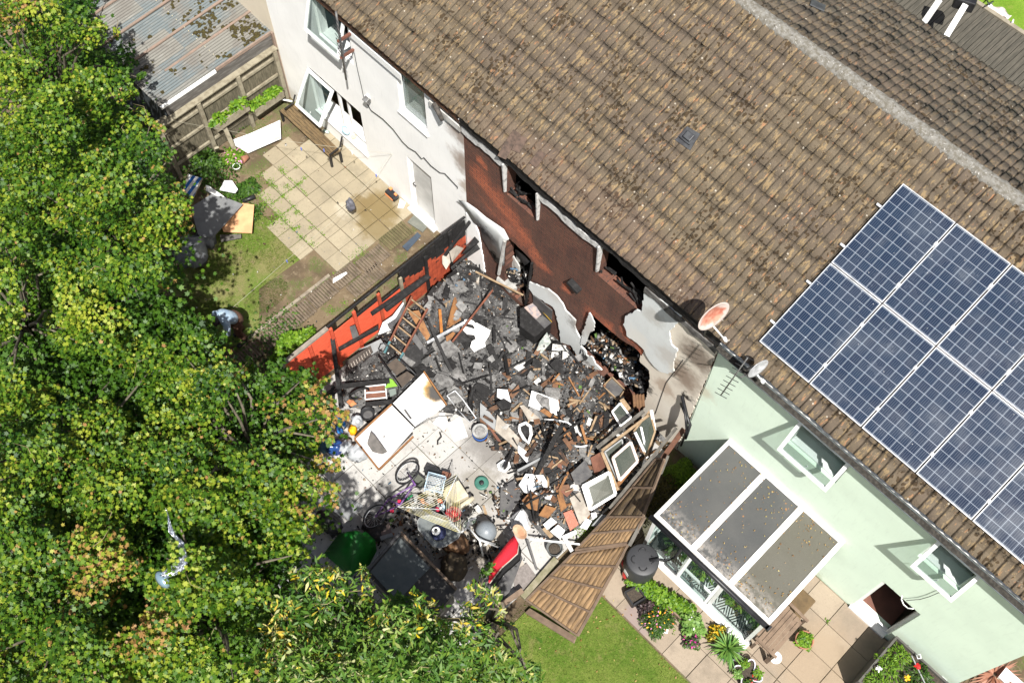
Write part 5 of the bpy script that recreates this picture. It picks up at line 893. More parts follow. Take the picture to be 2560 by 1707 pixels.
pl('rigid_sheet', 'grey green lid lying right of the open crate', 'lid', mat('grey_green_lid', (.25, .30, .27)), 'A', .3, [(870, 680), (935, 665), (945, 720), (885, 750)])
for k, (p, q, lb) in enumerate((((400, 650), (880, 595), 'long black charred plank lying level above the open crate'), ((200, 820), (420, 660), 'lowest of three black metal strips under the tree edge'), ((190, 790), (410, 640), 'middle one of three black metal strips under the tree edge'), ((210, 760), (400, 610), 'topmost of three black metal strips under the tree edge'), ((640, 830), (900, 800), 'charred flat plank below the open crate'))):
    bm('charred_strip', lb, 'strip', M_char, 'A', p, .4, q, .45, .10 if k in (0, 4) else .03, .03)
t = thing('charred_bike_wheel', 'charred wheel standing on edge left of the open crate', 'wheel', g('A', 600, 720, .1)); b = MB(); c = g('A', 580, 720, .3); b.tube([c + Vector((.07 * math.cos(a), .2 * math.cos(a), .2 * math.sin(a))) for a in fr(0, 2 * math.pi, 20)], .025, 7); b.build('tyre', M_char, t)
pl('orange_rag', 'orange rag on the yard by the wheel', 'rag', mat('orange_cloth', (.62, .26, .10), (.45, .18, .08), 12), 'A', .12, [(455, 800), (500, 765), (555, 820), (500, 845)])
pl('moulded_board', 'white moulded panel with a bitten edge in the middle of the ash', 'panel', M_whitebd, 'F', .55, [(1290, 960), (1350, 970), (1600, 1105), (1580, 1170), (1530, 1250), (1540, 1300), (1470, 1330), (1400, 1370), (1350, 1310), (1370, 1240), (1420, 1210), (1400, 1160), (1310, 1150), (1240, 1080)])
pl('wood_board', 'tall orange brown cabinet side leaning in the debris', 'panel', M_orangewood, 'F', [1.0, .55, .5, .85, .95], [(1195, 640), (1240, 980), (1060, 1090), (1110, 880), (1160, 700)])
pl('wood_board', 'broad scorched brown board under the ladder', 'panel', M_orangewood, 'F', [.75, .8, .45, .4], [(590, 880), (720, 860), (860, 1170), (820, 1240)])
pl('wood_board', 'small pale scorched board between the cabinet sides', 'panel', M_rawwood, 'F', [.9, .9, .7, .65], [(1030, 790), (1110, 740), (1080, 870), (1020, 850)])
pl('wood_board', 'black stained board right of the ladder foot', 'panel', M_greybd, 'F', [.65, .65, .4, .4], [(600, 1170), (680, 1150), (830, 1360), (780, 1400)])
pl('wood_board', 'small orange board above the end of the grey metal bar', 'panel', M_orangewood, 'F', .5, [(1050, 1180), (1210, 1080), (1120, 1210), (1060, 1240)])
bm('orange_stick', 'bright orange upright slat in the middle of the debris', 'slat', mat('orange_timber', (.50, .20, .03), (.40, .14, .03), 8), 'F', (978, 850), .95, (1000, 1140), .55, .06, .03)
bm('metal_bar', 'straight pale grey metal bar lying across the boards', 'bar', M_alu, 'F', (820, 1260), .6, (1280, 1010), .75, .06, .03)
bm('rusty_pole', 'long rust brown pole slanting over the moulded white panel', 'pole', M_rusty, 'F', (1130, 1250), .62, (1630, 610), .95, .035, .03)
bm('pale_pole', 'long straight pale stick pointing at the doorway', 'pole', M_rawwood, 'G', (340, 930), .95, (1020, 1265), .75, .035, .03)
t = thing('burnt_cabinet', 'burnt cabinet with a pinkish mottled top below the doorway', 'cabinet', g('H', 210, 430, .1)); b = MB(); b.plate([g('H', x, y, .62) for x, y in [(50, 335), (170, 275), (260, 420), (195, 480)]], .03); b.build('mottled_top', mat('mottled_pink_top', (.55, .40, .34), (.35, .33, .35), 14, spots=[((.10, .09, .09), 22, .6, .7)]), t)
b = MB(); b.plate([g('H', x, y, .60) for x, y in [(195, 482), (262, 422), (385, 520), (300, 590)]], .03); b.build('grey_top', M_greybd, t)
b = MB(); b.plate([g('H', x, y, .57) for x, y in [(0, 350), (170, 275), (385, 520), (180, 700), (0, 560)]], .5); b.build('carcass', M_char, t)
b = MB(); b.beam(g('H', 175, 268, .64), g('H', 390, 515, .64), .015, .015); b.build('ochre_edge', mat('ochre_trim', (.45, .28, .03)), t)
pl('dark_board', 'dark board standing against the wall behind the burnt cabinet', 'board', M_greybd, 'H', [1.1, 1.1, .6, .6], [(165, 175), (400, 370), (390, 490), (170, 290)])
for k, (pts, lb) in enumerate((([(510, 430), (505, 590), (330, 760), (270, 760)], 'upper of the charred boards leaning by the white wall corner'), ([(490, 610), (520, 680), (300, 830), (150, 960), (130, 920)], 'lower of the charred boards leaning by the white wall corner'))):
    pl('leaning_boards', lb, 'boards', M_char, 'G', [1.5, 1.3, .9, .95] if k == 0 else [1.1, 1.0, .9, .75, .8], pts)
pl('pale_board', 'pale broken board at the charred end of the fence', 'board', M_beige, 'G', [1.0, 1.05, .9, .8, .9], [(25, 780), (110, 735), (130, 860), (75, 950), (30, 880)]); pl('pale_board', 'mottled pale board under the charred rail at the fence', 'board', M_beige, 'G', [1.2, 1.25, 1.0, .95], [(120, 740), (210, 660), (290, 690), (150, 860)])
pl('concrete_lump', 'cracked pale concrete slab right of the doorway foot', 'slab', mat('cracked_concrete', (.52, .51, .48), (.38, .37, .35), 8, bump=.5), 'G', .42, [(700, 1040), (780, 1005), (850, 1010), (940, 1080), (945, 1170), (850, 1210), (760, 1120), (690, 1080)], .1)
pl('concrete_lump', 'rounded pale plaster lump near the orange bracket', 'plaster lump', M_plaster, 'F', .62, [(1085, 420), (1150, 415), (1170, 460), (1130, 530), (1080, 490)], .09); pl('concrete_lump', 'folded tan and white bundle near the fallen pale stick', 'bundle', M_beige, 'F', .8, [(1380, 385), (1450, 380), (1465, 430), (1455, 530), (1410, 520), (1370, 440)], .08)
pl('plaster_sheet', 'large broken pale grey plaster sheet below the curved wall render', 'plaster sheet', mat('pale_plaster', (.60, .60, .57), (.40, .39, .37), 7, spots=[((.12, .11, .1), 9, .6, .7)], bump=.5), 'H', [.35, .5, .62, .6, .5, .4, .35, .33], [(255, 1100), (380, 960), (400, 780), (560, 800), (610, 900), (545, 1020), (530, 1140), (420, 1170)], .03)
pl('plaster_sheet', 'pale green grey crumpled sheet right of the burnt cabinet', 'plaster sheet', mat('greenish_plaster', (.36, .42, .38), (.55, .56, .52), 12, spots=[((.1, .1, .1), 12, .6, .7)], bump=.5), 'H', [.5, .5, .6, .6, .4], [(200, 860), (240, 760), (330, 640), (380, 760), (260, 900)], .03)
tb('rusty_bracket', 'bright rust orange bracket in the ash', 'bracket', mat('bright_rust', (.42, .17, .03), (.25, .10, .03), 20), 'F', [(1130, 540, .6), (1180, 480, .72), (1215, 490, .7), (1200, 560, .6), (1215, 650, .55), (1270, 690, .5)], .022)
# --- right half (frame C)
pl('long_board', 'long white board along the left edge of the right debris', 'board', M_lgrey, 'C', .3, [(0, 370), (60, 420), (145, 530), (135, 615), (0, 500)], .03); pl('long_board', 'long beige board continuing from the white one', 'board', M_beige, 'C', .34, [(150, 475), (345, 680), (325, 780), (130, 610)], .03)
pl('long_board', 'red brown strip curving beside the paint drum', 'board', M_brownbd, 'C', .2, [(45, 540), (85, 575), (195, 720), (150, 700)]); pl('white_board', 'bright white five sided board on the ash', 'board', M_whitebd, 'C', [.5, .5, .48, .45, .42, .42], [(450, 265), (680, 350), (692, 420), (672, 480), (520, 440), (422, 398)], .03)
pl('white_board', 'small white upright board left of the five sided one', 'board', M_whitebd, 'C', .45, [(150, 250), (240, 258), (270, 370), (200, 350), (148, 320)]); pl('grey_lump', 'dark rounded lump on top of the small white board', 'lump', M_char, 'C', .52, [(140, 370), (210, 335), (275, 375), (260, 420), (190, 430)], .08)
bm('charred_timber', 'thick black charred beam slanting over the white debris', 'beam', M_char, 'C', (490, 1000), .5, (715, 565), 1.3, .085, .07, .04); bm('grey_bar', 'pale grey bar crossing under the thick charred beam', 'bar', M_lgrey, 'C', (325, 965), .5, (540, 850), .6, .045, .03)
t = thing('broken_basin', 'broken white moulded basin with a dark opening', 'basin', g('C', 400, 610, .4)); b = MB(); b.tube([g('C', x, y, .48) for x, y in [(340, 570), (400, 545), (440, 580), (445, 650), (420, 720), (380, 680), (345, 620), (340, 570)]], .035, 8); b.build('rim', M_whiteclean, t); b = MB(); b.plate([g('C', x, y, .45) for x, y in [(350, 580), (400, 560), (430, 600), (425, 670), (385, 660)]], .02); b.build('bowl', M_char, t)
for k, (p, z0, q, z1, wd_) in enumerate((((880, 565), .8, (930, 730), .5, .05), ((700, 555), .75, (830, 740), .5, .04), ((735, 650), .6, (800, 780), .4, .05), ((920, 680), .55, (985, 690), .55, .03), ((640, 530), .6, (860, 690), .6, .03))):
    bm('orange_stick', ['broad orange slat pointing down in the middle of the right debris', 'long orange brown slat beside the charred beam', 'short orange slat below the long one', 'tiny orange stick at the foot of the broad slat', 'thin slanting orange stick across the tangle'][k], 'slat', M_orangewood, 'C', p, z0, q, z1, wd_, .025)
tb('white_pipe', 'white curved pipe in the tangle above the dark grey board', 'pipe', M_whiteclean, 'C', [(820, 745, .55), (880, 755, .58), (950, 740, .55)], .022); tb('bent_conduit', 'bent white conduit curving through the orange slats', 'conduit', M_whiteclean, 'C', [(560, 515, .6), (660, 520, .7), (760, 540, .7), (830, 590, .65), (880, 660, .6)], .016)
pl('big_white_sheet', 'largest white sheet lying on the paving side of the debris', 'sheet', M_whiteclean, 'C', [.35, .42, .45, .4, .38, .35], [(338, 1085), (400, 988), (550, 1000), (640, 1150), (610, 1215), (385, 1150)], .03); pl('dark_board', 'dark slate grey board above the white window frame', 'board', M_greybd, 'C', [.7, .72, .7, .65, .62], [(790, 985), (915, 868), (980, 1000), (880, 1085), (830, 1080)], .03)
M_oldglass = glass('dusty_old_glass', (.055, .065, .05), alpha=.72)
def oldwin(label, pts, z, m, wd_=.055):
    P_ = [g('C', x, y, q) for (x, y), q in zip(pts, z)]; t = thing('window_frame', label, 'window frame', sum(P_, Vector()) / 4, 'old window frames stacked against the leaning fence'); n = (P_[1] - P_[0]).cross(P_[3] - P_[0]).normalized(); n = n if n.z > 0 else -n
    for i in range(4): b = MB(); b.beam(P_[i], P_[(i + 1) % 4], wd_, .05, n); b.build('frame_bar', m, t)
    b = MB(); b.plate([p * .97 + sum(P_, Vector()) / 4 * .03 - n * .0 for p in P_], .006); b.build('glass', M_oldglass, t); return t
M_pink = mat('pinkish_white_frame', (.72, .56, .50), (.62, .50, .45), 6)
oldwin('square white window frame lying nearest the lawn', [(895, 1095), (1125, 975), (1180, 1165), (960, 1300)], [.75, .85, .7, .55], M_white); oldwin('pinkish white window frame standing in front of a teal one', [(1155, 850), (1310, 715), (1370, 880), (1215, 1045)], [1.0, 1.05, .9, .8], M_pink)
oldwin('teal glazed window frame behind the pinkish one', [(1085, 800), (1235, 690), (1260, 900), (1190, 1030)], [.85, .9, .7, .65], M_lgrey, .03); oldwin('small rounded white window frame leaning on brown boards', [(1150, 450), (1220, 375), (1315, 500), (1225, 575)], [.8, .85, .8, .7], M_whiteclean, .035)
oldwin('tall pale window frame at the back beside the cream wall', [(1340, 620), (1480, 440), (1525, 620), (1450, 840)], [1.0, 1.3, 1.05, .8], M_rawwood, .035)
for k, (p, z0, q, z1, wd_, m, lb) in enumerate((((1015, 765), .95, (1425, 445), 1.3, .07, M_greywood, 'long weathered frame rail along the back of the window stack'), ((1060, 790), .92, (1470, 480), 1.3, .05, M_rawwood, 'pale rail just in front of the long weathered one'), ((1350, 630), 1.1, (1455, 850), .75, .05, M_whiteclean, 'white sloping bar in the window stack'),
        ((1400, 580), 1.15, (1440, 760), .85, .04, M_whiteclean, 'shorter white bar beside the sloping one'), ((1490, 435), 1.35, (1520, 610), 1.0, .06, M_white, 'white upright at the right end of the window stack'), ((1060, 800), .8, (1200, 1130), .55, .06, M_rawwood, 'tan upright left of the pinkish window frame'), ((940, 840), .7, (975, 740), .85, .03, M_rawwood, 'thin upright stick left of the tan upright'))):
    bm('window_bar', lb, 'rail', m, 'C', p, z0, q, z1, wd_, .04)
pl('brown_board', 'red brown panel between the dark grey board and the window frames', 'panel', M_brownbd, 'C', [.6, .75, .7, .5], [(960, 850), (1050, 800), (1090, 930), (1000, 1000)]); pl('orange_board', 'bright orange board at the foot of the pinkish window frame', 'board', M_orangewood, 'C', [.5, .6, .6, .4], [(1195, 1070), (1300, 980), (1340, 960), (1200, 1110)])
for k in range(4): a = 1330 + k * 26; pl('warped_board', ['leftmost warped brown board of the upright stack', 'second warped brown board of the upright stack', 'third warped brown board of the upright stack', 'rightmost warped brown board of the upright stack'][k], 'board', mat('tan_brown_board', (.36, .20, .10), (.28, .15, .08), 6), 'C', [1.25, 1.3, .8, .75], [(a, 310), (a + 22, 300), (a + 30, 410), (a + 8, 425)], .02)
pl('warped_board', 'brown board lying left of the upright stack', 'board', M_rawwood, 'C', [.9, .9, .7, .7], [(1215, 350), (1250, 330), (1330, 440), (1290, 460)])
for nm, m, z, pts, lb in (('tile', M_orangewood, .35, [(660, 1130), (710, 1120), (755, 1280), (705, 1320)], 'scorched orange board above the pink tile'), ('tile', M_brownbd, .4, [(700, 1060), (810, 1130), (760, 1190), (655, 1110)], 'brown board left of the dark slate grey board'), ('tile', M_beige, .32, [(780, 1200), (890, 1130), (960, 1340), (870, 1430)], 'large cream board left of the square window frame'), ('tile', mat('pink_tile', (.55, .22, .15), (.48, .18, .12), 30), .3, [(725, 1330), (800, 1300), (860, 1430), (785, 1485)], 'salmon pink board on the corner of the debris'),
        ('tile', M_whiteclean, .25, [(550, 1430), (620, 1368), (672, 1410), (585, 1475)], 'left one of two small white tiles at the debris foot'), ('tile', M_whiteclean, .22, [(612, 1490), (680, 1430), (742, 1480), (700, 1560)], 'right one of two small white tiles at the debris foot'), ('tile', M_whitebd, .25, [(868, 1455), (925, 1375), (975, 1400), (930, 1475)], 'white broken plate beside the grey slab'), ('tile', M_lgrey, .2, [(970, 1440), (1060, 1342), (1125, 1350), (1050, 1440)], 'light grey slab next to the leaning fence'),
        ('tile', M_orangewood, .42, [(510, 1350), (570, 1260), (665, 1290), (590, 1375)], 'scorched brown drawer front'), ('tile', M_orangewood, .45, [(365, 1220), (440, 1140), (520, 1190), (500, 1310), (420, 1290)], 'curved orange panel below the largest white sheet'), ('tile', M_whiteclean, .3, [(965, 1330), (1010, 1325), (1020, 1360), (980, 1390)], 'tiny white block by the square window frame'), ('tile', M_rawwood, .24, [(540, 1470), (570, 1450), (640, 1530), (610, 1550)], 'pale plank end under the two white tiles'),
        ('tile', M_brownbd, .45, [(620, 780), (700, 760), (715, 950), (690, 960)], 'upright brown board right of the charred beam'), ('tile', M_whitebd, .4, [(330, 740), (400, 790), (520, 920), (480, 980), (330, 800)], 'ribbed white panel under the charred beam'), ('tile', M_orangewood, .5, [(520, 440), (560, 420), (680, 500), (640, 520)], 'orange edge board beside the five sided board'), ('tile', M_orangewood, .45, [(920, 120), (1050, 170), (1030, 195), (930, 170)], 'small orange wedge below the burnt wall'),
        ('tile', M_rawwood, .4, [(670, 140), (740, 120), (755, 190), (690, 205)], 'square pale wooden block in the ash'), ('tile', M_beige, .45, [(345, 395), (380, 390), (520, 505), (420, 520)], 'beige wedge left of the orange edge board')):
    pl('loose_board', lb, 'board', m, 'C', z, pts)
b = MB(); c = g('C', 957, 270, .42); b.lathe(c, [(.1, 0), (.1, .03), (.08, .035), (.01, .035)], 20); tag(b.build('wooden_disc', M_orangewood, base='auto'), 'round orange wooden disc in the ash', 'disc')
t = thing('tipped_tray', 'tipped wooden tray of rubble near the warped boards', 'tray', g('C', 1180, 260, .4))
for p, q in (((1070, 230), (1150, 150)), ((1070, 230), (1200, 350)), ((1150, 150), (1260, 260)), ((1200, 350), (1260, 260))): b = MB(); b.beam(g('C', *p, .55), g('C', *q, .5), .02, .07); b.build('side', M_rawwood, t)
b = MB(); b.plate([g('C', x, y, .5) for x, y in [(1080, 230), (1150, 160), (1250, 260), (1200, 340)]], .02); b.build('rubble_bed', M_greybd, t)
t = thing('white_bag', 'white gathered plastic bag at the corner of the debris', 'bag', g('C', 350, 1400, .05)); b = MB(); c = g('C', 365, 1300, .5); cc = g('C', 345, 1420, .05)
b.loft([[c.lerp(cc, q) + Vector((rr * (1 + .18 * math.sin(a * 6)) * math.cos(a), rr * (1 + .18 * math.sin(a * 6)) * math.sin(a), .02 * math.sin(a * 5))) for a in fr(0, 2 * math.pi, 30)] for q, rr in ((0, .02), (.35, .09), (.7, .15), (1., .2))]); b.build('bag_skin', mat('thin_white_plastic', (.66, .66, .66), (.54, .54, .55), 9, rough=.4), t)
tb('charred_hoop', 'bent black rod arching over the largest white sheet', 'rod', M_char, 'C', [(360, 1275, .45), (430, 1230, .7), (560, 1165, .85), (680, 1160, .8)], .025); tb('charred_hoop', 'black rod leaning beside the drawer front', 'rod', M_char, 'C', [(440, 1130, .8), (450, 1250, .6), (475, 1400, .3)], .02); tb('charred_hoop', 'thin black rod crossing the curved orange panel', 'rod', M_char, 'C', [(480, 1400, .3), (530, 1220, .6), (640, 1110, .7)], .014)
t = thing('washing_up_bowl', 'small square white washing up bowl on the dark floor', 'bowl', g('C', 210, 925, .0)); b = MB(); b.plate([g('C', x, y, .14) for x, y in [(145, 905), (205, 862), (255, 880), (268, 930), (215, 978), (160, 955)]], .02); b.build('rim', M_whiteclean, t, bevel=.01); b = MB(); b.plate([g('C', x, y, .145) for x, y in [(170, 905), (210, 880), (245, 895), (250, 925), (215, 955), (175, 940)]], .14); b.build('bowl', M_lgrey, t)
c = g('B', 1548, 370, .0); t = thing('hose_reel', 'round green reel disc lying flat on the yard', 'reel', c); b = MB(); b.lathe(c, [(.14, 0), (.15, .03), (.145, .06), (.1, .065), (.045, .05)], 28); b.build('disc', mat('bottle_green_plastic', (.07, .24, .18), (.05, .17, .13), 8, rough=.5), t); b = MB(); b.lathe(c, [(.05, .05), (.05, .075), (.02, .08)], 16); b.build('hub', M_black, t)
tb('bent_chair', 'bent silver chair frame lying on the ash edge', 'chair frame', M_alu, 'A', [(1510, 830, .2), (1440, 740, .35), (1520, 690, .35), (1590, 770, .35), (1725, 960, .2), (1665, 1000, .1), (1550, 880, .1)], .014)
pl('square_sheet', 'square dusty white sheet flat on the paving beside the drum', 'sheet', M_whitebd, 'A', .03, [(1440, 1020), (1570, 940), (1645, 1140), (1510, 1190)], .015); pl('square_sheet', 'pale sheet with a curved edge tucked under the white door', 'sheet', M_whitebd, 'A', .03, [(1300, 1010), (1400, 880), (1450, 1000), (1420, 1080)], .012)
tb('bent_rod', 'long curved grey strip sprung off the corner of the white door', 'strip', M_steel, 'A', [(1080, 1090, .3), (1150, 1040, .5), (1260, 975, .6), (1370, 940, .6), (1480, 935, .45)], .014); tb('black_lump', 'small twisted black scrap on the white paving', 'scrap', M_char, 'A', [(1370, 1100, .03), (1385, 1140, .04), (1350, 1180, .03), (1350, 1220, .02)], .018)
b = MB(); b.tube([g('A', 1670, 900, .05), g('A', 1670, 780, .4), g('A', 1690, 670, .75)], .06, 8, .03); tag(b.build('charred_stump', M_char, base='auto'), 'black charred upright stump in the middle of the yard', 'stump')
# ================================================================ YARD THINGS NEAREST THE TREES
def bag(name, label, c, sx, sy, sz, m, seed=1, cat='bag'):
    r = random.Random(seed); b = MB(); V = bmesh.ops.create_icosphere(b.b, subdivisions=3, radius=1.)['verts']
    for v in V:
        p = v.co.copy(); n_ = .16 * math.sin(p.x * 5 + seed) * math.sin(p.y * 4 + seed * 2) + .12 * math.sin(p.z * 9 + p.x * 7 + seed) + .07 * math.sin(p.y * 15 + seed) ; p *= 1 + n_; z = max(p.z, -.55); v.co = Vector((p.x * sx, p.y * sy, (z + .55) * sz)) + Vector(c)
    o = b.build(name, m, base='auto', smooth=True); return tag(o, label, cat)
M_navy = mat('navy_plastic_bag', (.02, .05, .24), (.03, .10, .30), 7, rough=.3, spec=.6); M_teal = mat('teal_cloth', (.04, .13, .17), (.08, .16, .20), 9); M_sack = mat('translucent_white_sack', (.56, .58, .60), (.44, .46, .48), 7, rough=.4)
bag('bin_bag', 'shiny navy blue plastic bag at the edge of the tree', g('Y', 690, 1080, .05), .17, .17, .22, M_navy, 2); bag('clothes_bundle', 'dark teal bundle of clothes left of the navy bag', g('Y', 430, 980, .05), .20, .16, .2, M_teal, 5, 'bundle'); bag('plastic_sack', 'smaller whitish plastic sack beside the navy bag', g('Y', 930, 1080, .03), .13, .17, .2, M_sack, 7); bag('plastic_sack', 'larger whitish plastic sack against the corner of the white door', g('Y', 1200, 1190, .03), .19, .20, .22, M_sack, 3)
bag('carrier_bag', 'bright blue and white carrier bag under the hanging twigs', g('Y', 800, 470, .1), .16, .07, .16, mat('sky_blue_plastic', (.02, .20, .55), (.60, .65, .70), 7, .5, .62, rough=.35), 4); bag('carrier_bag', 'orange yellow carrier bag near the corner of the white door', g('Y', 1070, 690, .1), .09, .09, .16, mat('orange_yellow_plastic', (.80, .36, .01), rough=.35), 6); bag('carrier_bag', 'crumpled grey white bag below the black tub', g('Y', 1170, 510, .1), .12, .12, .18, M_sack, 9); bag('carrier_bag', 'blue and red striped bag between the orange bag and the sacks', g('Y', 780, 700, .1), .11, .06, .12, mat('blue_red_plastic', (.03, .22, .60), (.45, .03, .05), 12, .5, .6), 8)
# bicycle lying tilted
def ring(b, c, q, R_, r_, n=28): b.tube([c + q @ Vector((R_ * math.cos(a), R_ * math.sin(a), 0)) for a in fr(0, 2 * math.pi, n)], r_, 7)
t = thing('bicycle', 'purple and black bicycle leaning over beside the rotary dryer', 'bicycle', g('B', 800, 480, 0)); M_pur = mat('purple_frame_paint', (.17, .05, .30), (.30, .20, .38), 14, rough=.4)
w1 = g('B', 915, 275, .33); w2 = g('B', 640, 650, .30); ax = (w2 - w1).normalized(); nn = (Vector((.45, .15, .85)) - ax * Vector((.45, .15, .85)).dot(ax)).normalized(); sid = nn.cross(ax).normalized(); q = Matrix((ax, sid, nn)).transposed()
qq = Matrix((ax, (sid * .45 + nn * .9).normalized(), ax.cross((sid * .45 + nn * .9).normalized()))).transposed()
for c in (w1, w2):
    b = MB(); ring(b, c, qq, .27, .022); wl = b.build('wheel', M_black, t); b = MB(); ring(b, c, qq, .245, .008)
    b.build('rim', M_alu, wl); b = MB()
    for k in range(18): a = k * 2 * math.pi / 18; b.tube([c, c + qq @ Vector((.245 * math.cos(a), .245 * math.sin(a), 0))], .002, 4)
    b.build('spokes', M_alu, wl)
up = qq @ Vector((0, 1, 0)); hd = w1 + ax * .18 + up * .38; st = w2 - ax * .42 + up * .40; bb = w2 - ax * .42 + up * .02; hb = w1 + ax * .02
b = MB(); [b.tube([p, s_], .018, 7) for p, s_ in ((hd, st), (hd, bb), (st, bb), (st, w2), (bb, w2), (hd + up * .05, w1))]; b.build('frame', M_pur, t)
b = MB(); b.tube([hd + up * .08, hd + up * .16], .014, 6); b.tube([hd + up * .16 - nn * .25, hd + up * .18, hd + up * .16 + nn * .25], .013, 6); b.build('handlebar', M_black, t)
b = MB(); b.obox(st + up * .12, .24, .12, .05, qq); b.build('saddle', M_black, t, bevel=.02); b = MB(); ring(b, bb, qq, .08, .012, 16); b.build('chainring', M_char, t)
b = MB(); b.tube([g('B', 845, 560, .35), g('B', 960, 465, .45)], .018, 6); tag(b.build('green_pole', mat('green_plastic_pole', (.02, .35, .12)), base='auto'), 'short green pole beside the bicycle', 'pole')
# rotary dryer tipped over the yard
t = thing('rotary_dryer', 'rotary washing line with yellow lines tipped over the clutter', 'clothes dryer', g('B', 1190, 560, 0)); C0 = g('B', 1200, 590, .95); tips = [g('B', 1345, 285, 1.35), g('B', 832, 566, 1.3), g('B', 1372, 792, 1.3)]
for p in tips: b = MB(); b.tube([C0, p], .011, 6); b.build('arm', M_alu, t)
b = MB(); b.tube([g('B', 1215, 600, 0.02), C0 + Vector((0, 0, .1))], .02, 8); b.build('pole', M_alu, t)
M_line = mat('yellow_and_white_line', (.75, .66, .25), (.72, .72, .66), 4)
for (i, j) in ((0, 1), (1, 2), (2, 0)):
    b = MB()
    for k in range(9): u = 1 - k * .085; b.tube([C0.lerp(tips[i], u), C0.lerp(tips[i], u).lerp(C0.lerp(tips[j], u), .5) - Vector((0, 0, .04)), C0.lerp(tips[j], u)], .0035, 4)
    b.build('washing_lines', M_line, t)
t = thing('wire_basket', 'pale blue wire basket at the top of the rotary dryer', 'basket', g('B', 1150, 370, .1)); P_ = [g('B', x, y, .5) for x, y in ((1095, 270), (1240, 310), (1210, 450), (1060, 415))]; M_pb = mat('pale_blue_wire', (.45, .58, .68)); b = MB(); [b.tube([P_[i], P_[(i + 1) % 4]], .012, 5) for i in range(4)]; [b.tube([p, p - Vector((0, 0, .28))], .01, 5) for p in P_]; b.build('basket_frame', M_pb, t)
b = MB(); [b.tube([P_[0].lerp(P_[3], u) , P_[1].lerp(P_[2], u)], .005, 4) for u in fr(.08, .92, 8)]; b.build('wires', M_pb, t)
t = thing('beige_heater', 'cream coloured boxy appliance right of the wire basket', 'appliance', g('B', 1330, 450, 0)); M_cream = mat('aged_cream_plastic', (.60, .54, .40), (.52, .46, .34), 4, rough=.5); b = MB(); b.plate([g('B', x, y, .5) for x, y in ((1200, 430), (1350, 335), (1440, 470), (1270, 560))], .34); b.build('case', M_cream, t, bevel=.02); b = MB(); b.tube([g('B', 1330, 600, .35), g('B', 1475, 490, .35)], .055, 14); b.build('roller', M_cream, t)
pl('black_crate', 'black crate behind the wire basket', 'crate', M_black, 'B', .35, [(1090, 215), (1200, 260), (1210, 300), (1060, 270)], .2); pl('brown_box', 'small brown box above the cream appliance', 'box', M_brownbd, 'B', .3, [(1215, 260), (1290, 280), (1260, 320), (1200, 310)], .15); pl('grey_bin', 'grey green bin lying between the bicycle wheel and the basket', 'bin', mat('grey_green_bin', (.13, .14, .11)), 'B', .35, [(985, 270), (1070, 340), (1020, 400), (940, 320)], .2)
t = thing('storage_tray', 'clear grey rounded plastic tray with a fan in it', 'tray', g('B', 1170, 770, .3)); P_ = [g('B', x, y, .75) for x, y in ((1030, 650), (1110, 640), (1290, 700), (1370, 780), (1350, 830), (1240, 900), (1190, 915), (1130, 900), (1010, 760), (1000, 690))]
b = MB(); b.plate(P_, .02); b.build('tray_floor', mat('smoky_clear_plastic', (.26, .28, .27), (.20, .22, .22), 4, rough=.25, spec=.7), t); b = MB(); b.tube(P_ + [P_[0]], .015, 6); b.build('rim', M_lgrey, t)
t = thing('desk_fan', 'navy and white round fan lying in the clear tray', 'fan', g('B', 1165, 770, .75)); c = g('B', 1180, 790, .78); b = MB(); b.lathe(c, [(.15, 0), (.15, .03), (.12, .05), (.02, .06)], 24); b.build('guard', mat('navy_plastic', (.03, .04, .12)), t); c = g('B', 1160, 775, .84); b = MB(); b.lathe(c, [(.08, 0), (.085, .03), (.06, .045)], 20); b.build('white_ring', M_whiteclean, t); b = MB(); b.lathe(c, [(.035, .046), (.035, .07), (.01, .075)], 16); b.build('hub', M_black, t)
tub('red_bucket', 'red bucket under the edge of the rotary dryer', 'bucket', g('B', 1310, 660, .3), .15, .25, mat('red_plastic', (.50, .02, .03), rough=.4), None, .8, .3)
t = thing('pet_carrier', 'grey domed ribbed plastic cover on the dark clutter', 'dome cover', g('B', 1580, 780, .2)); c = g('B', 1585, 790, .3); b = MB(); b.lathe(c, [(.20, 0), (.215, .08), (.21, .16), (.17, .25), (.10, .31), (.03, .33)], 28); b.build('dome', mat('blue_grey_plastic', (.26, .29, .32), (.32, .35, .37), 5, rough=.4), t)
for k in range(5): b = MB(); a = -1 + k * .5; b.tube([c + Vector((.19 * math.sin(a) * math.cos(ph), .19 * math.sin(ph), .12 + .2 * math.cos(a) * math.cos(ph))) for ph in fr(-1.2, 1.2, 8)], .008, 5); b.build('rib', M_whiteclean, t)
t = thing('white_chair', 'upturned white plastic chair frame with thin legs', 'chair', g('B', 1480, 750, .3)); pts = ((1375, 785, .75), (1430, 740, .8), (1440, 680, .8), (1500, 660, .78)); b = MB(); b.tube([g('B', *p) for p in pts], .022, 7); b.tube([g('B', 1430, 740, .8), g('B', 1530, 850, .8), g('B', 1560, 985, .4)], .02, 7); b.build('frame', M_whiteclean, t); b = MB(); b.tube([g('B', 1530, 848, .8), g('B', 1690, 912, .45)], .016, 6); b.build('leg', M_alu, t); b = MB(); b.tube([g('B', 1530, 845, .8), g('B', 1665, 885, .5)], .014, 6); b.build('leg', M_alu, t)
pl('oval_tray', 'white tray with a green blotch left of the grey dome', 'tray', mat('white_green_tray', (.66, .68, .62), (.10, .30, .10), 4, .5, .6), 'B', .7, [(1400, 700), (1460, 655), (1505, 660), (1490, 700), (1420, 745), (1385, 750)], .03)
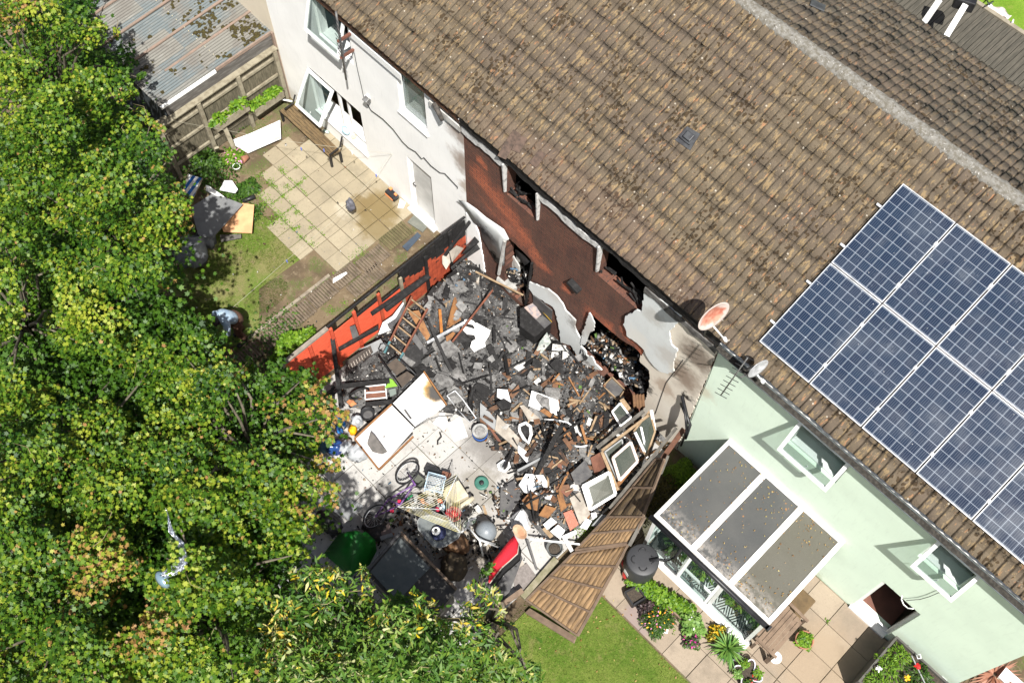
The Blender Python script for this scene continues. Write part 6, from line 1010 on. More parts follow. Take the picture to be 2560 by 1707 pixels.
for k, (x, y, z, r_, m, nm, lb) in enumerate(((1195, 520, .65, .055, mat('coral_plastic', (.72, .16, .08)), 'toy_flower', 'coral orange toy flower among the clutter'), (1170, 590, .6, .05, mat('crimson_plastic', (.62, .02, .07)), 'toy_ball', 'crimson toy ball below the toy flower'), (1045, 520, .5, .05, mat('soft_orange', (.70, .25, .08)), 'orange_toy', 'orange toy block left of the toy flower'), (780, 600, .4, .05, mat('crimson_plastic', (.62, .02, .07)), 'red_cloth', 'bright red scrap hanging on the bicycle'), (850, 525, .4, .05, mat('crimson_plastic', (.62, .02, .07)), 'red_cloth', 'bright red scrap beside the green pole'), (1230, 690, .6, .07, mat('dark_crimson', (.30, .01, .05)), 'crimson_toy', 'dark crimson cushion under the yellow lines'), (1215, 570, .55, .07, mat('ice_blue', (.45, .60, .66)), 'ice_blue_cloth', 'ice blue cloth beside the toy ball'))):
    bag(nm, lb, g('B', x, y, z), r_, r_ * .8, r_ * .7, m, k + 11, 'toy' if 'toy' in nm else 'cloth')
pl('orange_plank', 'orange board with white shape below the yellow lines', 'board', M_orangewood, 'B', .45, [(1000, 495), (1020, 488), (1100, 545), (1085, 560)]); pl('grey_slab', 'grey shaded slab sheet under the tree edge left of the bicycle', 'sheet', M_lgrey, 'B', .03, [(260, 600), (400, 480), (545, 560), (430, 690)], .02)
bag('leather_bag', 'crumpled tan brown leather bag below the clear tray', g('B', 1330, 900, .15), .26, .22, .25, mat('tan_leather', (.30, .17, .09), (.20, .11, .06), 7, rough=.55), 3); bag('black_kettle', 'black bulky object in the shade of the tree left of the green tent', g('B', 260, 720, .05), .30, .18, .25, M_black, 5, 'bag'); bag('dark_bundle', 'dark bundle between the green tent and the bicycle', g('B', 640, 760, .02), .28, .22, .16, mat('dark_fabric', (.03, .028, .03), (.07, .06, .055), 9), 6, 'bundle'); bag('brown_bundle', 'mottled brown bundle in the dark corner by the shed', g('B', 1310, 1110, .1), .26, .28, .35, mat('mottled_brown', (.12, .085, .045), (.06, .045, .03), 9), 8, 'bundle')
pl('pink_stone', 'pinkish stone slab between the bundle and the shed', 'slab', mat('pinkish_stone', (.33, .24, .21), (.25, .19, .17), 9), 'B', .2, [(680, 770), (760, 700), (780, 780), (700, 820)], .1); pl('grey_block', 'pale grey block at the top left of the shed', 'block', M_lgrey, 'B', .3, [(680, 820), (785, 785), (795, 815), (690, 850)], .08)
r = np.random.RandomState(29); N_ = 700; cc = np.array([[(p := g('B', *q)).x, p.y] for q in ((700, 720), (850, 640), (1000, 560), (1250, 620), (1420, 560), (1250, 950), (1100, 880), (1480, 880), (1650, 950), (960, 780), (600, 820), (1750, 640), (1700, 480))]); k = r.randint(len(cc), size=N_)
x = cc[k, 0] + r.normal(size=N_) * .16; y = cc[k, 1] + r.normal(size=N_) * .16; S = np.stack([r.gamma(2., .02, N_) + .015, r.gamma(2., .014, N_) + .012, r.uniform(.006, .03, N_)], -1)
boxes('clutter', np.stack([x, y, .02 + r.rand(N_) * .12], -1), S, 6, r.choice(8, N_, p=[.34, .16, .16, .12, .06, .1, .02, .04]), cols, 'mixed scraps of rubbish heaped between the bicycle, the dryer and the shed', 'clutter')
# green tent, sheds
t = thing('play_tent', 'bright green fabric tent half under the tree', 'tent', g('B', 450, 950, 0)); M_tent = mat('bright_green_fabric', (.008, .22, .02), (.006, .17, .015), 3, rough=.5); rg = [g('B', 490, 768, 1.0), g('B', 420, 1152, .75)]
L_ = [g('B', 330, 800, .5), g('B', 205, 965, .3), g('B', 300, 1060, .3), g('B', 415, 1152, .3)]; b = MB(); n_ = 8; r1 = [rg[0].lerp(rg[1], u) - Vector((0, 0, .05 * math.sin(u * 3.1))) for u in fr(0, 1, n_)]; r2 = [L_[0].lerp(L_[1], min(1, u * 2)) if u < .5 else L_[1].lerp(L_[3], u * 2 - 1) for u in fr(0, 1, n_)]; b.loft([r1, [a.lerp(c, .5) + Vector((0, 0, .05)) for a, c in zip(r1, r2)], r2]); b.build('left_flysheet', M_tent, t, solid=.01)
R_ = [g('B', 560, 775, .7), g('B', 640, 850, .55), g('B', 655, 940, .45), g('B', 590, 1060, .3), g('B', 430, 1152, .3)]; b = MB(); r3 = [R_[int(min(u * 4, 3))].lerp(R_[int(min(u * 4, 3)) + 1], u * 4 - int(min(u * 4, 3))) for u in fr(0, 1, n_)]; b.loft([r1, [a.lerp(c, .45) - Vector((0, 0, .16)) for a, c in zip(r1, r3)], r3]); b.build('right_flysheet', M_tent, t, solid=.01)
zs = 1.1; t = thing('garden_shed', 'low shed with a dark felt roof and timber edge in the tree shade', 'shed', g('B', 950, 1200, 0)); Q_ = [g('B', x, y, zs) for x, y in ((860, 790), (1330, 1270), (1060, 1640), (560, 1130))]
b = MB(); b.plate(Q_, .06); b.build('felt_roof', mat('mottled_felt', (.075, .07, .065), (.11, .10, .09), 6, bump=.3), t)
b = MB(); b.beam(Q_[0], Q_[1], .05, .1); b.build('edge_board', M_lapf, t); b = MB(); b.beam(Q_[3], Q_[0], .05, .1); b.build('edge_board', M_greybd, t); ctr = sum(Q_, Vector()) / 4
b = MB(); b.plate([Vector((ctr.x + (p.x - ctr.x) * .92, ctr.y + (p.y - ctr.y) * .92, zs - .08)) for p in Q_], zs - .1); b.build('walls', M_greywood, t)
pl('slate_sheet', 'large blue grey sheet laid on the dark shed roof', 'sheet', mat('slate_blue_sheet', (.12, .14, .14), (.16, .175, .17), 4, rough=.6), 'B', zs + .035, [(850, 825), (1108, 1085), (830, 1370), (600, 1120)], .02)
pl('grey_plank', 'grey shaded panel beside the timber edge of the shed', 'board', M_greywood, 'B', .6, [(1000, 900), (1050, 905), (1150, 1020), (1110, 1030)]); tb('blue_hose', 'thin pale blue hose dangling beside the shed', 'hose', mat('pale_hose', (.35, .50, .50)), 'B', [(1305, 1045, .5), (1285, 1120, .5), (1280, 1200, .3)], .012)
# red chaise / curved board, poles, pots
t = thing('red_lounger', 'curved red fabric lounger with a cream edge standing on its side', 'lounger', g('B', 1750, 1050, 0)); top = [(1825, 808), (1780, 860), (1700, 960), (1640, 1040), (1615, 1130), (1608, 1210)]; low = [(1862, 880), (1850, 965), (1790, 1020), (1720, 1080), (1665, 1150), (1612, 1218)]
b = MB(); b.loft([[g('B', *p, .75) for p in top], [g('B', (a[0] + c[0]) / 2, (a[1] + c[1]) / 2, .78) for a, c in zip(top, low)], [g('B', *p, .7) for p in low]]); b.build('red_fabric', mat('vivid_red_fabric', (.62, .015, .03), (.52, .012, .025), 60, rough=.9), t, solid=.02)
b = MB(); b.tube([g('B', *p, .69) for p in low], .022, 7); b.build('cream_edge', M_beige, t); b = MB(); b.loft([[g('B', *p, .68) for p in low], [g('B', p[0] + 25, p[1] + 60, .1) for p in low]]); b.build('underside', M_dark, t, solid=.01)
t = thing('broken_pot', 'large broken terracotta coloured pot at the top of the red lounger', 'pot', g('D', 330, 400, .4)); b = MB(); b.lathe(g('D', 320, 395, .45), [(.13, 0), (.17, .1), (.16, .1), (.10, .01)], 20, 1, .7, Matrix.Rotation(.5, 3, 'X')); b.build('shell', mat('sandy_terracotta', (.48, .26, .15), (.52, .40, .27), 6), t)
bm('white_bar', 'thin white metal bar lying by the plant pot', 'bar', M_whiteclean, 'D', (390, 455), .3, (770, 495), .25, .03, .02); bm('dark_pole', 'dark grey pole leaning across the soil by the red lounger', 'pole', M_greybd, 'D', (365, 455), .5, (438, 690), .1, .04, .03); bm('brown_plank', 'long brown plank at the bottom beside the dark sheet', 'plank', M_lapf, 'D', (60, 1040), .2, (330, 850), .3, .1, .03)
t = tub('plant_pot', 'empty grey plastic plant pot with dry soil left of the toppled fence panel', 'plant pot', g('D', 572, 545, 0), .16, .22, mat('grey_pot', (.13, .14, .14), (.18, .18, .17), 6), M_soil, .8, .7)
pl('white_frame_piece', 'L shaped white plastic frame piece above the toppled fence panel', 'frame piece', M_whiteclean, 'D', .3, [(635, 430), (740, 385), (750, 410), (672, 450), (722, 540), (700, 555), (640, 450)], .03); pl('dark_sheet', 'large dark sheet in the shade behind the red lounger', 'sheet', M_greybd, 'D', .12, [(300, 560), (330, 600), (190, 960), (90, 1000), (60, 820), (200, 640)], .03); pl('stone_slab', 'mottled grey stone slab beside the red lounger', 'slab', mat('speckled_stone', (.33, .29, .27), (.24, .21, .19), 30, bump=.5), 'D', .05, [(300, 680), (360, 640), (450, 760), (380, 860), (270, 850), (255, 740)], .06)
pl('paving_piece', 'brownish paving piece at the tip of the red lounger', 'slab', M_beige, 'D', .04, [(270, 610), (310, 590), (345, 650), (290, 690)], .04); tb('charred_pole', 'long black pole lying from the white bag to the dark corner', 'pole', M_char, 'D', [(140, 380, .3), (250, 380, .35)], .015)
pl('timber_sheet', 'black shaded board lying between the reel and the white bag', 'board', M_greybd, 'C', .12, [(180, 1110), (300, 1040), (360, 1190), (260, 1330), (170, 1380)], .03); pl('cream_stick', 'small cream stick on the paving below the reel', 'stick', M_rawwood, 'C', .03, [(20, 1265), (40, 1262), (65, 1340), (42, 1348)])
# ================================================================ LEFT GARDEN
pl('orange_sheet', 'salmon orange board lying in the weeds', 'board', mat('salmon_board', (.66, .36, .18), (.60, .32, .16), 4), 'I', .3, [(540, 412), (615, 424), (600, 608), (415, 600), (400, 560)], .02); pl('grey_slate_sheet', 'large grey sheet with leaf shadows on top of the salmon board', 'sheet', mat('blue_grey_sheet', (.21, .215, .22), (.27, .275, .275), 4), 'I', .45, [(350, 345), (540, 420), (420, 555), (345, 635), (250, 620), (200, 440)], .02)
pl('white_offcut', 'white board offcut by the strawberry plants', 'board', M_whitebd, 'I', .35, [(420, 265), (470, 265), (508, 320), (490, 345), (390, 325)], .03); pl('white_offcut', 'dirty white plank end under the large grey sheet', 'board', M_whitebd, 'I', .5, [(300, 295), (320, 300), (420, 370), (360, 360), (300, 330)], .03)
M_str = NT('blue_white_stripes'); xx, yv, zz = M_str.xyz(M_str.pos((1, 1, 1), (0, 0, 0), -.35)); M_str = M_str.done(M_str.mix(M_str.ramp(M_str.math('FRACT', M_str.math('MULTIPLY', xx, 6.5)), .48, .52), (.60, .60, .58), (.015, .10, .33)), .8)
t = thing('deckchair', 'folded deckchair with blue and white stripes at the tree edge', 'deckchair', g('I', 210, 300, 0)); b = MB(); b.plate([g('I', x, y, .55) for x, y in ((190, 225), (275, 250), (215, 375), (145, 355))], .02); b.build('striped_fabric', M_str, t); b = MB(); b.tube([g('I', 185, 222, .57), g('I', 143, 355, .5)], .018, 6); b.build('frame_bar', M_rail, t); b = MB(); b.tube([g('I', 278, 250, .57), g('I', 218, 378, .5)], .018, 6); b.build('frame_bar', M_rail, t)
M_tarp = mat('grey_tarpaulin', (.27, .29, .29), (.21, .22, .23), 5, rough=.7, bump=.3)
bag('tarpaulin', 'larger grey tarpaulin bundle lying in the shade', g('I', 215, 760, .0), .42, .36, .34, M_tarp, 2, 'tarpaulin'); bag('tarpaulin', 'smaller grey tarpaulin bundle below the salmon board', g('I', 310, 660, .0), .26, .18, .24, M_tarp, 6, 'tarpaulin'); pl('grey_plank', 'grey plank poking out below the salmon board', 'plank', M_greywood, 'I', .15, [(390, 620), (530, 615), (530, 640), (400, 665)])
pl('white_banner', 'long torn white board lying on the soil in front of the trellis fence', 'board', M_whitebd, 'L', [.12, .2, .25, .22, .1], [(1490, 925), (1640, 870), (1830, 785), (1835, 905), (1620, 1000)], .02); pl('peach_card', 'small peach card lying on the torn white board', 'card', mat('peach_card', (.72, .50, .36)), 'L', .27, [(1790, 880), (1826, 865), (1829, 900), (1795, 910)], .004)
bag('dark_cloth', 'grey cloth hanging from the clothes line over the patio', g('P', 1090, 870, 1.15), .09, .09, .22, mat('grey_cloth', (.13, .13, .15), (.24, .24, .28), 9), 3, 'cloth')
for k, (f_, x, y, z, lb) in enumerate((('P', 600, 285, 1.6, 'blue peg on the upper clothes line, left one'), ('P', 822, 300, 1.75, 'blue peg on the upper clothes line, middle one'), ('P', 1098, 325, 1.85, 'white peg on the upper clothes line near the wall'), ('P', 1335, 545, 1.6, 'blue peg on the clothes line at the wall foot'), ('P', 460, 1385, 1.45, 'pale blue pegs at the lawn end of the clothes line'))): b = MB(); c = g(f_, x, y, z); b.obox(c, .02, .02, .09); tag(b.build('clothes_peg', mat('blue_peg', (.15, .20, .60)) if k != 2 else M_whiteclean, base='auto'), lb, 'peg', 'pegs on the clothes line')
b = MB(); b.tube([g('I', 540, 400, .1), g('I', 620, 370, .12)], .05, 8); tag(b.build('black_pipe', M_black, base='auto'), 'short black pipe end above the salmon board', 'pipe'); b = MB(); b.tube([g('J', 350, 965, .3), g('J', 510, 995, .35)], .022, 7); tag(b.build('white_tube', M_whiteclean, base='auto'), 'white tube lying at the foot of the wall corner', 'tube')
pl('white_scrap', 'long torn white strip lying on the duckboards', 'strip', M_whitebd, 'I', .07, [(1130, 905), (1215, 860), (1225, 870), (1180, 905), (1130, 935)], .01); pl('slate_piece', 'small slate piece hung on the red fence', 'slate', M_greybd, 'I', [1.5, 1.5, 1.2, 1.2], [(1240, 1225), (1275, 1210), (1300, 1280), (1260, 1300)])
t = thing('glass_float', 'plastic bottle and cups under the window bench', 'bottle', g('J', 840, 1285, .1)); b = MB(); b.tube([g('J', 820, 1280, .1), g('J', 870, 1300, .1)], .035, 10); b.build('bottle', mat('green_white_plastic', (.10, .40, .28), (.7, .7, .7), 9), t)
b = MB(); b.lathe(w('J', 1035, 1290, -.02) , [(.12, 0), (.13, .02), (.10, .10), (.03, .13)], 14, 1, .6); tag(b.build('blue_cloth', mat('pale_blue_cloth', (.40, .58, .68)), base='auto'), 'pale blue cloth bundle on the ground floor window sill', 'cloth'); b = MB(); b.lathe(w('J', 1115, 1345, .05), [(.04, 0), (.07, .02), (.065, .025)], 16); tag(b.build('plate', M_cream, base='auto'), 'cream plate on the ground floor window sill', 'plate')
# ================================================================ LITTLE THINGS ON THE RIGHT PATIO
t = thing('red_watering_can', 'bright red plastic watering can behind the fence rail by the water butt', 'watering can', g('D', 1130, 740, 0)); b = MB(); b.lathe(g('D', 1130, 745, .02), [(.10, 0), (.11, .1), (.08, .26), (.05, .30)], 18, 1, .7); b.build('body', mat('glossy_red', (.62, .01, .015), rough=.3), t); b = MB(); b.tube([g('D', 1120, 700, .2), g('D', 1100, 640, .3), g('D', 1105, 620, .35)], .02, 7); b.build('spout', mat('glossy_red', (.62, .01, .015)), t)
pl('paper_scrap', 'white paper scrap on the paving beside the marigolds', 'paper', M_whiteclean, 'D', .03, [(1400, 1180), (1420, 1145), (1458, 1150), (1450, 1185)], .004)
b = MB(); b.lathe(g('E', 1805, 1545, .45), [(.06, 0), (.07, .04), (.05, .06)], 16); tag(b.build('solar_light', M_alu, base='auto'), 'round silver solar light at the lower corner of the raised bed', 'light')
# ================================================================ FOLIAGE
def shape_maple():
    a = [(90, 1.0), (62, .52), (35, .92), (8, .46), (-18, .66), (-55, .34), (-90, .42), (-125, .34), (198, .66), (172, .46), (145, .92), (118, .52)]
    return np.array([(r_ * math.cos(math.radians(t_)), r_ * math.sin(math.radians(t_)), -.16 * r_ * r_) for t_, r_ in a])
SH_MAPLE = shape_maple(); SH_OVAL = np.array([(0, -1, 0), (.42, -.4, .06), (.46, .25, .06), (0, 1, -.12), (-.46, .25, .06), (-.42, -.4, .06)])
SH_POINT = np.array([(0, -.9, 0), (.30, -.2, .1), (.18, .4, .05), (0, 1.2, -.15), (-.18, .4, .05), (-.30, -.2, .1)]); SH_BLADE = np.array([(-.07, 0, 0), (.07, 0, 0), (.0, 1, .25)])
def leaves(name, C, Nn, S, T, shp, m, parent=None, base=None, seed=0, dirv=None):
    r = np.random.RandomState(seed); n = len(C); k = len(shp); Nn = Nn / (np.linalg.norm(Nn, axis=1)[:, None] + 1e-9)
    rv = r.normal(size=(n, 3)) if dirv is None else dirv; A = np.cross(Nn, rv); A /= (np.linalg.norm(A, axis=1)[:, None] + 1e-9); B = np.cross(Nn, A)
    V = (shp[None, :, 0:1] * A[:, None] + shp[None, :, 1:2] * B[:, None] + shp[None, :, 2:3] * Nn[:, None]) * S[:, None, None] + C[:, None]
    me = bpy.data.meshes.new(name); me.vertices.add(n * k); me.vertices.foreach_set('co', V.astype(np.float32).ravel()); me.loops.add(n * k); me.loops.foreach_set('vertex_index', np.arange(n * k, dtype=np.int32))
    me.polygons.add(n); me.polygons.foreach_set('loop_start', np.arange(0, n * k, k, dtype=np.int32)); me.polygons.foreach_set('loop_total', np.full(n, k, dtype=np.int32)); me.update(calc_edges=True); tint_attr(me, T); return link(name, me, m, parent, base)
def leafmat(name, stops, trans=.35, rough=.5):
    s = NT(name); cr = s.n.new('ShaderNodeValToRGB'); s.t.links.new(s.attr('tint'), cr.inputs[0]); e = cr.color_ramp.elements
    while len(e) < len(stops): e.new(.5)
    for q, (p, c) in zip(e, stops): q.position = p; q.color = (*c, 1)
    s.done(cr.outputs[0], rough, 0, .35); tl = s.n.new('ShaderNodeBsdfTranslucent'); s.t.links.new(cr.outputs[0], tl.inputs[0]); mx = s.n.new('ShaderNodeMixShader'); mx.inputs[0].default_value = trans
    s.t.links.new(s.b.outputs[0], mx.inputs[1]); s.t.links.new(tl.outputs[0], mx.inputs[2]); s.t.links.new(mx.outputs[0], s.out.inputs[0]); return s.m
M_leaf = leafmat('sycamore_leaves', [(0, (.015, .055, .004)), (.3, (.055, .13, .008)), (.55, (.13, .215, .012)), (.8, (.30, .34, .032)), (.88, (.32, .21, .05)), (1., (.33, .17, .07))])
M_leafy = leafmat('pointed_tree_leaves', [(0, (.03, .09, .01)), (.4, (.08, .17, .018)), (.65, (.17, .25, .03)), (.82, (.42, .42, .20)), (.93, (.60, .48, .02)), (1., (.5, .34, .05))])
M_bark = mat('pale_bark', (.23, .20, .14), (.13, .11, .075), 9, bump=.5)
Pm = [(-80, -80), (205, -80), (232, 10), (245, 55), (300, 72), (316, 115), (308, 150), (342, 188), (318, 215), (300, 238), (330, 258), (366, 275), (396, 312), (398, 348), (378, 380), (405, 410), (440, 442), (466, 505), (452, 540), (420, 575), (398, 602), (405, 640), (396, 680), (408, 692), (445, 705), (470, 740), (489, 742), (520, 771), (552, 784), (528, 812), (545, 838), (580, 835), (637, 835), (671, 857), (730, 853), (765, 838), (755, 900), (770, 925), (800, 945), (815, 985), (775, 1010), (731, 1020), (755, 1054), (780, 1070), (776, 1110), (788, 1145), (765, 1160), (730, 1165), (720, 1200), (735, 1230), (715, 1270), (690, 1290), (650, 1340), (620, 1420), (600, 1480), (590, 1640), (-80, 1640)]
Pc = [(590, 1640), (600, 1480), (640, 1350), (700, 1285), (724, 1275), (760, 1300), (800, 1325), (872, 1302), (862, 1352), (850, 1395), (890, 1376), (932, 1368), (969, 1363), (998, 1382), (1010, 1415), (1056, 1420), (1062, 1360), (1082, 1296), (1104, 1274), (1124, 1293), (1118, 1335), (1142, 1358), (1134, 1396), (1190, 1390), (1219, 1393), (1204, 1420), (1159, 1440), (1118, 1462), (1150, 1500), (1192, 1492), (1260, 1514), (1250, 1548), (1262, 1640)]
trees = [((110, 180), 'sycamore_tree', 'bright green sycamore at the top left beside the lean-to shed'), ((270, 520), 'sycamore_tree', 'sycamore reaching toward the salmon board with browning tips'), ((40, 720), 'sycamore_tree', 'green sycamore half way down the left edge'), ((560, 1010), 'sycamore_tree', 'sycamore hanging over the yard with brown tipped twigs and the person behind its edge'),
         ((180, 1040), 'sycamore_tree', 'sycamore between the left edge and the silver foil strip'), ((130, 1400), 'sycamore_tree', 'sycamore in the bottom left corner with clusters of brown seeds'), ((470, 1390), 'sycamore_tree', 'sycamore at the bottom below the silver foil strip'), ((850, 1490), 'maple_tree', 'pointed leaved tree at the bottom with yellow sprays'), ((1120, 1400), 'maple_tree', 'small pointed leaved tree rising between the dark shed and the lawn')]
def polyd(x, y, poly):
    best = 1e9
    for i in range(len(poly)):
        ax, ay = poly[i - 1]; bx, by = poly[i]; dx, dy = bx - ax, by - ay; t_ = max(0, min(1, ((x - ax) * dx + (y - ay) * dy) / (dx * dx + dy * dy + 1e-9))); best = min(best, math.hypot(x - ax - t_ * dx, y - ay - t_ * dy))
    return best
def lobes(poly, st, seed):
    r = random.Random(seed); out = []; x0, x1, y0, y1 = min(p[0] for p in poly), max(p[0] for p in poly), min(p[1] for p in poly), max(p[1] for p in poly)
    for _ in range(4000):
        x, y = r.uniform(x0, x1), r.uniform(y0, y1)
        if pip(x, y, poly) and polyd(x, y, poly) > 22 and all(math.hypot(x - a, y - b_) > st for a, b_, c_, d_ in out): out.append((x, y, r.uniform(-.55, .55), r.uniform(.8, 1.15)))
    return out
POCK = ((60, 850, 110, 55), (330, 870, 90, 40), (215, 935, 60, 40), (10, 120, 40, 40), (250, 330, 60, 40), (610, 1330, 60, 70), (480, 1230, 50, 40), (300, 1360, 45, 60), (560, 940, 40, 25), (120, 1200, 50, 50), (150, 560, 60, 35), (390, 760, 45, 40))
rt = random.Random(12); puffs = {i: [] for i in range(len(trees))}
browns = [((430, 480), 60), ((400, 330), 45), ((720, 900), 70), ((770, 960), 60), ((750, 1090), 70), ((640, 880), 80), ((560, 850), 50), ((230, 1310), 75), ((300, 1450), 80), ((180, 1400), 60), ((360, 1440), 60), ((520, 790), 50), ((430, 550), 50), ((800, 1150), 50), ((40, 30), 30)]
yell = [((660, 1460), 55), ((690, 1500), 50), ((740, 1330), 45), ((980, 1400), 40), ((1110, 1300), 30), ((850, 1330), 40), ((880, 1420), 40)]
for poly, idx, st in ((Pm, range(7), 43), (Pc, (7, 8), 40)):
    LB = lobes(poly, 138 if idx == range(7) else 100, 5)
    x0, x1, y0, y1 = min(p[0] for p in poly), max(p[0] for p in poly), min(p[1] for p in poly), max(p[1] for p in poly); yy_ = y0
    while yy_ < y1:
        xx_ = x0
        while xx_ < x1:
            x, y = xx_ + rt.uniform(-.42, .42) * st, yy_ + rt.uniform(-.42, .42) * st; xx_ += st
            if not pip(x, y, poly): continue
            d = polyd(x, y, poly); k = min(idx, key=lambda i: math.hypot(trees[i][0][0] - x, trees[i][0][1] - y)); dc = math.hypot(trees[k][0][0] - x, trees[k][0][1] - y)
            hz = float(fbm(np.array([x / 130.]), np.array([y / 130.]), 23)[0]); lb_ = min(LB, key=lambda q: math.hypot(q[0] - x, q[1] - y) / q[3]); dl = math.hypot(lb_[0] - x, lb_[1] - y) / ((84. if idx == range(7) else 70.) * lb_[3]); z = 4.6 + .9 * math.exp(-(dc / 240) ** 2) + 1.6 * (hz - .5) + lb_[2] + .7 - 1.5 * dl ** 2 + rt.uniform(-.12, .12)
            if dl > .86 and rt.random() < .85 and d > 30:
                p = g('O', x, y, 2.9 + .5 * rt.random()); puffs[k].append((p.x, p.y, p.z, .34, 0.)); continue
            for (ax_, ay_, sx_, sy_) in POCK: z -= 2.4 * math.exp(-((x - ax_) / sx_) ** 2 - ((y - ay_) / sy_) ** 2)
            if idx != range(7) and k == 8: z -= 1.0
            z = max(z, 2.6)
            rr = min(.36, max(.10, d / 150 * .9)) * rt.uniform(.8, 1.15); br = max([max(0, 1 - math.hypot(x - b_[0][0], y - b_[0][1]) / b_[1]) for b_ in (browns if k < 7 else yell)])
            if d < 30: br = max(br, rt.uniform(0, .5))
            p = g('O', x, y, z); puffs[k].append((p.x, p.y, p.z, rr, br))
        yy_ += st
for k, (cen, nm, lb) in enumerate(trees):
    P_ = np.array(puffs[k]); base = g('O', cen[0], cen[1], 3.5); base.z = 0; t = thing(nm, lb, 'tree', base, 'trees along the bottom of the gardens'); r = np.random.RandomState(40 + k)
    cs, ns, ss, ts = [], [], [], []; mp_ = k < 7; lsz = .049 if mp_ else .060
    for (x, y, z, rr, br) in P_:
        n = int(1750 * rr * rr * (1. if mp_ else .62)) + 25; v = r.normal(size=(n, 3)); v[:, 2] = v[:, 2] * .8 + .25; v /= np.linalg.norm(v, axis=1)[:, None]; lob = 1 + .28 * np.sin(v[:, 0] * 6 + x * 9) * np.sin(v[:, 1] * 6 + y * 9)
        q = r.uniform(.55, 1.08, n) ** .6; an = r.uniform(0, 3.14); ca, sa = math.cos(an), math.sin(an); e1 = v[:, 0] * rr * q * lob * 1.35; e2 = v[:, 1] * rr * q * lob * .72; c = np.stack([x + e1 * ca - e2 * sa, y + e1 * sa + e2 * ca, z + v[:, 2] * rr * .8 * q * lob], -1)
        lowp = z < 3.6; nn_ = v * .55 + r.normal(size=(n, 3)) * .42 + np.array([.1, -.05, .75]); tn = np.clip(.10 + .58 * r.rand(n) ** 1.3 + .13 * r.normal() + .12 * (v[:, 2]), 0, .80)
        bsel = r.rand(n) < max(br * .85, .014); tn = np.where(bsel, r.uniform(.80, 1., n), tn); cs.append(c); ns.append(nn_); ss.append(lsz * r.uniform(.65, 1.25, n)); ts.append(tn * (.5 if lowp else 1.))  # leaves of low puffs tinted darker, painting pocket shade into their colour
        m_ = int(n * .10); low = np.stack([x + r.normal(size=m_) * rr * .9, y + r.normal(size=m_) * rr * .9, z - rr - r.uniform(.4, 1.6, m_)], -1)
        if rr > .25: cs.append(low); ns.append(r.normal(size=(m_, 3)) * .5 + np.array([0, 0, .8])); ss.append(lsz * 1.25 * r.uniform(.8, 1.2, m_)); ts.append(np.clip(.1 + .3 * r.rand(m_), 0, 1))
    if mp_ or k == 7:   # inner foliage low in the crown, shade painted in with dark tints
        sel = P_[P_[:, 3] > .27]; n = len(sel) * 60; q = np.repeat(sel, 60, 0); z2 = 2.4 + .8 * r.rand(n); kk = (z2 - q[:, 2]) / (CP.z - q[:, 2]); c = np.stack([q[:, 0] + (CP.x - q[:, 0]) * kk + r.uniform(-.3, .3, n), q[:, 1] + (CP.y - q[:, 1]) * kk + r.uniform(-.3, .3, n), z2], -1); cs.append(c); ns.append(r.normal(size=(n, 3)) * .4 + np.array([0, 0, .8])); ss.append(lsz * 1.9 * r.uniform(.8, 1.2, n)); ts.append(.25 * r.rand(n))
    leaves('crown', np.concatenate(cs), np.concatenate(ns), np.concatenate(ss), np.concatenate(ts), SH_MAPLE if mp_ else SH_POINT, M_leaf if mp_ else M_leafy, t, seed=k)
    b = MB(); top = Vector((base.x, base.y, 3.2)); b.tube([base, base + Vector((.05, .03, 1.4)), base + Vector((-.04, .05, 2.4)), top], .17, 9, .10)
    for (x, y, z, rr, br) in P_[::2]:
        e = Vector((x, y, z - .05)); md = top.lerp(e, .5) + Vector((rt.uniform(-.2, .2), rt.uniform(-.2, .2), .25)); b.tube([top - Vector((0, 0, rt.uniform(0, 1.2))), md, e], .045, 5, .008)
    b.build('trunk', M_bark, t)
    for (x, y, z, rr, br) in P_:
        if rt.random() < .10: b = MB(); c = Vector((x, y, z + rr * .7)); a = rt.uniform(0, 6.28); l = rt.uniform(.2, .5); b.tube([c, c + Vector((math.cos(a) * l * .5, math.sin(a) * l * .5, .08)), c + Vector((math.cos(a + .4) * l, math.sin(a + .4) * l, .02))], .007, 4, .003); b.build('twig', mat('straw_twigs', (.42, .36, .18), (.30, .24, .10), 8), t)
# foil strip caught in the tree
fp = [(1072, 440), (1085, 480), (1095, 540), (1112, 600), (1160, 650), (1175, 700), (1190, 760), (1160, 810), (1110, 850), (1050, 880)]; fw = [5, 4, 10, 26, 30, 24, 30, 38, 40, 30]; s = NT('crinkled_silver_foil'); s.bump(s.noise(25, 5, .7), 1., .05); M_foil = s.done((.62, .65, .70), .18, 1., .5)
rows = []
for i, ((x, y), w_) in enumerate(zip(fp, fw)): rows.append([g('R', x + w_ * u, y + w_ * .4 * u, 6.35 + .05 * math.sin(i * 2.3 + u * 4)) for u in (-1, -.5, 0, .5, 1)])
t = thing('foil_streamer', 'crinkled silver foil balloon strip snagged on top of the trees', 'foil balloon', g('R', 1110, 660, 6.2)); b = MB(); b.loft(rows); b.build('foil', M_foil, t, solid=.004)
b = MB(); b.lathe(g('R', 1060, 905, 6.2), [(.10, 0), (.14, .06), (.10, .12), (.02, .14)], 14, 1.1, .6); b.build('blue_end', mat('pale_blue_foil', (.35, .50, .60), rough=.25, metal=.6), t)
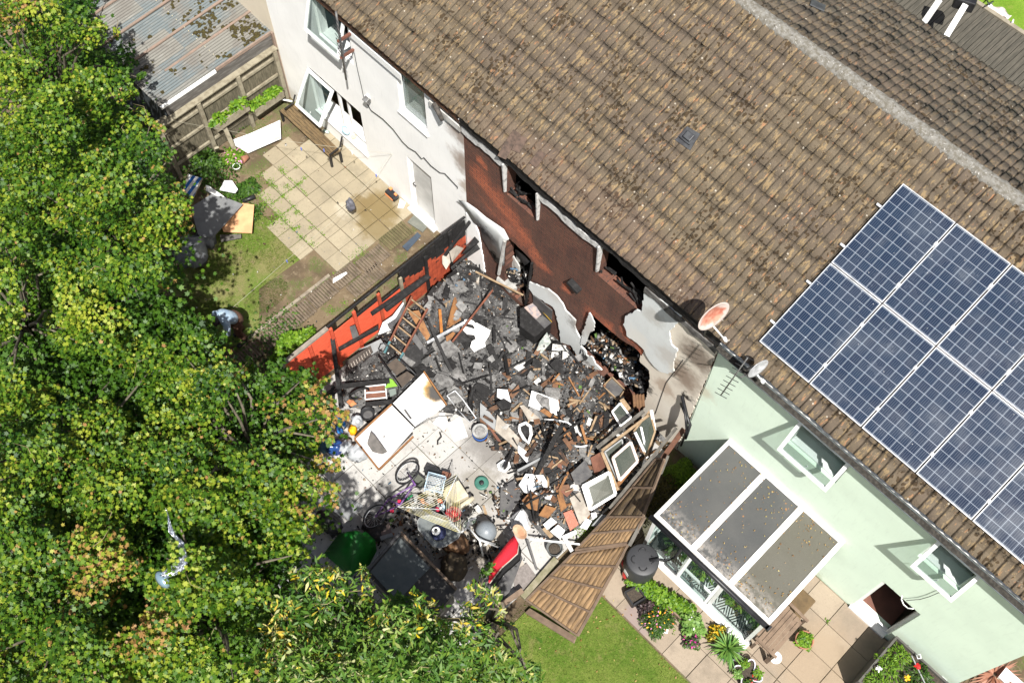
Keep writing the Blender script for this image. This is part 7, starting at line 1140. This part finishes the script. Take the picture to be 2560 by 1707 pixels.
# ---- small plants
M_lime = leafmat('lime_green_leaves', [(0, (.045, .12, .006)), (.5, (.12, .24, .012)), (1., (.21, .33, .03))]); M_mid = leafmat('mid_green_leaves', [(0, (.018, .05, .006)), (.5, (.045, .11, .012)), (1., (.09, .17, .022))]); M_pale = leafmat('pale_green_leaves', [(0, (.08, .19, .03)), (1., (.26, .40, .10))])
M_dkl = leafmat('dark_purple_leaves', [(0, (.02, .015, .015)), (1., (.08, .05, .05))]); M_olive = leafmat('olive_brown_leaves', [(0, (.03, .03, .01)), (.6, (.09, .08, .015)), (1., (.16, .12, .02))])
def fl(nm, c): return leafmat(nm, [(0, tuple(k * .7 for k in c)), (1, c)], .2)
def clump(C, rx, ry, h, n, sz, m, shp, seed, nm, par, up=.7, shell=True):
    r = np.random.RandomState(seed); v = r.normal(size=(n, 3)); v[:, 2] = np.abs(v[:, 2]); v /= np.linalg.norm(v, axis=1)[:, None]; q = r.uniform(.35, 1.05, n) ** .5; lob = 1 + .2 * np.sin(np.arctan2(v[:, 1], v[:, 0]) * 4 + seed)
    c = np.stack([C[0] + v[:, 0] * rx * q * lob, C[1] + v[:, 1] * ry * q * lob, C[2] + v[:, 2] * h * q], -1); return leaves(nm, c, v * .5 + r.normal(size=(n, 3)) * .4 + np.array([0, 0, up]), sz * r.uniform(.6, 1.3, n), r.rand(n), shp, m, par, seed=seed)
def stems(b, C, rx, ry, h, n, seed):
    r = random.Random(seed)
    for _ in range(n): a = r.uniform(0, 6.28); q = r.random() ** .5; b.tube([Vector(C), Vector(C) + Vector((math.cos(a) * rx * q, math.sin(a) * ry * q, h * .8))], .004, 4, .002)
def plant(name, label, C, rx, ry, h, n, sz, m, shp=SH_OVAL, seed=1, pot=None, flowers=(), cat='plant', group=None):
    t = thing(name, label, cat, (C[0], C[1], 0), group); z0 = 0.02
    if pot: pr, ph, pm, dz = pot; b = MB(); b.lathe((C[0], C[1], dz), [(pr * .72, 0), (pr, ph), (pr * 1.06, ph), (pr * 1.06, ph + .025), (pr * .92, ph + .025), (pr * .9, ph * .8)], 24); b.build('pot', pm, t); b = MB(); b.lathe((C[0], C[1], dz), [(pr * .9, ph * .8), (.01, ph * .84)], 20); b.build('soil', M_soil, t); z0 = dz + ph * .85
    clump((C[0], C[1], z0 + C[2]), rx, ry, h, n, sz, m, shp, seed, 'foliage', t); b = MB(); stems(b, (C[0], C[1], z0 + C[2]), rx, ry, h, 14, seed); b.build('stems', M_mid, t)
    for k, (fm, fn, fs) in enumerate(flowers): clump((C[0], C[1], z0 + C[2] + h * .35), rx * .95, ry * .95, h * .8, fn, fs, fm, SH_OVAL, seed + 30 + k, 'blooms', t, 1.2)
    return t
M_tc = mat('terracotta', (.50, .23, .14), (.40, .18, .11), 6); F_pink = fl('magenta_petals', (.65, .05, .32)); F_yel = fl('golden_petals', (.80, .48, .02)); F_red = fl('scarlet_petals', (.75, .03, .03)); F_wht = fl('white_petals', (.8, .8, .75)); F_org = fl('orange_petals', (.75, .20, .04)); F_soft = fl('soft_pink_petals', (.75, .30, .50))
def at(f_, x, y, z=0.): p = g(f_, x, y, z); return (p.x, p.y, 0.)
c = at('V', 1785, 1045, .28); plant('potted_plant', 'lime green plant in a terracotta pot beside the garden bench', c, .17, .17, .14, 520, .035, M_lime, SH_OVAL, 3, (.17, .24, M_tc, 0.))
c = at('D', 1380, 1075, .2); plant('flowering_plant', 'bushy plant with small orange and pink flowers in front of the trough', c, .30, .33, .26, 1500, .03, M_mid, SH_POINT, 5, None, ((F_yel, 16, .03), (F_soft, 18, .022), (F_org, 12, .022)))
c = at('D', 1290, 985, .1); plant('dark_leaved_plant', 'dark purple leaved plant edging the orange flowered one', c, .12, .22, .2, 240, .035, M_dkl, SH_OVAL, 6); c = at('D', 1650, 1110, .3); plant('leafy_plant', 'pale green broad leaved plant with a few white blooms', c, .26, .22, .3, 620, .05, M_pale, SH_OVAL, 7, (.13, .14, M_black, 0), ((F_wht, 8, .03),))
c = at('D', 1640, 1240, .2); plant('petunia', 'straggly dark petunia with magenta blooms', c, .17, .17, .2, 330, .028, M_mid, SH_OVAL, 8, (.10, .12, M_black, 0), ((F_pink, 18, .03), (M_dkl, 60, .03))); c = at('D', 1835, 1175, .2); plant('marigold', 'golden yellow flowers against the conservatory foot', c, .16, .20, .25, 420, .03, leafmat('yellow_green_leaves', [(0, (.10, .13, .01)), (1, (.45, .38, .03))]), SH_OVAL, 9, None, ((F_yel, 60, .035),))
# planting trough in front of the conservatory
t = thing('planting_trough', 'long timber trough of bright leafy salad plants in front of the conservatory', 'planter', at('D', 1450, 880)); a, q = g('D', 1330, 860, .18), g('D', 1640, 1080, .18); d_ = (q - a).normalized(); b = MB(); b.beam(g('D', 1315, 850, .1), g('D', 1555, 1085, .1), .03, .2); b.build('side_board', M_lapf, t); b = MB(); b.beam(g('D', 1555, 1085, .1), g('D', 1640, 1010, .1), .03, .2); b.build('end_board', M_lapf, t)
for k, u in enumerate(fr(0, 1, 6)): p = g('D', 1200 + 400 * u, 770 + 230 * u, .2); clump((p.x, p.y, .12), .20, .17, .2, 520, .035, M_lime, SH_OVAL, 60 + k, 'foliage', t)
t = thing('square_planter', 'square black planter of brown soil on the path corner', 'planter', at('D', 1195, 880)); b = MB(); P_ = [g('D', x, y, .22) for x, y in ((1120, 865), (1215, 815), (1280, 905), (1185, 965))]
for i in range(4): b.beam(P_[i] - Vector((0, 0, .1)), P_[(i + 1) % 4] - Vector((0, 0, .1)), .03, .22)
b.build('sides', M_black, t); b = MB(); b.plate([p - Vector((0, 0, .05)) for p in P_], .1); b.build('soil', M_soil, t)
# yucca
c = Vector(at('V', 870, 1150, .35)); t = thing('yucca', 'spiky yucca with sword shaped leaves in a round pot', 'plant', c); b = MB(); b.lathe(c, [(.17, 0), (.22, .25), (.235, .25), (.235, .28), (.2, .28), (.195, .2)], 26); b.build('pot', mat('grey_glazed_pot', (.20, .21, .20), (.14, .145, .14), 5, rough=.4), t); b = MB(); b.lathe(c, [(.195, .2), (.01, .22)], 20); b.build('soil', M_soil, t)
b = MB(); ry = random.Random(5)
for k in range(74):
    a = k * 2.39996; el = math.radians(12 + 68 * (1 - k / 74) ** 1.2 * ry.uniform(.7, 1.1)) if k % 3 else math.radians(ry.uniform(5, 40)); L_ = ry.uniform(.30, .46); o = c + Vector((0, 0, .30)); dr = Vector((math.cos(a) * math.cos(el), math.sin(a) * math.cos(el), math.sin(el))); sd = Vector((-math.sin(a), math.cos(a), 0)); dn = Vector((0, 0, -1))
    rows = [[o + dr * L_ * u + dn * L_ * .22 * u * u + sd * wd_ + Vector((0, 0, abs(wd_) * .4)) for wd_ in (-ww, 0, ww)] for u, ww in ((0, .010), (.25, .020), (.6, .015), (1, .001))]; b.loft(rows)
o = b.build('leaves', leafmat('yucca_green', [(0, (.06, .16, .03)), (1, (.16, .27, .05))], .2), t); tint_attr(o.data, np.repeat(np.random.RandomState(1).rand(74), 6))
# flower shaped planter
c = Vector(at('V', 1105, 1450, .25)); t = thing('flower_planter', 'flower shaped planter with a white scalloped rim and small plants', 'planter', c); n_ = 60; pts = [c + Vector(((.20 + .075 * math.cos(4 * a)) * math.cos(a + .4), (.20 + .075 * math.cos(4 * a)) * math.sin(a + .4), .25)) for a in fr(0, 2 * math.pi, n_)]
b = MB(); b.tube(pts, .013, 6); b.build('rim', mat('lilac_white_rim', (.62, .60, .68)), t); b = MB(); b.plate([p - Vector((0, 0, .03)) for p in pts[:-1]], .2); b.build('soil', M_soil, t)
for k, (dx, dy, m_) in enumerate(((.13, .13, M_lime), (-.15, .08, M_lime), (.13, -.14, M_mid), (-.13, -.16, M_pale))): clump((c.x + dx, c.y + dy, .24), .10, .10, .1, 130, .025, m_, SH_OVAL, 80 + k, 'foliage', t)
clump((c.x + .12, c.y - .05, .3), .1, .12, .05, 14, .02, F_red, SH_OVAL, 90, 'flowers', t)
# raised bed by the green wall
t = thing('raised_bed', 'raised grey timber bed full of leafy plants with a red and a yellow flower', 'raised bed', (10.6, -.7, 0)); b = MB(); x0, x1, y0, y1, hb = 10.08, 11.6, -1.25, -.16, .78; b.box(x0, x0 + .04, y0, y1, 0, hb); b.box(x1 - .04, x1, y0, y1, 0, hb); b.box(x0, x1, y0 - .04, y0 - .001, 0, hb + .002); b.box(x0, x1, y1 + .001, y1 + .04, 0, hb + .002); b.build('sides', mat('dark_grey_boards', (.10, .095, .085), (.16, .15, .13), 6), t)
b = MB(); b.box(x0 + .041, x1 - .041, y0, y1, .3, .7); b.build('soil', M_soil, t); b = MB(); b.beam((x0 + .4, -.25, .86), (x1 - .1, -.75, .86), .02, .02); b.build('support_cane', M_lgrey, t)
for k in range(9): clump((x0 + .25 + (k % 3) * .5, y0 + .2 + (k // 3) * .34, .68), .27, .22, .2, 480, .03, (M_lime, M_mid, M_mid)[k % 3], SH_POINT, 100 + k, 'foliage', t)
for f_, xx_, yy_2, m_ in (('N', 1532, 1130, F_red), ('N', 1452, 1218, F_yel), ('N', 1230, 1145, F_wht)): p = g(f_, xx_, yy_2, .9); clump((p.x, p.y, .88), .045, .045, .03, 26, .028, m_, SH_OVAL, int(xx_), 'flower', t, 1.5)
tb('white_cable_loop', 'white cable loop on the edge of the raised bed', 'cable', M_whiteclean, 'N', [(1520, 1040, .85), (1550, 1035, .9), (1555, 1065, .9), (1530, 1070, .85), (1520, 1040, .85)], .01)
# bronze cordyline at the corner
c = Vector(at('N', 2130, 1190, .4)); t = thing('cordyline', 'coppery brown spiky cordyline at the bottom right corner', 'plant', c); b = MB()
for k in range(70):
    a = k * 2.39996; el = math.radians(ry.uniform(0, 50)); L_ = ry.uniform(.40, .62); o = c + Vector((0, 0, .35)); dr = Vector((math.cos(a) * math.cos(el), math.sin(a) * math.cos(el), math.sin(el))); sd = Vector((-math.sin(a), math.cos(a), 0)); b.loft([[o + dr * L_ * u - Vector((0, 0, L_ * .3 * u * u)) + sd * wd_ for wd_ in (-ww, 0, ww)] for u, ww in ((0, .008), (.3, .02), (.65, .014), (1, .001))])
o = b.build('leaves', leafmat('bronze_leaves', [(0, (.22, .09, .05)), (1, (.42, .22, .15))], .15), t); tint_attr(o.data, np.repeat(np.random.RandomState(2).rand(70), 6)); b = MB(); b.tube([c, c + Vector((0, 0, .38))], .05, 8); b.build('stem', M_bark, t)
# shrubs and beds
plant('shrub', 'bright green mossy looking shrub at the left foot of the conservatory', at('C', 1780, 960, .5), .34, .36, .55, 3800, .022, leafmat('fresh_shrub_leaves', [(0, (.06, .12, .005)), (1, (.20, .33, .015))]), SH_OVAL, 12, cat='shrub'); plant('shrub', 'olive brown conifer like shrub below the bright shrub', at('C', 1600, 1150, .4), .42, .62, .5, 4200, .02, M_olive, SH_OVAL, 13, cat='shrub'); plant('shrub', 'leafy green shrub outside the end of the red fence', at('I', 860, 1340, .3), .30, .55, .6, 1500, .05, M_lime, SH_OVAL, 14, cat='shrub')
c = at('L', 1520, 1010, .2); plant('geranium', 'geranium with pink flowers in front of the trellis fence', c, .26, .24, .25, 620, .035, M_lime, SH_OVAL, 15, None, ((F_soft, 34, .03),)); plant('potted_plant', 'small plant in a white pot beside the geranium', at('L', 1545, 1090, .12), .10, .10, .12, 60, .03, M_mid, SH_OVAL, 16, (.085, .12, M_whiteclean, 0)); plant('shrub', 'dark leafy shrub behind the geranium at the fence foot', at('L', 1350, 1060, .1), .36, .36, .35, 900, .04, M_mid, SH_OVAL, 17, cat='shrub'); plant('strawberry_plant', 'strawberry plant by the striped deckchair corner', at('L', 1620, 1220, .1), .24, .28, .16, 420, .045, M_mid, SH_OVAL, 18)
t = thing('terracotta_pot', 'terracotta pot lying on its side by the geranium', 'pot', at('L', 1600, 1030)); b = MB(); b.lathe(g('L', 1600, 1035, .08), [(.06, -.08), (.09, .07), (.095, .09)], 18, 1, 1, Matrix.Rotation(1.4, 3, 'X')); b.build('pot', M_tc, t)
for k, (y_, z_, lb) in enumerate(((-.55, .72, 'strawberry plant in the fence trough nearest the house wall'), (-1.0, .7, 'strawberry plant in the fence trough, second from the wall'), (-1.45, 1.05, 'strawberry plant spilling from the middle of the fence trough'), (-2.0, 1.03, 'strawberry plant at the far end of the fence trough'))):
    t = thing('strawberry_plant', lb, 'plant', (-7.86, y_, z_), 'strawberry plants in the fence troughs'); clump((-7.86, y_, z_), .13, .26, .2, 190, .05, M_lime, SH_OVAL, 130 + k, 'foliage', t)
# indoor plants seen through the conservatory glass
for k, (x, y, m_) in enumerate(((6.1, -1.75, M_mid), (6.75, -1.7, M_lime), (7.55, -1.65, M_lime), (7.95, -1.6, M_mid))): plant('house_plant', ['first leafy house plant from the left inside the conservatory', 'second leafy house plant inside the conservatory behind the open sash', 'third leafy house plant inside the conservatory', 'last leafy house plant inside the conservatory at the bench end'][k], (x, y, 0.), .25, .2, .5, 260, .07, m_, SH_POINT, 140 + k, (.11, .4, M_black, .02), group='house plants inside the conservatory')
# weeds in the joints, ground cover, grass
r = np.random.RandomState(3); cs = []
for (f_, x, y, n_, sp) in (('P', 420, 500, 60, .06), ('P', 200, 535, 90, .07), ('P', 290, 610, 90, .06), ('P', 340, 650, 60, .05), ('P', 455, 660, 60, .05), ('P', 580, 620, 40, .04), ('P', 630, 570, 25, .03), ('P', 430, 750, 40, .05), ('P', 530, 1070, 60, .035), ('P', 575, 1050, 35, .03), ('P', 600, 1150, 50, .05), ('P', 560, 910, 50, .04), ('P', 690, 1060, 25, .03), ('P', 1200, 1280, 60, .08), ('P', 1120, 1340, 50, .08), ('P', 720, 1220, 40, .06), ('P', 380, 930, 160, .09), ('P', 440, 990, 90, .08), ('P', 250, 820, 160, .12), ('P', 200, 740, 80, .07), ('P', 300, 1010, 70, .07), ('N', 830, 775, 26, .03), ('D', 1500, 1170, 10, .03), ('P', 550, 465, 20, .025), ('D', 820, 400, 260, .14), ('D', 900, 350, 160, .1), ('I', 1120, 1110, 60, .07), ('I', 1210, 1060, 40, .05)):
    c = g(f_, x, y, .015); cs.append(np.stack([c.x + r.normal(size=n_) * sp, c.y + r.normal(size=n_) * sp, .012 + r.uniform(0, .03, n_)], -1))
for (x0, y0, x1, y1) in ((-6.4, -1.95, -4.4, -1.97), (-6.6, -1.54, -5.5, -1.54), (-6.0, -2.4, -4.4, -2.36), (-5.5, -2.75, -5.5, -1.9), (-5.9, -2.3, -5.9, -1.2), (-3.5, -2.4, -3.5, -3.9)): n_ = 130; u = r.rand(n_); cs.append(np.stack([x0 + (x1 - x0) * u + r.normal(size=n_) * .018, y0 + (y1 - y0) * u + r.normal(size=n_) * .018, .010 + r.uniform(0, .02, n_)], -1))
cs = np.concatenate(cs); n_ = len(cs); tag(leaves('weeds', cs, r.normal(size=(n_, 3)) * .4 + np.array([0, 0, 1.]), r.uniform(.008, .02, n_), r.rand(n_), SH_OVAL, M_lime), 'green weeds growing in the joints of the patio slabs', 'weeds', None, 'stuff')
cs = []
for (f_, x, y, n_, sp) in (('L', 1300, 1100, 500, .32), ('L', 1420, 1150, 350, .25), ('L', 1480, 1270, 250, .16), ('L', 1560, 1290, 180, .12), ('I', 700, 1350, 500, .45), ('U', 1300, 700, 200, .25), ('L', 1540, 830, 120, .12), ('I', 620, 480, 150, .1)): c = g(f_, x, y, .03); cs.append(np.stack([c.x + r.normal(size=n_) * sp, c.y + r.normal(size=n_) * sp, .02 + r.uniform(0, .14, n_)], -1))
cs = np.concatenate(cs); n_ = len(cs); tag(leaves('ground_cover', cs, r.normal(size=(n_, 3)) * .4 + np.array([0, 0, 1.]), r.uniform(.02, .045, n_), r.rand(n_), SH_OVAL, M_mid), 'low leafy ground cover along the fence foot and under the tree', 'ground cover', None, 'stuff')
def grass(lab, n_, f, m, h0, h1, seed):
    r = np.random.RandomState(seed); P_ = []
    while sum(len(p) for p in P_) < n_: q = np.stack([r.uniform(f[0], f[1], n_), r.uniform(f[2], f[3], n_)], -1); P_.append(q[f[4](q[:, 0], q[:, 1])])
    P_ = np.concatenate(P_)[:n_]; C = np.concatenate([P_, np.full((n_, 1), -.012)], 1); up = np.stack([r.normal(size=n_) * .35, r.normal(size=n_) * .35, np.ones(n_)], -1); up /= np.linalg.norm(up, axis=1)[:, None]; nr = np.cross(up, r.normal(size=(n_, 3))); dv = np.cross(up, nr)
    shp = SH_BLADE.copy(); shp[:, 0] *= 1.6; o = leaves('grass', C, nr, r.uniform(h0, h1, n_), r.rand(n_), shp, m, dirv=-np.cross(up, nr) * 1.0, seed=seed); return tag(o, lab, 'grass', None, 'stuff')
M_gr = leafmat('grass_blades', [(0, (.035, .075, .006)), (.6, (.085, .13, .014)), (1, (.16, .18, .04))], .3); M_gr2 = leafmat('fresh_grass_blades', [(0, (.05, .11, .008)), (.7, (.11, .17, .015)), (1, (.18, .21, .035))], .3)
grass('mown grass of the lawn beside the toppled fence panel', 60000, (4.7, 9., -8., -3.36, lambda x, y: (vnoise(x * 2.2, y * 2.2, 4) > .12)), M_gr, .025, .05, 5)
pl_l = [(-6.35, -2.75), (-6.3, -3.6), (-5.2, -5.6), (-4.2, -5.4), (-4.5, -4.0), (-4.4, -2.9), (-4.35, -2.7), (-5.4, -2.3), (-5.6, -1.9), (-6.2, -2.0)]
def inl(x, y):
    k = np.array([pip(a, b_, pl_l) for a, b_ in zip(x, y)]); return k & (fbm(x * 1.3, y * 1.3, 31) > .46)
grass('fresh green grass patch between the patio and the tree', 16000, (-6.4, -4.2, -5.6, -1.9, inl), M_gr2, .03, .07, 6); grass('small worn grass patch beside the path edging', 5000, (-4.5, -3.7, -4.6, -3.2, lambda x, y: ((x + 4.1) ** 2 / .12 + (y + 3.9) ** 2 / .3) < 1), M_gr, .02, .04, 8)
M_dead = leafmat('fallen_leaves', [(0, (.16, .07, .02)), (.6, (.30, .18, .06)), (1, (.36, .30, .10))], .1)
r = np.random.RandomState(71); u = r.rand(330); v_ = np.abs(r.normal(size=330)) * .35; k = r.randint(0, 3, 330); x = X0 + .1 + (X1 - X0 - .2) * u; y = np.where(k == 0, Y1 - .1 - v_, np.where(k == 1, Y0 + .1 + v_, r.uniform(Y0, Y1, 330))); y = np.clip(y, Y0 + .05, Y1 - .05)
tag(leaves('fallen_leaves', np.stack([x, y, np.array([zr(q) for q in y]) + .008], -1), r.normal(size=(330, 3)) * .2 + np.array([0, 0, 1.]), r.uniform(.008, .022, 330), r.rand(330), SH_OVAL, M_dead), 'dry brown leaves and twigs scattered on the conservatory roof', 'fallen leaves', None, 'stuff')
r = np.random.RandomState(72); x = r.uniform(4.9, 8.5, 160); y = r.uniform(-7, -3.2, 160); tag(leaves('fallen_leaves', np.stack([x, y, np.full(160, .02)], -1), r.normal(size=(160, 3)) * .25 + np.array([0, 0, 1.]), r.uniform(.012, .03, 160), r.rand(160), SH_OVAL, M_dead), 'scattered dry leaves on the lawn', 'fallen leaves', None, 'stuff')
# ================================================================ PERSON under the tree edge
t0 = g('U', 700, 560, .9); gx = Vector((t0.x, t0.y, 0)); hdp = g('U', 482, 600, 1.28); mid = g('U', 590, 540, 1.22); nk = g('U', 520, 590, 1.27); fw_ = (hdp - t0); fw_.z = 0; fw_.normalize(); sd = Vector((0, 0, 1)).cross(fw_)
shl, shr = nk + sd * .17 - fw_ * .06 - Vector((0, 0, .04)), nk - sd * .17 - fw_ * .06 - Vector((0, 0, .04))
V = [t0, t0 + sd * .09 - Vector((0, 0, .05)), t0 - sd * .09 - Vector((0, 0, .05)), gx + sd * .11 + fw_ * .08 + Vector((0, 0, .48)), gx - sd * .11 + fw_ * .02 + Vector((0, 0, .48)), gx + sd * .12 + Vector((0, 0, .07)), gx - sd * .12 - fw_ * .12 + Vector((0, 0, .07)), gx + sd * .13 + fw_ * .16 + Vector((0, 0, .03)), gx - sd * .13 + fw_ * .04 + Vector((0, 0, .03)),
     t0.lerp(mid, .5), mid, nk, hdp + Vector((0, 0, -.02)), hdp + fw_ * .10, shl, shr, shl + fw_ * .10 + sd * .06 - Vector((0, 0, .26)), shr + fw_ * .12 - sd * .04 - Vector((0, 0, .26)), shl + fw_ * .28 - Vector((0, 0, .40)), shr + fw_ * .3 + sd * .04 - Vector((0, 0, .40))]
Ed = [(0, 1), (0, 2), (1, 3), (2, 4), (3, 5), (4, 6), (5, 7), (6, 8), (0, 9), (9, 10), (10, 11), (11, 12), (12, 13), (10, 14), (10, 15), (14, 16), (15, 17), (16, 18), (17, 19)]; Rd = [.13, .10, .10, .065, .065, .042, .042, .035, .035, .125, .13, .055, .09, .075, .06, .06, .042, .042, .026, .026]
for k in (18, 19):
    h0 = V[k]; dd = (V[k] - V[k - 2]).normalized(); V.append(h0 + dd * .06); Rd.append(.03); Ed.append((k, len(V) - 1)); pc = len(V) - 1
    for f_i, (off, ln) in enumerate(((-.03, .055), (-.012, .07), (.008, .066), (.026, .05))): V.append(V[pc] + dd * ln + sd * off - Vector((0, 0, .02))); Rd.append(.009); Ed.append((pc, len(V) - 1))
    V.append(h0 + dd * .05 + sd * (.045 if k == 18 else -.045)); Rd.append(.010); Ed.append((k, len(V) - 1))
def skin(name, V, Ed, Rd, m, parent):
    me = bpy.data.meshes.new(name); me.from_pydata([tuple(v) for v in V], Ed, []); o = link(name, me, m, parent); sm = o.modifiers.new('skin', 'SKIN'); ss = o.modifiers.new('smooth', 'SUBSURF'); ss.levels = ss.render_levels = 2
    for i, sv in enumerate(me.skin_vertices[0].data): sv.radius = (Rd[i], Rd[i]); sv.use_root = (i == 0)
    return o
t = thing('person', 'person in a pale blue top and brown trousers bending over under the tree edge', 'person', gx); s_ = skin('body', V, Ed, Rd, mat('skin_tone', (.30, .17, .11), rough=.6), t)
def sleeve(b, pts, rad, n=14, flat=1., ax=None):
    rows = []; N_ = len(pts)
    for i, p in enumerate(pts):
        d = (pts[min(i + 1, N_ - 1)] - pts[max(i - 1, 0)]).normalized(); u = ax if ax is not None else (Vector((0, 0, 1)) if abs(d.z) < .9 else Vector((1, 0, 0))); a_ = (u - d * u.dot(d)).normalized(); c_ = d.cross(a_); rw, rh = rad[i] if isinstance(rad[i], tuple) else (rad[i], rad[i])
        rows.append([p + a_ * math.cos(q) * rw + c_ * math.sin(q) * rh for q in [2 * math.pi * k / n for k in range(n)]])
    V_ = [[b.b.verts.new(p) for p in r_] for r_ in rows]
    for A_, B_ in zip(V_, V_[1:]):
        for k in range(n): fc_ = b.b.faces.new([A_[k], A_[(k + 1) % n], B_[(k + 1) % n], B_[k]]); fc_.smooth = True
    for q in (V_[0][::-1], V_[-1]): b.b.faces.new(q)
ch = mid.lerp(nk, .6); b = MB(); sleeve(b, [t0 + (t0 - mid).normalized() * .03, t0.lerp(mid, .35), mid, ch, nk - fw_ * .02, nk + fw_ * .02], [(.165, .13), (.17, .135), (.19, .135), (.215, .12), (.13, .09), (.07, .06)], 18, 1, sd)
sleeve(b, [shl + (ch - shl) * .4, shl, (shl + V[16]) / 2, V[16]], [.085, .085, .075, .066]); sleeve(b, [shr + (ch - shr) * .4, shr, (shr + V[17]) / 2, V[17]], [.085, .085, .075, .066]); b.build('blue_top', mat('pale_blue_top', (.30, .42, .55), (.42, .52, .60), 9, rough=.9), t)
b = MB(); sleeve(b, [t0 + (mid - t0).normalized() * .06, t0, t0 - (mid - t0).normalized() * .12 - Vector((0, 0, .03)), t0 - (mid - t0).normalized() * .19 - Vector((0, 0, .07))], [(.165, .13), (.195, .165), (.18, .155), (.09, .08)], 18, 1, sd)
for i_, j_, k_ in ((1, 3, 5), (2, 4, 6)): sleeve(b, [V[i_] + Vector((0, 0, .04)), V[i_].lerp(V[j_], .5), V[j_], V[j_].lerp(V[k_], .6), V[k_] + Vector((0, 0, .03))], [.115, .10, .085, .075, .075])
b.build('brown_trousers', mat('brown_trousers', (.15, .07, .04), (.10, .05, .03), 9, rough=.9), t)
b = MB(); b.lathe(hdp + fw_ * .02 + Vector((0, 0, -.02)), [(.02, -.05), (.09, -.02), (.108, .04), (.09, .09), (.03, .115)], 20, 1.15, 1.0); b.build('hair', mat('black_hair', (.015, .011, .010), (.03, .02, .018), 40, rough=.6), t)
for k, i in enumerate((7, 8)): b = MB(); b.obox(V[i] - fw_ * .05 - Vector((0, 0, .0)), .25, .09, .07, Matrix.Rotation(math.atan2(fw_.y, fw_.x), 3, 'Z')); b.build('shoe', M_black, t, bevel=.02)
fc = hdp + fw_ * .11 - Vector((0, 0, .07))
for sg in (1, -1): b = MB(); b.lathe(fc + sd * .033 * sg + Vector((0, 0, .01)), [(.002, -.008), (.011, 0), (.002, .008)], 10); b.build('eye', M_whiteclean, s_); b = MB(); b.lathe(hdp + sd * .09 * sg - Vector((0, 0, .03)), [(.005, -.03), (.018, 0), (.005, .03)], 10, .6, 1); b.build('ear', mat('skin_tone', (.30, .17, .11)), s_)
b = MB(); b.beam(fc + fw_ * .01, fc + fw_ * .03 - Vector((0, 0, .03)), .02, .02); b.build('nose', mat('skin_tone', (.30, .17, .11)), s_); b = MB(); b.beam(fc - sd * .02 - Vector((0, 0, .05)), fc + sd * .02 - Vector((0, 0, .05)), .01, .01); b.build('mouth', mat('lip_tone', (.25, .09, .07)), s_)
